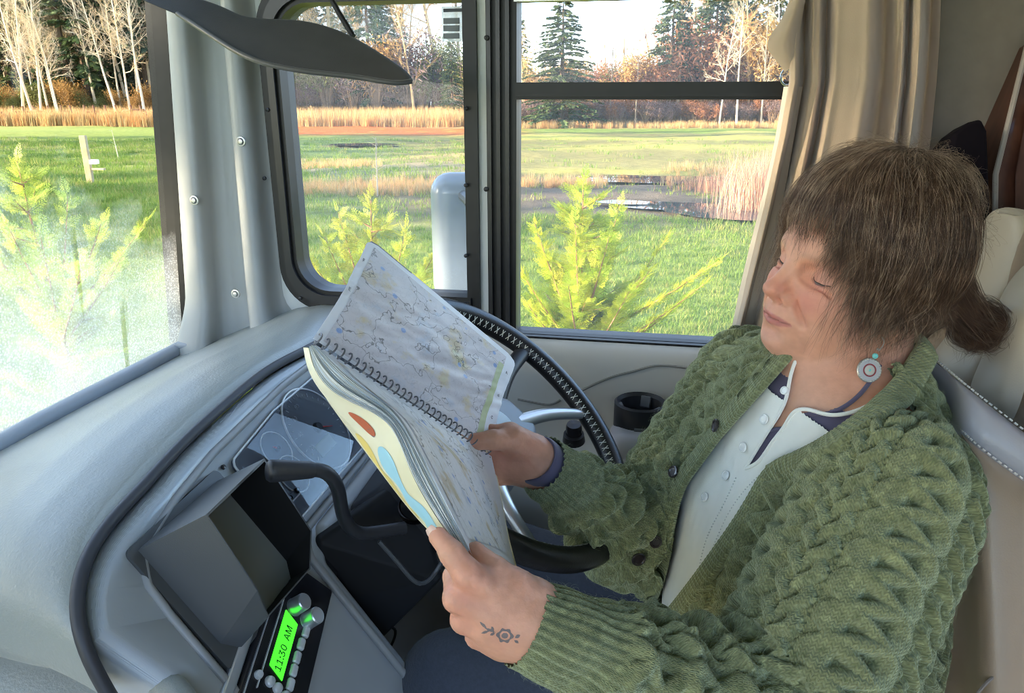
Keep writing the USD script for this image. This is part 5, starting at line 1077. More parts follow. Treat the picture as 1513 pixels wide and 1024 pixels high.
# skin colour as the skin has it: lips, cheeks, nose, knuckles, eyebrows, the tattoo
def blob(q, c, R): return np.exp(-(((q-np.asarray(c))/np.asarray(R))**2).sum(-1))
base = np.array([.54, .275, .185])
def skin(v, hand=None):
    n = meshkit.fbm(v*90, 3, 4); n2 = meshkit.fbm(v*300, 2, 8); C_ = base*(1+.16*(n-.5)+.10*(n2-.5))[:, None]
    return C_
ch_ = skin(np.asarray(mh.vertices)); q = toH(np.asarray(mh.vertices)); pink = np.array([.50, .165, .125]); lip = np.array([.40, .135, .125])
def mixto(C_, c, w): return C_+(np.asarray(c)-C_)*np.clip(w, 0, 1)[:, None]
for s in (-1, 1): ch_ = mixto(ch_, pink, .8*blob(q, (.078, .036*s, -.016), (.03, .020, .018))); ch_ = mixto(ch_, (.50, .24, .19), .5*blob(q, (.084, .032*s, .010), (.012, .016, .010))); ch_ = mixto(ch_, pink, .4*blob(q, (.0, .075*s, -.01), (.03, .012, .03)))
ch_ = mixto(ch_, pink*.95, .55*blob(q, (.112, 0, -.013), (.015, .018, .013)))
zl = -.0488+.0018*(np.abs(q[:, 1])/.0285)**1.5; lipm = np.exp(-(np.maximum(np.abs(q[:, 2]-zl+.0006)-.0064*(1-(np.abs(q[:, 1])/.0295)**2), 0)/.0010)**2)*(np.abs(q[:, 1]) < .029)*(q[:, 0] > .082); ch_ = mixto(ch_, lip, .8*lipm)
ch_ = mixto(ch_, (.12, .04, .035), .7*np.exp(-((q[:, 2]-zl)/.0009)**2)*(np.abs(q[:, 1]) < .027)*(q[:, 0] > .082))
for s in (-1, 1): ch_ = mixto(ch_, (.22, .13, .09), .35*np.exp(-((q[:, 2]-.0315-.10*(np.abs(q[:, 1])-.03)*.3+.25*np.maximum(np.abs(q[:, 1])-.040, 0))/.0036)**2)*sstep(.012, .018, q[:, 1]*s)*(1-sstep(.044, .054, q[:, 1]*s))*(q[:, 0] > .05))
ch_ = mixto(ch_, (.60, .40, .30), .35*sstep(-.08, -.13, q[:, 2]))
ctor = skin(np.asarray(mt.vertices))
cn = skin(np.asarray(mn.vertices)); vn = np.asarray(mn.vertices)
for f_ in ("index", "middle", "ring", "little", "thumb"): cn = mixto(cn, pink, .35*blob(vn, NH[f_][1][0], (.014,)*3)+.25*blob(vn, NH[f_][3][0], (.010,)*3))
# tattoo on the back of the hand: a round flower with leaves, printed into the skin
pv = proj(vn); vis = (vn-EYE)@FWD < (Wn-EYE)@FWD+.012
E2 = vn@np.eye(3)
tc = trace(f_nearhand, 746, 939); tu = unit(trace(f_nearhand, 752, 940)-trace(f_nearhand, 740, 938.5)); tn_ = -unit(ray(746, 939)); tv = unit(np.cross(tn_, tu)); tu = np.cross(tv, tn_)
lu, lv_ = (vn-tc)@tu, (vn-tc)@tv; ln_ = np.abs((vn-tc)@tn_) < .02
cn_base = cn
cf_ = skin(np.asarray(mf.vertices)); vf = np.asarray(mf.vertices); cf_ = mixto(cf_, pink, .35*blob(vf, FH["thumb"][3][0], (.012,)*3)+.35*blob(vf, (FH["thumb"][0][0]+FH["middle"][0][0])/2, (.03,)*3))
tint_mat("skin", .50, .35, sss=.12, bump=.35, bscale=420., bdist=.0007, var=.05, vscale=60.)
wo = thing("person", "woman in a green cable-knit cardigan sitting in the driver's seat reading a map book", "person")
def legs(p, g=0.0):
    d = sm([sd_cone(p, (.235, .79, .600), (-.230, .790, .640), .092, .068), sd_cone(p, (.235, 1.01, .610), (-.20, 1.05, .655), .094, .070), sd_ell(p, T3(-.01, 0, -.34), (.14, .18, .13), RT)], .04)
    d = smin(d, sd_cone(p, (-.230, .790, .640), (-.36, .80, .12), .066, .040), .03); return smin(d, sd_cone(p, (-.20, 1.05, .655), (-.34, 1.07, .12), .068, .040), .03)-g
ml = mesh_sdf(lambda p: legs(p, -.006), (-.48, .62, .03), (.42, 1.25, .80), .014)
body = cat([mh, mt, mn, mf, ml]); bc = np.vstack([ch_, ctor, cn, cf_, skin(np.asarray(ml.vertices))])
obj("body", body, "skin", wo, col=bc)
# tattoo pigment as a thin decal of skin faces
def decal(src, mask, lift, mat, name, **k):
    f = np.asarray(src.faces); keep = mask[f].all(1); v = np.asarray(src.vertices)+vnormals(src)*lift; g = tm(v, f[keep]); g.remove_unreferenced_vertices(); obj(name, g, mat, wo, smooth=True, **k)
pm("tattoo_ink", (.15, .12, .12), .55)
fine = loop2(loop2(tm(*(lambda m_: (m_.vertices, m_.faces))(mn.submesh([np.nonzero((np.linalg.norm(vn[np.asarray(mn.faces)].mean(1)-tc, axis=1) < .034))[0]], append=True, repair=False)))))
fv_ = np.asarray(fine.vertices); lu, lv_ = (fv_-tc)@tu*840, (fv_-tc)@tv*840
a_ = np.arctan2(lv_, lu); r_ = np.hypot(lu/1.25, lv_); fl_ = (r_ < 4.4+.5*np.cos(6*a_))&~((r_ > 1.9)&(r_ < 2.6)); fl_ |= False
def leaf(cx, cy, ang, L, w):
    c_, s_ = math.cos(ang), math.sin(ang); x = (lu-cx)*c_+(lv_-cy)*s_; y = -(lu-cx)*s_+(lv_-cy)*c_; return (x > 0)&(x < L)&(np.abs(y) < w*np.sin(np.pi*np.clip(x/L, 0, 1)))
fl_ |= leaf(-6.2, 1.2, 2.9, 8.0, .9)|leaf(-12, 2.8, 2.55, 7.0, 1.0)|leaf(-7.5, 1.4, 2.1, 4.0, 1.1)|leaf(-10, 1.8, 3.5, 6.5, 1.0)|leaf(-6.5, .9, 3.6, 4.0, 1.0)|leaf(6.4, -.6, .5, 4.5, 1.3)|leaf(6.2, -2.0, -.4, 4, 1.0)
decal(fine, fl_, .00025, "tattoo_ink", "tattoo", label="grey flower tattoo with leaves on the back of the near hand")
# nails
pm("nail", (.66, .44, .36), .25, coat=.3)
def nail(tip, prev, nrm, w, l):
    x = unit(tip-prev); n = unit(nrm-x*(nrm@x)); T = frame(tip, x, np.cross(n, x)); T[:3, 2] = n; T[:3, 1] = np.cross(n, x)
    s = np.linspace(-1, 1, 9); t = np.linspace(0, 1, 8); V = np.array([[( (a-.55)*l, b*w*(1-.25*max(a-.7, 0)/.3*abs(b)), -.35*w*b*b) for b in s] for a in t]); return xf(cat([grid(V), grid(V-np.array([0, 0, .0006]), flip=True)]), T)
p, pr_ = NH["index"][3][0], NH["index"][2][0]; nn = unit(-RGT*.75-FWD*.35+UPV*.45); obj("fingernail", nail(p+nn*.0074, pr_+nn*.0074, nn, .0052, .011), "nail", wo)
p, pr_ = FH["thumb"][3][0], FH["thumb"][2][0]; nn = unit(-FWD*1.0+UPV*.25); obj("fingernail", nail(p+nn*.0096, pr_+nn*.0100, nn, .0064, .013), "nail", wo)
# eyes: the lids are almost closed over them; lash lines
pm("lash", (.035, .024, .02), .8); pm("eye_white", (.20, .15, .13), .15); pm("lid_pink", (.42, .17, .14), .5); 
def toskin(P_, lift=0.0):
    P_ = np.array(P_, float)
    for _ in range(6):
        f0 = f_head(P_); G = np.stack([(f_head(P_+np.eye(3)[k]*.0008)-f_head(P_-np.eye(3)[k]*.0008))/.0016 for k in range(3)], -1); P_ = P_-G*((f0-lift)/np.maximum((G*G).sum(-1), .2))[:, None]
    return P_
for s in (-1, 1):
    ce = np.array([.0695, .032*s, .0125]); t = np.linspace(-.95, 1.15, 25)
    L0 = np.stack([ce[0]+.0150*np.cos(t), ce[1]+s*.0165*np.sin(t), ce[2]-.0072+.0030*np.abs(t)**1.6*.45], 1); L = toskin(L0, .0003); Lb_ = toskin(L0-[0, 0, .0022], .0002); Lc_ = toskin(L0-[0, 0, .0036], .0001)
    hl = L@HR.T+HO; obj("lash_line", tube(hl, np.interp(np.linspace(0, 1, 25), [0, .5, 1], [.0003, .0006, .0004]), 6), "lash", wo)
    m_ = slice(3, 22); wgt = np.sin(np.linspace(0, np.pi, 19))[:, None]; sl = np.stack([L[m_], L[m_]+(Lb_[m_]-L[m_])*wgt, L[m_]+(Lb_[m_]-L[m_])*wgt*1.25], 1)@HR.T+HO; obj("eye_slit", grid(sl[:, :2]), "eye_white", wo, smooth=True); obj("lower_lid_rim", tube(toskin(L0[m_]-[0, 0, .0026]*1*wgt, .0002)@HR.T+HO, .00055, 6), "lid_pink", wo)
    ls = np.array([[(v+np.array([.0030, (s*.0011)*((k-8)/9.), -.0020-.0008*(k % 2)])*u_)@HR.T+HO for u_ in (0, .4, .75, 1)] for k, v in enumerate(toskin(np.repeat((L0[2:-1]), 2, 0)+np.tile([[0, 0, 0], [0, .0006, 0]], (22, 1)), .0003))]); curves("eyelashes", ls, np.array([.00017, .00015, .00010, .00004]), "lash", wo, kind="stuff")
    cr_ = toskin(np.stack([ce[0]+.015*np.cos(t[3:-1]), ce[1]+s*.0175*np.sin(t[3:-1]), ce[2]+.0075-.004*np.abs(t[3:-1])**2*.5], 1), .0000)@HR.T+HO; obj("lid_crease", tube(cr_, .00035, 5), "lid_pink", wo)
# trousers
tint_mat("trouser_knit", .85, .2, bump=.8, bscale=260., bdist=.0012, var=.12, vscale=160., sheen=.2)
lm = mesh_sdf(legs, (-.50, .60, .02), (.44, 1.27, .82), .008); lv3 = np.asarray(lm.vertices); nrm = vnormals(lm); wv = np.sin((lv3[:, 0]*1.0+.35*lv3[:, 2]+.05*meshkit.fbm(lv3*14, 2, 2))*420)*.00035; lm = tm(lv3+nrm*wv[:, None], lm.faces)
obj("trousers", lm, "trouser_knit", wo, col=tinted(lm, (.055, .060, .078)))
# ---- tops: pieces of one torso surface, cut where the photo shows their edges
def cutline(fn, pts): return np.array([trace(fn, x, y) for x, y in pts])
def sz(p): q = np.asarray(p)-TC; return np.stack([q@tl, q[..., 2]], -1)
import shapely
def inside(poly, v): s_ = sz(v); return shapely.contains_xy(poly, s_[:, 0], s_[:, 1])&(((v-TC)@tf) > -.02)
def garment(fn, lo, hi, h, openings, zmin=None, zmax=None, extra=None, refine=True, back=None):
    m_ = mesh_sdf(fn, lo, hi, h)
    if refine: m_ = loop2(m_)
    v, f = np.asarray(m_.vertices), np.asarray(m_.faces); kill = np.zeros(len(v), bool)
    for poly in openings: kill |= inside(poly, v)
    if zmin is not None: kill |= v[:, 2] < zmin
    if zmax is not None: kill |= v[:, 2] > zmax
    if extra is not None: kill |= extra(v)
    m_ = tm(v, f[~kill[f].all(1)]); m_.remove_unreferenced_vertices(); return m_
f_under = lambda p: smin(f_torso(p), f_neck(p), .035)-.0022
f_hen = lambda p: smin(smin(f_torso(p), f_neck(p), .035)-.0060, sd_ell(p, T3(.020, .02, -.16), (.155, .180, .20), RT)+.009, .05)
def polypx(fn, pts, grow=0.0): return sg.Polygon(sz(cutline(fn, pts))).buffer(grow)
sk_open = polypx(f_under, [(1182, 520), (1160, 585), (1146, 610), (1128, 634), (1150, 634), (1172, 628), (1188, 614), (1216, 612), (1252, 598), (1284, 566), (1300, 535), (1260, 500), (1210, 500)])
hen_open = polypx(f_hen, [(1180, 515), (1168, 556), (1161, 590), (1138, 632), (1118, 664), (1101, 692), (1118, 684), (1142, 652), (1160, 628), (1178, 606), (1226, 613), (1262, 608), (1300, 590), (1330, 560), (1300, 500), (1210, 490)])
pm("undershirt_cloth", (.085, .075, .13), .9, bump=.3, bscale=900, bdist=.0005, sheen=.2)
pm("henley_cloth", (.80, .80, .75), .85, col2=(.76, .77, .72), scale=30, bump=.35, bscale=1100, bdist=.0005, sheen=.2)
g = garment(f_under, (-.02, .62, .90), (.45, 1.14, 1.15), .004, [sk_open], zmin=.93, refine=True, extra=lambda v: ((toH(v)[:, 2] > -.110)|(v[:, 2] > 1.140))); obj("undershirt", g, "undershirt_cloth", wo, smooth=True)
USL = [(1158, 585), (1146, 610), (1128, 634), (1150, 634), (1172, 628), (1188, 614), (1216, 612), (1252, 598), (1284, 566), (1300, 540)]
g = garment(f_hen, (-.04, .60, .56), (.47, 1.16, 1.15), .004, [hen_open], zmin=.60, refine=True, extra=lambda v: (toH(v)[:, 2] > -.130)|(v[:, 2] > 1.122))
v = np.asarray(g.vertices); n = vnormals(g); s_ = sz(v); wr = .0022*(meshkit.fbm(np.column_stack([s_[:, 0]*28+s_[:, 1]*9, s_[:, 1]*14, 0*s_[:, 0]]), 3, 6)-.5)*2; g = tm(v+n*wr[:, None], g.faces)
he = obj("henley_shirt", g, "henley_cloth", wo, smooth=True, label="cream henley shirt with an open buttoned placket")
def edge_tube(fn, pts, r, lift=.0, n=60): q = spline(cutline(fn, pts), n); return tube(q-FWD*lift, r, 8)
obj("placket_edge", edge_tube(f_hen, [(1181, 520), (1168, 556), (1161, 590), (1138, 632), (1118, 664), (1101, 692)], .0022), "henley_cloth", he, smooth=60)
obj("placket_edge", edge_tube(f_hen, [(1101, 692), (1118, 684), (1142, 652), (1160, 628), (1178, 606), (1182, 605), (1226, 613), (1262, 608), (1296, 592)], .0022), "henley_cloth", he, smooth=60)
obj("undershirt_edge", edge_tube(f_under, USL, .0024), "undershirt_cloth", wo, smooth=60)
pm("eyelet_shadow", (.55, .56, .54), .9)
ey = []
for pts in ([(1086, 706), (1068, 745), (1045, 790), (1030, 850)], [(1120, 702), (1090, 735), (1060, 790), (1040, 840)]):
    q = spline(cutline(f_hen, pts), 34)
    for k in q: ey.append(lathe([(0, .0004), (.0007, .0004), (.0009, 0)], 6, -FWD, k-FWD*.0026))
obj("eyelet_row", cat(ey), "eyelet_shadow", he, kind="stuff", smooth=False)
pm("pearl_button", (.78, .79, .77), .25, coat=.4); pm("dark_button", (.016, .012, .012), .18, coat=.5)
def normal_at(fn, p, e=.002): return unit([float(fn((p+np.eye(3)[k]*e)[None])[0]-fn((p-np.eye(3)[k]*e)[None])[0]) for k in range(3)])
def button(mat, parent, p, n, R, hole=True, nm="button"):
    T = trimesh.geometry.align_vectors([0, 0, 1], n); T = np.array(T); T[:3, 3] = p
    b = obj(nm, xf(lathe([(0, .0012), (R*.62, .0012), (R*.72, .0022), (R*.92, .0020), (R, .0010), (R*.96, -.001)], 28), T), mat, parent)
    if hole:
        hs = cat([xf(lathe([(0, .00135), (R*.13, .00135), (R*.15, .001)], 8), T@trimesh.transformations.translation_matrix((R*.24*a, R*.24*b_, 0))) for a in (-1, 1) for b_ in (-1, 1)]); M_ = UsdGeom.Mesh.Get(stage, b)
        return b, hs
    return b, None
for (x, y) in ((1161, 578), (1131, 620), (1100, 661), (1074, 703), (1043, 735)):
    p = trace(f_hen, x, y); n = normal_at(f_hen, p); b, hs = button("pearl_button", he, p+n*.0022, n, .0062 if y > 600 else .0050); tag(stage.GetPrimAtPath(b), "white shirt button")
# ---- cardigan
CO = .0155
Rup = .066
_vd = unit(np.array([0, 0, -1.0]))
def f_sleeve(p, S, E, Wr, r0, r1, r2, r3, s_in):
    d = sd_cone(p, S, E, r0, r1); return smin(d, sd_cone(p, E, Wr, r2, r3), .035)
WnC, WfC = Wn-(En-Wn)*.04, Wf-(Ef-Wf)*.08
def f_card(p):
    d = f_torso(p)-CO; d = smin(d, sd_ell(p, T3(.020, .02, -.16), (.155, .180, .20), RT)-.002, .06)
    d = smin(d, f_sleeve(p, Sn, En, Wn+(En-Wn)*.10, .073, .080, .060, .036, 0), .035); d = smin(d, f_sleeve(p, Sf, Ef, Wf+(Ef-Wf)*.10, .063, .062, .060, .034, 0), .030)
    d = smin(d, sd_cone(p, WnC, Wn+(En-Wn)*.30, .0345, .040), .008); d = smin(d, sd_cone(p, WfC, Wf+(Ef-Wf)*.30, .0335, .038), .008)
    d = smin(d, sd_cone(p, T3(.01, -.20, -.22), T3(.10, -.10, -.25), .030, .022), .03)
    return d
c_far = [(1186, 492), (1172, 512), (1150, 538), (1115, 578), (1085, 612), (1058, 645), (1030, 682), (1006, 716), (988, 757), (974, 797), (958, 826), (940, 842)]
c_near = [(1343, 562), (1322, 590), (1282, 622), (1237, 653), (1188, 683), (1142, 706), (1122, 738), (1096, 780), (1062, 828), (1026, 876), (1000, 908)]
card_open = sg.Polygon(np.vstack([sz(cutline(f_card, c_far)), [[-.045, -.19], [-.05, -.30], [.03, -.30], [.03, -.20]], sz(cutline(f_card, c_near[:0:-1])), [[.118, .19], [.118, .30], [-.06, .30]]])).buffer(0)
lo_, hi_ = (-.16, .42, .60), (.50, 1.17, 1.17)
cg = mesh_sdf(f_card, lo_, hi_, .0034); cg = loop2(cg)
v, f = np.asarray(cg.vertices), np.asarray(cg.faces); n = vnormals(cg)
# which limb a point belongs to, and its knitting coordinates: along (u), around (w), in metres
def limb_uv(v, S, E, Wr, ref):
    out = []; L0 = np.linalg.norm(E-S)
    for a, b, u0 in ((S, E, 0.0), (E, Wr, L0)):
        ax = unit(b-a); L = np.linalg.norm(b-a); h = (v-a)@ax; e1 = unit(ref-ax*(ref@ax)); e2 = np.cross(ax, e1); q = v-a-np.clip(h, 0, L)[:, None]*ax; out.append((np.linalg.norm(q, axis=1), u0+h, np.arctan2(q@e2, q@e1), L))
    use = out[1][0] < out[0][0]; use = (v-E)@unit(unit(Wr-E)-unit(S-E)) > 0
    return np.where(use, out[1][1], out[0][1]), np.where(use, out[1][2], out[0][2]), np.where(use, out[1][0], out[0][0])
reg = np.stack([f_torso(v)-CO+.006, f_sleeve(v, Sn, En, Wn, .073, .080, .066, .036, 0), f_sleeve(v, Sf, Ef, Wf, .063, .062, .060, .034, 0)], 1).argmin(1)
un, an, _ = limb_uv(v, Sn, En, Wn, -FWD+.4*UPV); uf, af, _ = limb_uv(v, Sf, Ef, Wf, -FWD+.4*UPV)
LN = np.linalg.norm(En-Sn)+np.linalg.norm(Wn-En); LF = np.linalg.norm(Ef-Sf)+np.linalg.norm(Wf-Ef)
qt = v-TC; at_ = np.arctan2(qt@tl, qt@tf)
U = np.where(reg == 0, -qt[:, 2], np.where(reg == 1, un, uf)); Wc = np.where(reg == 0, at_*.155, np.where(reg == 1, an*.070, af*.058))
def braid(u, w, width=.026, P=.058, k=3):
    """three-strand cable centred on w=0: strands weave over and under"""
    hh = np.zeros_like(u)
    for i in range(k):
        ph = 2*np.pi*(u/P+i/k); c = width*.66*np.sin(ph); x = (w-c)/(width*.37); hh = np.maximum(hh, np.sqrt(np.maximum(1-x*x, 0))*.85+.26*np.cos(2*ph)*(np.abs(x) < 1)-.02)
    return hh
def rope(u, w, width=.014, P=.040):
    hh = np.zeros_like(u)
    for i in range(2):
        ph = 2*np.pi*(u/P+i/2); c = width*.55*np.sin(ph); x = (w-c)/(width*.46); hh = np.maximum(hh, np.sqrt(np.maximum(1-x*x, 0))*.75+.3*np.cos(ph)*(np.abs(x) < 1))
    return hh
PW = .116
def knit(u, w):
    k = np.floor(w/PW+.5); x = w-k*PW
    hb = braid(u+.021*k, x, .038, .094); hr = np.maximum(rope(u+.01*k, x-.053, .014, .052), rope(-(u+.01*k), x+.053, .014, .052))
    moss = .22*(np.sin(u*2*np.pi/.0082)*np.sin(w*2*np.pi/.0090))*((np.abs(x) > .038)&(np.abs(x) < .042))
    return np.maximum(hb, hr*.8)+moss
disp = .0125*knit(U, Wc)
# ribbed cuffs
for r_id, uu, aa, L in ((1, un, an, LN), (2, uf, af, LF)):
    inb = (reg == r_id)&(uu > L-.072); t = sstep(L-.078, L-.068, uu); rib = .0030*np.abs(np.sin(aa*15)); disp = np.where(reg == r_id, disp*(1-t)+rib*t, disp)
# slack folds of the sleeves
wn_ = np.exp(-((un-(LN-.14))/.07)**2)*(reg == 1); disp += wn_*.008*np.sin((un+.012*np.sin(an*2+1))*2*np.pi/.047)
wf_ = np.exp(-((uf-(LF-.15))/.085)**2)*(reg == 2); disp += wf_*.0085*np.sin((uf+.014*np.sin(af*2))*2*np.pi/.042)
disp += .006*(meshkit.fbm(v*16, 3, 5)-.5)*2*np.where(reg == 0, 1, .8)
seamd = np.abs((v-(Sn+(TC-Sn)*.0))@unit(np.array([.30, -.95, .1]))+.012); disp -= .004*np.exp(-(seamd/.004)**2)*(v[:, 2] > .93)*((v-TC)@tl > .05)
# soften near the edges so that the bands lie flat
vd_ = v+n*disp[:, None]
kill = inside(card_open, v)&((reg == 0)|((reg == 1)&(v[:, 2] > 1.0)))
endN = (un > LN+.007)&(reg == 1); endF = (uf > LF+.014)&(reg == 2)
hem = (v[:, 2] < .66); neckhole = (toH(v)[:, 2] > -.118)&(np.linalg.norm(np.cross(v-NBs, unit(H(0, 0, 0)-NBs)), axis=1) < .072)
kill |= endN|endF|hem|neckhole
cgm = tm(vd_, f[~kill[f].any(1)])
ygreen = np.array([.165, .176, .086]); fl1 = meshkit.fbm(v*np.array([220, 220, 220]), 2, 31); fl2 = meshkit.fbm(v*14, 3, 12)
cc = ygreen*(1+.42*(fl1-.5)*2+.22*(fl2-.5)*2)[:, None]; cc = mixto(cc, (.31, .33, .16), .55*sstep(.62, .80, fl1)); cc = mixto(cc, (.075, .10, .040), .45*sstep(.40, .22, fl1))
# yarn: V stitches as a bump in knitting coordinates
def yarn_mat(name, su=.0036, sv=.0042):
    usdkit.material(stage, "/World/Looks/"+name, {
        "a": ("attribute", {"attribute": "tint"}), "uv": ("uvmap", {"attribute": "st"}), "s": ("separate_xyz", {}),
        "c": ("math", {"math_type": "multiply", "value2": 1/sv}), "fr": ("math", {"math_type": "fraction"}), "m5": ("math", {"math_type": "subtract", "value2": .5}), "ab": ("math", {"math_type": "absolute"}),
        "r": ("math", {"math_type": "multiply", "value2": 1/su}), "k": ("math", {"math_type": "multiply", "value2": 1.5}), "ad": ("math", {"math_type": "add"}), "tp": ("math", {"math_type": "multiply", "value2": 6.2832}), "si": ("math", {"math_type": "sine"}),
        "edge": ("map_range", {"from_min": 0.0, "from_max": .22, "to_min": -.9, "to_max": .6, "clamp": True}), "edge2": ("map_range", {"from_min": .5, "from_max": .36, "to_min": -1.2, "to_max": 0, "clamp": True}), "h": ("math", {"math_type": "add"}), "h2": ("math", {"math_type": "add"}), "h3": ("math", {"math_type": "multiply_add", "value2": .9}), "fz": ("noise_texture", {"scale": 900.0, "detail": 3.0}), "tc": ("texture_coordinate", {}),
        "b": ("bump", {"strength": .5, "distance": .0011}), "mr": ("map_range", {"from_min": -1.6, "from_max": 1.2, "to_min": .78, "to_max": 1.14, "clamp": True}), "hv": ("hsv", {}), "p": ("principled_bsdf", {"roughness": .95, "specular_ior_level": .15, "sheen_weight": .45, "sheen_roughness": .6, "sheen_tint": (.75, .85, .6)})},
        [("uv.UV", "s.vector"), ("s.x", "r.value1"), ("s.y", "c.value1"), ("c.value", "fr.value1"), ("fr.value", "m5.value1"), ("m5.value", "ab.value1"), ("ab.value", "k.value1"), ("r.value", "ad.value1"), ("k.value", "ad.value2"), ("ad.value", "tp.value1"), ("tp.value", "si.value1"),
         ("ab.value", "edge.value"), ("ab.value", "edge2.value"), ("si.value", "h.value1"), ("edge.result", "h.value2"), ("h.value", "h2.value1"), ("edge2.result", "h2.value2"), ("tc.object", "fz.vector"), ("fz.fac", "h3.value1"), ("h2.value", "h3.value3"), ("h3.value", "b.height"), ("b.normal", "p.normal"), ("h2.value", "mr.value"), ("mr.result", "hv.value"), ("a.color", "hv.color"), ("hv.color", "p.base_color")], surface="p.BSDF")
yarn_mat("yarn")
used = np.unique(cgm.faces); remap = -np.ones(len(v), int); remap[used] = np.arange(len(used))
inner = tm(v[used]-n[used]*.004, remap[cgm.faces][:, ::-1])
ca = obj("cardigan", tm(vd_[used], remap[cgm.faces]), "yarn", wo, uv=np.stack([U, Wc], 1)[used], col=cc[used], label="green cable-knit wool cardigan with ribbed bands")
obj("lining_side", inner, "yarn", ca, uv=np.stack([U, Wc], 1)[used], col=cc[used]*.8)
def ribbon(path, nrmls, w, th, ribp=.0062, amp=.0016, ns=18):
    P_ = np.asarray(path); t = np.gradient(P_, axis=0); t /= np.linalg.norm(t, axis=1, keepdims=True); b = np.cross(nrmls, t); b /= np.linalg.norm(b, axis=1, keepdims=True); L = np.r_[0, np.cumsum(np.linalg.norm(np.diff(P_, axis=0), axis=1))]
    a = np.linspace(0, 2*np.pi, ns, endpoint=False); ca_, sa_ = np.cos(a), np.sin(a); X_ = np.sign(ca_)*np.abs(ca_)**.7*w/2; Z_ = np.sign(sa_)*np.abs(sa_)**.8*th/2
    amp_ = amp*np.abs(np.sin(L*np.pi/ribp)); V = P_[:, None]+b[:, None]*X_[None, :, None]+nrmls[:, None]*(Z_[None]+np.outer(amp_, np.maximum(sa_, 0)))[:, :, None]
    uv = np.stack([np.broadcast_to(X_[None], V.shape[:2]), np.broadcast_to(L[:, None]/ribp*.0042, V.shape[:2])], -1); return grid(V, closed_v=True), uv.reshape(-1, 2)
def band(pts, w, th, nm, lift=.003, extra3d=None, n=420):
    q = cutline(f_card, pts) if pts else np.zeros((0, 3)); q = np.vstack([extra3d, q]) if extra3d is not None else q; q = spline(q, n); nr = np.array([normal_at(f_card, p_) for p_ in q[::10]]); nr = np.stack([np.interp(np.arange(n), np.arange(0, n, 10), nr[:, k]) for k in range(3)], 1); nr /= np.linalg.norm(nr, axis=1, keepdims=True)
    m_, uv = ribbon(q+nr*lift, nr, w, th); vv = np.asarray(m_.vertices); f1 = meshkit.fbm(vv*220, 2, 31); c_ = ygreen*(1+.4*(f1-.5)*2)[:, None]; c_ = mixto(c_, (.31, .33, .16), .5*sstep(.62, .8, f1)); obj(nm, m_, "yarn", ca, uv=uv, col=c_); return q, nr
back3 = [NBs+tl*-.062+tf*.02+[0, 0, .034], NBs+tl*-.05-tf*.055+[0, 0, .045], NBs-tf*.085+[0, 0, .045], NBs+tl*.05-tf*.06+[0, 0, .045]]
qf, nf = band(c_far, .030, .011, "front_band"); qn, nn_ = band(c_near[:6], .030, .011, "front_band", extra3d=np.array([NBs+tl*.05-tf*.06+[0, 0, .045]])); band(c_near[4:], .024, .014, "front_band")
band(None, .030, .011, "collar_band", extra3d=np.array([cutline(f_card, [c_far[1]])[0]]+back3[:]), lift=.0)
for (x, y, R) in ((1071, 632, .0085), (1005, 701, .0085), (963, 797, .0085), (939, 818, .0095)):
    p = trace(f_card, x, y); nb_ = normal_at(f_card, p); bb, _ = button("dark_button", ca, p+nb_*.0125, nb_, R, False); tag(stage.GetPrimAtPath(bb), "dark brown cardigan button")
# purple cuff of the undershirt at the far wrist
ax = unit(Ef-Wf); T = trimesh.geometry.align_vectors([0, 0, 1], ax); T = np.array(T); T[:3, 3] = Wf-ax*.013
obj("undershirt_cuff", xf(lathe([(.0265, -.010), (.029, -.011), (.0305, -.008), (.0305, .02)], 40), T), "undershirt_cloth", wo)
# stray fibres standing off the wool
fa = cgm.area_faces if False else None
fz = np.asarray(cgm.faces); cen = vd_[fz].mean(1); nc = n[fz[:, 0]]; ar_ = np.linalg.norm(np.cross(vd_[fz[:, 1]]-vd_[fz[:, 0]], vd_[fz[:, 2]]-vd_[fz[:, 0]]), axis=1); rgf = np.random.default_rng(17)
pick = rgf.choice(len(fz), 26000, p=ar_/ar_.sum()); b0 = cen[pick]; nd = nc[pick]; t1 = rgf.normal(0, 1, (26000, 3)); t1 -= nd*(t1*nd).sum(1, keepdims=True); t1 /= np.linalg.norm(t1, axis=1, keepdims=True); ln = rgf.uniform(.0012, .0050, (26000, 1))
t2 = np.cross(nd, t1); cv_ = rgf.uniform(-.6, .6, (26000, 1)); pts = np.stack([b0-nd*.001, b0+ln*(nd*.45+t1*.35), b0+ln*(nd*.75+t1*.9+t2*cv_*.5), b0+ln*(nd*.8+t1*1.5+t2*cv_*1.3)], 1)
pm("fibre", (.42, .46, .28), .8, sheen=.3); curves("wool_fuzz", pts, np.array([.00011, .0001, .00008, .00004]), "fibre", ca, kind="stuff")
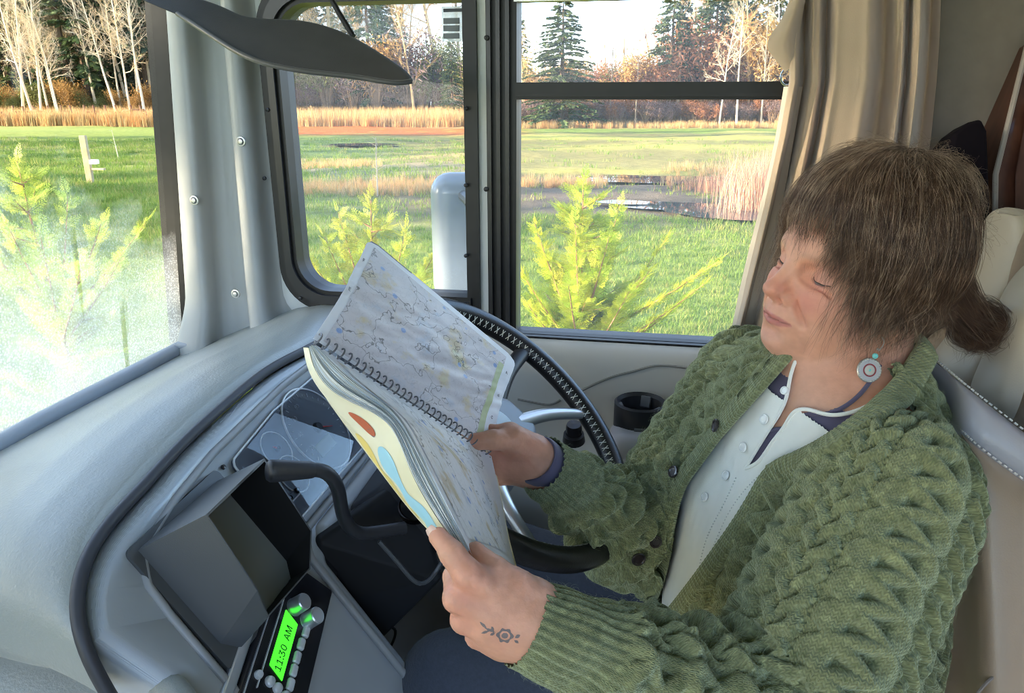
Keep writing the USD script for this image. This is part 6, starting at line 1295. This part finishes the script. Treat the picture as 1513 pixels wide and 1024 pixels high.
# ---- earring
pm("earring_silver", (.42, .41, .38), .34, metallic=.9); pm("turquoise", (.16, .55, .55), .3); pm("enamel_red", (.20, .03, .03), .3); pm("enamel_pale", (.42, .42, .37), .35)
er = UsdGeom.Xform.Define(stage, newpath(wo, "earring")); er = str(er.GetPath()); tag(stage.GetPrimAtPath(er), "round silver earring with red centre ring and turquoise bead"); Lb = at(1303, 503, (H(0, .074, -.028)-EYE)@FWD-.012)
dn = lambda k: Lb+np.array([-.002, 0, -1.0])*k
pe = lambda x, y: at(x, y, (Lb-EYE)@FWD)
obj("hook", tube(spline([pe(1303, 498), pe(1306, 506), pe(1302, 514), pe(1298, 519)], 16), .0006, 6), "earring_silver", er)
def ball(p, r): return xf(trimesh.creation.icosphere(2, r), trimesh.transformations.translation_matrix(p))
obj("small_bead", ball(pe(1297, 516), .0014), "earring_silver", er, smooth=True); obj("turquoise_bead", ball(pe(1293, 526), .0031), "turquoise", er, smooth=True); obj("small_bead", ball(pe(1290, 535), .0012), "earring_silver", er, smooth=True)
cd = pe(1284, 547); nd_ = unit(-FWD+RGT*.12+UPV*.05); T = frame(cd, RGT, UPV); R = .0133
obj("disc", xf(lathe([(0, .0012), (R*.94, .0012), (R, .0006), (R, -.0006), (0, -.0008)], 44), T), "earring_silver", er)
obj("disc_rim", xf(cat([ball((R*.90*math.cos(t), R*.90*math.sin(t), .0014), .0009) for t in np.linspace(0, 2*np.pi, 26, endpoint=False)]), T), "enamel_pale", er, smooth=True); obj("red_ring", xf(lathe([(R*.42, .0016), (R*.54, .0016)], 36), T), "enamel_red", er); obj("centre", xf(lathe([(0, .0022), (R*.2, .002), (R*.36, .0014)], 24), T), "enamel_pale", er); obj("centre_stone", xf(ball((0, 0, .002), .0013), T), "turquoise", er, smooth=True)
# ------------------------------------------------------------------ hair
def hairmat(name, c1, c2):
    usdkit.material(stage, "/World/Looks/"+name, {"a": ("attribute", {"attribute": "tint"}), "g": ("hair_info", {}), "n": ("noise_texture", {"scale": 60.0, "detail": 2.0}), "tc": ("texture_coordinate", {}),
        "r": ("rgb_ramp", {"ramp": [(.3, c1), (.55, c2), (.72, tuple(x*1.5 for x in c2))]}), "p": ("principled_bsdf", {"roughness": .42, "specular_ior_level": .35, "sheen_weight": .0})},
        [("tc.object", "n.vector"), ("n.fac", "r.fac"), ("r.color", "p.base_color")], surface="p.BSDF")
hairmat("hair_dark", (.030, .0145, .0095), (.064, .034, .021)); hairmat("hair_mid", (.070, .039, .024), (.125, .076, .048)); hairmat("hair_light", (.185, .122, .080), (.32, .235, .165))
pm("hair_base", (.040, .028, .021), .8, bump=.6, bscale=500, bdist=.002)
hr = str(UsdGeom.Xform.Define(stage, newpath(wo, "hair")).GetPath()); tag(stage.GetPrimAtPath(hr), "brown-grey hair with wispy fringe, gathered in a low bun")
def f_cap(q):
    d = sd_ell(q, (-.008, 0, .055), (.100, .084, .088)); d = smin(d, sd_ell(q, (-.045, 0, .022), (.055, .070, .062)), .03)
    d = smax(d, -sd_ell(q, (.085, 0, -.02), (.075, .075, .085)), .02); return d
cap = mesh_sdf(lambda q: f_cap(q), (-.14, -.10, -.09), (.11, .10, .16), .004); capw = tm(np.asarray(cap.vertices)@HR.T+HO, cap.faces); obj("under_hair", capw, "hair_base", hr, smooth=True)
rh = np.random.default_rng(23)
BUN = at(1446, 484, .93); bunL = toH(BUN[None])[0]
# strands follow guides on the head: roots along a parting on top; fringe forward and down, sides down over the ear, back to the bun
NP = 12; ts = np.linspace(0, 1, NP)
def shell(dirv, lift):
    """point of the hair surface in a head-local direction from the skull centre"""
    d = dirv/np.linalg.norm(dirv, axis=-1, keepdims=True); c = np.array([-.008, 0, .045]); R_ = np.array([.102, .087, .100]); k = 1/np.sqrt(((d/R_)**2).sum(-1, keepdims=True)); return c+d*(k+lift)
def sph_dir(lon, lat): return np.stack([np.cos(lat)*np.cos(lon), np.cos(lat)*np.sin(lon), np.sin(lat)], -1)
def strands(n, root_lon, root_lat, end_lon, end_lat, lift0, lift1, jit=.03, tail=None, wave=.0, clump=14):
    """great-circle-like paths over the shell"""
    a0 = sph_dir(root_lon, root_lat); a1 = sph_dir(end_lon, end_lat); t = ts[None, :, None]; w = a0[:, None]*(1-t)+a1[:, None]*t
    ln = np.linalg.norm(w, axis=-1, keepdims=True); w = w/np.maximum(ln, .05); lf = (lift0[:, None]*(1-ts)+lift1[:, None]*ts+.010*np.sin(np.pi*ts))[..., None]
    P_ = shell(w, lf)
    ph = rh.uniform(0, 6.28, (n, 3))[:, None]; fr_ = rh.uniform(.6, 1.6, (n, 1, 1)); P_ = P_+wave*np.sin(ph+ts[None, :, None]*6.28*fr_)*ts[None, :, None]*rh.uniform(.3, 1, (n, 1, 1))
    P_ += rh.normal(0, jit, (n, 1, 3))*ts[None, :, None]
    o = np.lexsort((end_lat, np.round(end_lon*14))); P_ = P_[o]; m_ = len(P_)//clump*clump
    if m_: G = P_[:m_].reshape(-1, clump, NP, 3); P_[:m_] = (G+(G.mean(1, keepdims=True)-G)*(.62*ts**1.5)[None, None, :, None]).reshape(-1, NP, 3)
    if tail is not None: P_ = np.concatenate([P_, tail(P_)], 1)
    return P_
def world(P_): return P_@HR.T+HO
def U_(n, a, b): return rh.uniform(a, b, n)
sets = {"hair_dark": [], "hair_mid": [], "hair_light": []}
def put(P_, w0=.00026, mix=(.45, .42, .13)):
    kc = rh.choice(3, len(P_)//14+1, p=mix).repeat(14)[:len(P_)]; k = np.where(rh.uniform(size=len(P_)) < .7, kc, rh.choice(3, len(P_), p=mix))
    for i, nm in enumerate(sets): 
        if (k == i).any(): sets[nm].append((world(P_[k == i]), w0))
near = 1
def tail_down(L0, L1, fwd=0.0, wav=.006):
    def fn(P_):
        n = len(P_); d = P_[:, -1]-P_[:, -2]; d /= np.linalg.norm(d, axis=-1, keepdims=True); g = np.array([fwd, 0, -1.0]); L = rh.uniform(L0, L1, n)[:, None]; out = []; q = P_[:, -1]; ph = rh.uniform(0, 6.28, n); 
        for k in range(5): d = d*.6+g*.4+rh.normal(0, .07, (n, 3)); d /= np.linalg.norm(d, axis=-1, keepdims=True); q = q+d*L/5+np.stack([np.sin(ph+k*1.3), np.cos(ph*1.7+k*1.1), 0*ph], -1)*wav*.35; out.append(q.copy())
        return np.stack(out, 1)
    return fn
# lon: 0 forward, +pi/2 towards the camera; lat up
n = 1150; r0 = U_(n, -.60, .60); put(strands(n, r0*1.5+rh.normal(0, .25, n), U_(n, 1.0, 1.5), r0+rh.normal(0, .12, n), U_(n, .14, .50), U_(n, .000, .008), U_(n, .002, .010), .006, tail_down(.004, .026, -.15), .005), mix=(.2, .45, .35))   # fringe
n = 230; r0 = U_(n, -.30, .60); put(strands(n, r0*1.5+rh.normal(0, .25, n), U_(n, 1.0, 1.5), r0+rh.normal(0, .12, n), U_(n, -.08, .16), U_(n, .000, .008), U_(n, .002, .008), .006, tail_down(.004, .034, .05), .004, clump=10), .00030, mix=(.4, .45, .15))
n = 1500; e = U_(n, .40, .95); put(strands(n, e-U_(n, .2, .9), U_(n, .9, 1.5), e, .22-.55*(e-.4)+rh.normal(0, .10, n), U_(n, .0, .008), U_(n, .002, .014), .006, tail_down(.012, .050, .42, .010), .008, clump=16), mix=(.35, .45, .20))   # swept over the temple
n = 2600; e = U_(n, .80, 1.75); put(strands(n, U_(n, -.2, 2.0), U_(n, 1.1, 1.5), e, U_(n, -.30, .10)-.14*(e-1.0), U_(n, .0, .008), U_(n, .000, .014), .006, tail_down(.015, .065, .10, .010), .007, clump=16), mix=(.45, .40, .15))
n = 1500; e = U_(n, 1.05, 1.9); put(strands(n, U_(n, .2, 2.2), U_(n, .9, 1.5), e, U_(n, -.45, -.12), U_(n, .0, .008), U_(n, .004, .018), .008, tail_down(.012, .045, .15, .012), .009, clump=12), mix=(.45, .40, .15))
n = 620; e = U_(n, .85, 1.6); put(strands(n, U_(n, .0, 1.8), U_(n, 1.0, 1.5), e, U_(n, -.55, -.25), U_(n, .0, .008), U_(n, .006, .020), .010, tail_down(.025, .075, .12, .022), .010, clump=10), .00028, mix=(.4, .42, .18))
n = 420; e = U_(n, -1.05, -.62); put(strands(n, U_(n, -1.4, .1), U_(n, 1.0, 1.5), e, U_(n, -.25, .10), U_(n, .0, .008), U_(n, .004, .016), .006, tail_down(.04, .11, .05, .008), .006, clump=10), .00022, (.2, .45, .35))
n = 1500; e = U_(n, -3.1, -1.5); put(strands(n, U_(n, -3.2, -.5), U_(n, 1.05, 1.5), e, U_(n, -.5, -.2), U_(n, .0, .007), U_(n, .0, .010), .004), mix=(.6, .34, .06))
# from the nape to the bun
def to_bun(n, spread=.012):
    lon = U_(n, 1.7, 3.4); st_ = shell(sph_dir(lon, U_(n, -.5, .0)), U_(n, -.002, .006)[:, None]); e = bunL+rh.normal(0, spread, (n, 3)); m_ = (st_+e)/2+rh.normal(0, .006, (n, 3))+np.array([-.012, .004, -.014]); t = ts[None, :, None]; return st_[:, None]*(1-t)**2+2*m_[:, None]*t*(1-t)+e[:, None]*t*t
put(to_bun(1500), mix=(.65, .3, .05))
# bun: tangled loops
n = 2200; c0 = rh.normal(0, 1, (n, 3)); c0 = c0[(np.arange(n)//14)*14]+.25*c0; c0 /= np.linalg.norm(c0, axis=1, keepdims=True); c1 = rh.normal(0, 1, (n, 3)); c1 = c1[(np.arange(n)//14)*14]+.2*c1; c1 = np.cross(c0, c1); c1 /= np.linalg.norm(c1, axis=1, keepdims=True); R_ = np.array([.028, .020, .024])*rh.uniform(.55, 1.25, (n, 1)); bc_ = bunL+rh.normal(0, .0055, (n//14+1, 3)).repeat(14, 0)[:n]; th = (ts*rh.uniform(2.2, 4.2, (n, 1)))[..., None]
put(bc_[:, None]+(c0[:, None]*np.cos(th)+c1[:, None]*np.sin(th))*R_[:, None], mix=(.55, .35, .10))
obj("bun_core", xf(trimesh.creation.icosphere(3, 1.0), np.block([[HR@np.diag([.018, .013, .016]), BUN[:, None]], [np.zeros((1, 3)), np.ones((1, 1))]])), "hair_base", hr, smooth=True)
n = 90; e = np.array([at(x, y, .93) for x, y in zip(rh.uniform(1400, 1482, n), rh.uniform(500, 540, n))]); e = toH(e); s_ = bunL+rh.normal(0, .012, (n, 3)); m_ = (s_+e)/2+rh.normal(0, .012, (n, 3)); t = ts[None, :, None]; put(s_[:, None]*(1-t)**2+2*m_[:, None]*t*(1-t)+e[:, None]*t*t, .00018, (.2, .5, .3))
# loose grey top layer, slightly curled
n = 900; a_ = U_(n, -1.2, 2.4); put(strands(n, a_+rh.normal(0, .5, n), U_(n, 1.2, 1.55), a_, U_(n, .45, .95), U_(n, .002, .008), U_(n, .003, .014), .007, None, .008, clump=6), .00024, (.05, .40, .55))
# flyaways
n = 620; lon = U_(n, -1.6, 3.1); lat = U_(n, .3, 1.5); b = shell(sph_dir(lon, lat), .004); tg = rh.normal(0, 1, (n, 3)); o = sph_dir(lon, lat); tg -= o*(tg*o).sum(1, keepdims=True); tg /= np.linalg.norm(tg, axis=1, keepdims=True); L = U_(n, .02, .06)[:, None, None]; t = ts[None, :, None]
put(b[:, None]+L*(tg[:, None]*np.sin(t*2.2)*.8+o[:, None]*np.sin(t*2.6)*.30), .00013, (.1, .4, .5))
# wisps on the cheek and before the ear
n = 190; k0 = shell(sph_dir(U_(n, .62, 1.35), U_(n, .0, .25)), .004); dx = U_(n, -.012, .03); 
P_ = k0[:, None]+np.stack([dx[:, None]*ts+.006*np.sin(ts*5+rh.uniform(0, 6, (n, 1))), .004*np.sin(ts*4+rh.uniform(0, 6, (n, 1)))+.006*ts, -U_(n, .05, .13)[:, None]*ts], -1); put(P_, .00024, (.3, .5, .2))
n = 34; k0 = shell(sph_dir(U_(n, -.25, .35), U_(n, .25, .4)), .006); P_ = k0[:, None]+np.stack([.012*np.sin(ts*1.5)*np.ones((n, 1)), U_(n, -.006, .010)[:, None]*ts, -U_(n, .03, .062)[:, None]*ts], -1); put(P_, .0002, (.3, .5, .2))
nmz = {"hair_dark": "dark brown under-strands", "hair_mid": "brown strands", "hair_light": "grey-blond strands"}
for mt_, lst in sets.items():
    by = {}
    for P_, w in lst: by.setdefault((P_.shape[1], w), []).append(P_)
    for (k, w), L in by.items():
        P_ = np.concatenate(L); tp_ = np.interp(np.linspace(0, 1, k), [0, .1, .7, 1], [.8, 1, .9, .25]); curves("strands", P_, w*tp_, mt_, hr, label=nmz[mt_], kind="stuff")
# ------------------------------------------------------------------ map book
tint_mat("page_edge", .9, .1)
def map_mat(name, paper, seed, margin=True):
    usdkit.material(stage, "/World/Looks/"+name, {
        "uv": ("uvmap", {"attribute": "st"}), "s": ("separate_xyz", {}), "mp": ("mapping", {"location": (seed*3.1, seed*1.7, 0), "scale": (1, 1, 1)}),
        "n1": ("noise_texture", {"scale": 16.0, "detail": 5.0, "roughness": .6}), "r1": ("rgb_ramp", {"ramp": [(.30, (.52, .58, .70)), (.42, paper), (.55, tuple(.97*x for x in paper)), (.63, (.66, .57, .42)), (.76, (.58, .62, .46))]}),
        "n2": ("noise_texture", {"scale": 26.0, "detail": 6.0, "roughness": .62}), "w2": ("math", {"math_type": "multiply", "value2": 6.0}), "f2": ("math", {"math_type": "fraction"}), "c2": ("map_range", {"from_min": .0, "from_max": .07, "to_min": .90, "to_max": 1.0, "clamp": True}),
        "vd": ("noise_texture", {"scale": 30.0, "detail": 3.0}), "mv": ("mix", {"fac": .10}), "v1": ("voronoi_texture", {"scale": 13.0, "feature": "distance_to_edge"}), "c3": ("map_range", {"from_min": .006, "from_max": .014, "to_min": .42, "to_max": 1.0, "clamp": True}),
        "mv2": ("mix", {"fac": .16}), "v2": ("voronoi_texture", {"scale": 40.0, "feature": "distance_to_edge"}), "c4": ("map_range", {"from_min": .012, "from_max": .030, "to_min": .86, "to_max": 1.0, "clamp": True}),
        "v3": ("voronoi_texture", {"scale": 30.0}), "lk": ("map_range", {"from_min": .10, "from_max": .14, "to_min": 1.0, "to_max": 0, "clamp": True}), "lkm": ("mix", {"color2": (.30, .42, .72)}),
        "x1": ("mix", {"mix_type": "multiply", "fac": 1.0}), "x2": ("mix", {"mix_type": "multiply", "fac": 1.0}), "x3": ("mix", {"mix_type": "multiply", "fac": 1.0}),
        "p": ("principled_bsdf", {"roughness": .42, "specular_ior_level": .4})},
        [("uv.UV", "mp.vector"), ("mp.vector", "n1.vector"), ("n1.fac", "r1.fac"), ("mp.vector", "n2.vector"), ("n2.fac", "w2.value1"), ("w2.value", "f2.value1"), ("f2.value", "c2.value"), ("mp.vector", "vd.vector"), ("mp.vector", "mv.color1"), ("vd.color", "mv.color2"), ("mv.color", "v1.vector"), ("v1.distance", "c3.value"),
         ("mp.vector", "mv2.color1"), ("vd.color", "mv2.color2"), ("mv2.color", "v2.vector"), ("v2.distance", "c4.value"), ("mp.vector", "v3.vector"), ("v3.distance", "lk.value"), ("r1.color", "lkm.color1"), ("lk.result", "lkm.fac"),
         ("lkm.color", "x1.color1"), ("c2.result", "x1.color2"), ("x1.color", "x2.color1"), ("c3.result", "x2.color2"), ("x2.color", "x3.color1"), ("c4.result", "x3.color2"), ("x3.color", "p.base_color")], surface="p.BSDF")
map_mat("map_upper", (.66, .63, .67), 1); map_mat("map_lower", (.86, .87, .91), 2)
pm("paper_margin", (.80, .81, .86), .45); pm("map_green", (.50, .56, .33), .5); pm("coil_wire", (.20, .20, .22), .35, metallic=.6); pm("print_dark", (.16, .16, .20), .6); pm("cover_cream", (.78, .74, .58), .4, col2=(.72, .66, .44), scale=9); pm("cover_blue", (.35, .60, .70), .4); pm("cover_yellow", (.80, .62, .20), .4); pm("cover_red", (.45, .12, .06), .4)
bk = thing("map_book", "spiral-bound road map book folded open in the woman's hands", "book")
bA, bB, bC, bD = at(463, 500, .665), at(545, 352, .775), at(763, 533, .985), at(724, 668, .868)
def corner_patch(A0, B0, C0, D0, nu, nv, wr, r=.035):
    u, w = np.meshgrid(np.linspace(0, 1, nu), np.linspace(0, 1, nv), indexing="ij"); Pm = (A0*(1-u[..., None])*(1-w[..., None])+D0*u[..., None]*(1-w[..., None])+B0*(1-u[..., None])*w[..., None]+C0*u[..., None]*w[..., None])
    nn = unit(np.cross(D0-A0, B0-A0)); nn = nn if nn@FWD < 0 else -nn
    h = wr*(.006*np.sin(w*np.pi)*np.cos(u*2.2)+.0035*(meshkit.fbm(np.stack([u*5+w*3, w*9-u*7, 0*u], -1), 3, 2)-.5)*2*np.sin(np.pi*np.clip(w, 0, 1)))
    return Pm+nn*h[..., None], np.stack([u*.29, w*.21], -1), nn
Pm, uvm, nb_ = corner_patch(bA, bB, bC, bD, 90, 60, 1.0)
# rounded outer corners
def roundc(Pm):
    nu, nv = Pm.shape[:2]; return Pm
def page(name, Pm, uvm, u0, u1, w0, w1, mat, off, parent, rounded=0.0):
    from scipy.interpolate import RegularGridInterpolator as RG
    nu, nv = Pm.shape[:2]; f_ = RG((np.linspace(0, 1, nu), np.linspace(0, 1, nv)), Pm); g_ = RG((np.linspace(0, 1, nu), np.linspace(0, 1, nv)), uvm)
    U1, W1 = np.meshgrid(np.linspace(u0, u1, 80), np.linspace(w0, w1, 50), indexing="ij")
    if rounded:
        for s_u in (0, 1):
            ed = rounded*(1-np.sqrt(np.maximum(1-np.clip((W1-(1-rounded*1.4))/(rounded*1.4), 0, 1)**2, 0))); U1 = np.where(s_u == 0, np.maximum(U1, 0+ed) if s_u == 0 else U1, np.minimum(U1, 1-ed))
    q = np.stack([U1, W1], -1); V = f_(q)+nb_*off; return obj(name, cat([grid(V), grid(V-nb_*.0006, flip=True)]), mat, parent, uv=np.vstack([g_(q).reshape(-1, 2)]*2), smooth=True)
page("upper_page", Pm, uvm, 0, 1, 0, 1, "paper_margin", 0, bk, .05)
page("printed_map", Pm, uvm, .035, .925, .02, .955, "map_upper", .0004, bk)
page("green_strip", Pm, uvm, .885, .925, .06, .86, "map_green", .0007, bk)
page("backing_sheet", Pm+nb_*-.003+(bC-bD)*.03, uvm, .25, 1, .05, 1, "page_edge" if False else "paper_margin", 0, bk, .06)
page("cover_flap", Pm+nb_*-.005+(bC-bD)*.045, uvm, .02, .99, .2, 1, "print_dark", 0, bk, .06)
for k, (u, w) in enumerate(((.965, .80), (.965, .55), (.965, .32), (.965, .12), (.02, .45), (.02, .75))):
    i, j = int(u*89), int(w*59); p = Pm[i, j]; t = xf(meshkit.text_mesh("ABCDEF"[k], .004, .0003), frame(p+nb_*.0006, bD-bA, bB-bA)); obj("grid_letter", t, "print_dark", bk, smooth=False)
# lower leaves: a thick curved block
N1 = spline([at(x, y, d) for x, y, d in ((464, 508, .665), (492, 534, .660), (535, 570, .655), (585, 610, .645), (612, 652, .632), (645, 715, .618), (702, 830, .606))], 70)
F1 = spline([at(x, y, d) for x, y, d in ((726, 674, .868), (732, 700, .860), (741, 742, .845), (752, 800, .825), (764, 846, .805))], 70)
K1 = spline([at(x, y, d) for x, y, d in ((456, 514, .662), (462, 538, .655), (484, 572, .648), (530, 600, .640), (574, 628, .630), (604, 690, .618), (640, 757, .610), (694, 834, .604))], 70)
F2 = F1-unit(np.cross(bD-bA, N1[50]-N1[30]))*0
nl = unit(np.cross(F1[40]-N1[40], N1[55]-N1[40])); nl = nl if nl@FWD < 0 else -nl
V = N1[:, None]+(F1-N1)[:, None]*np.linspace(0, 1, 40)[None, :, None]; V = V+nl*(.006*np.sin(np.linspace(0, np.pi, 40))[None, :, None]*np.linspace(.3, 1, 70)[:, None, None])
uvl = np.stack(np.meshgrid(np.linspace(0, .21, 70), np.linspace(0, .28, 40), indexing="ij"), -1)
obj("lower_page", grid(V), "paper_margin", bk, smooth=True)
vi_ = V[4:64, 2:36]+nl*.0005; obj("printed_map", grid(vi_), "map_lower", bk, uv=uvl[4:64, 2:36].reshape(-1, 2))
# the fore-edge: leaf after leaf between the top leaf and the cover
nl_ = 16; ew = np.random.default_rng(4)
for k in range(nl_):
    a0, a1 = k/nl_, (k+.72)/nl_; e0 = N1+(K1-N1)*a0; e1 = N1+(K1-N1)*a1; inw = (F1-N1); inw /= np.linalg.norm(inw, axis=1, keepdims=True); j = ew.uniform(-.0025, .0025)+.0018*np.sin(np.linspace(0, 6, 70)+k)
    V2 = np.stack([e0+inw*.04, e0+inw*(j if np.ndim(j) == 0 else j[:, None]), e1+inw*(j if np.ndim(j) == 0 else j[:, None]), e1+inw*.04], 1); m_ = grid(V2); sh = ew.uniform(.82, 1.05); c_ = np.array([.74, .74, .70])*sh if k % 4 else np.array([.62, .68, .72]); obj("leaf_edges", m_, "page_edge", bk, col=tinted(m_, c_), smooth=False)
K2 = spline([at(x, y, d) for x, y, d in ((454, 513, .668), (460, 545, .675), (484, 592, .68), (530, 655, .675), (575, 715, .665), (618, 768, .655), (656, 806, .645))], 70); K3 = K2+FWD*.10+UPV*-.01; K4 = F1+FWD*.02
V = np.stack([K1, K1*.66+K2*.34-RGT*.004, K1*.33+K2*.67-RGT*.004, K2, K3, K4], 1); obj("back_cover", grid(V), "cover_cream", bk, smooth=60)
def art(name, poly, mat, label):
    """flat print on the curved back cover: poly in (t along the edge, s across)"""
    pl2 = sg.Polygon(spline(poly, 60, closed=True)); tv, tf_ = trimesh.creation.triangulate_polygon(pl2.buffer(0) if pl2.is_valid else pl2.convex_hull, engine="earcut"); m_ = tm(np.column_stack([tv, 0*tv[:, 0]]), tf_); m_ = loop2(loop2(m_)); q = np.asarray(m_.vertices)
    i = np.clip(q[:, 0], 0, 1)*69; i0 = np.minimum(i.astype(int), 68); fr_ = (i-i0)[:, None]; a_ = K1[i0]*(1-fr_)+K1[i0+1]*fr_; b_ = K2[i0]*(1-fr_)+K2[i0+1]*fr_; s3 = q[:, 1:2]
    P_ = np.where(s3 < .34, a_+(a_*.66+b_*.34-RGT*.004-a_)*s3/.34, np.where(s3 < .67, (a_*.66+b_*.34)*(.67-s3)/.33+(a_*.33+b_*.67)*(s3-.34)/.33-RGT*.004, (a_*.33+b_*.67-RGT*.004)*(1-s3)/.33+b_*(s3-.67)/.33)); P_ = P_-unit(ray(560, 700))*.0009
    obj(name, m_ if False else tm(P_, m_.faces), mat, bk, smooth=True, label=label)
art("cover_art", [(.52, .5), (.60, .28), (.70, .35), (.78, .15), (.93, .25), (.99, .6), (.90, .62), (.84, .50), (.76, .62), (.70, .55), (.62, .66)], "cover_blue", "blue print on the back cover")
art("cover_art", [(.42, .85), (.50, .70), (.60, .82), (.68, .66), (.76, .70), (.82, .62), (.80, .82), (.70, .90), (.60, .94), (.50, .95)], "cover_yellow", "yellow print on the back cover")
art("cover_logo", [(.33, .40), (.37, .30), (.43, .30), (.47, .42), (.43, .50), (.37, .50)], "cover_red", "small red-brown emblem on the back cover")
art("cover_logo", [(.42, .42), (.45, .36), (.475, .42), (.45, .47)], "print_dark", "dark leaf in the emblem on the back cover")
# coil binding
nt = 29; th = np.linspace(0, nt*2*np.pi, nt*14); s = np.linspace(.0, 1.0, len(th)); axp = bA+(bD-bA)*s[:, None]; ax_ = unit(bD-bA); n1_ = unit(np.cross(ax_, nb_)); r_ = .0066
obj("coil", tube(axp+nb_*(.001+r_*np.sin(th))[:, None]+n1_*(r_*np.cos(th))[:, None], .0009, 6), "coil_wire", bk, smooth=True)
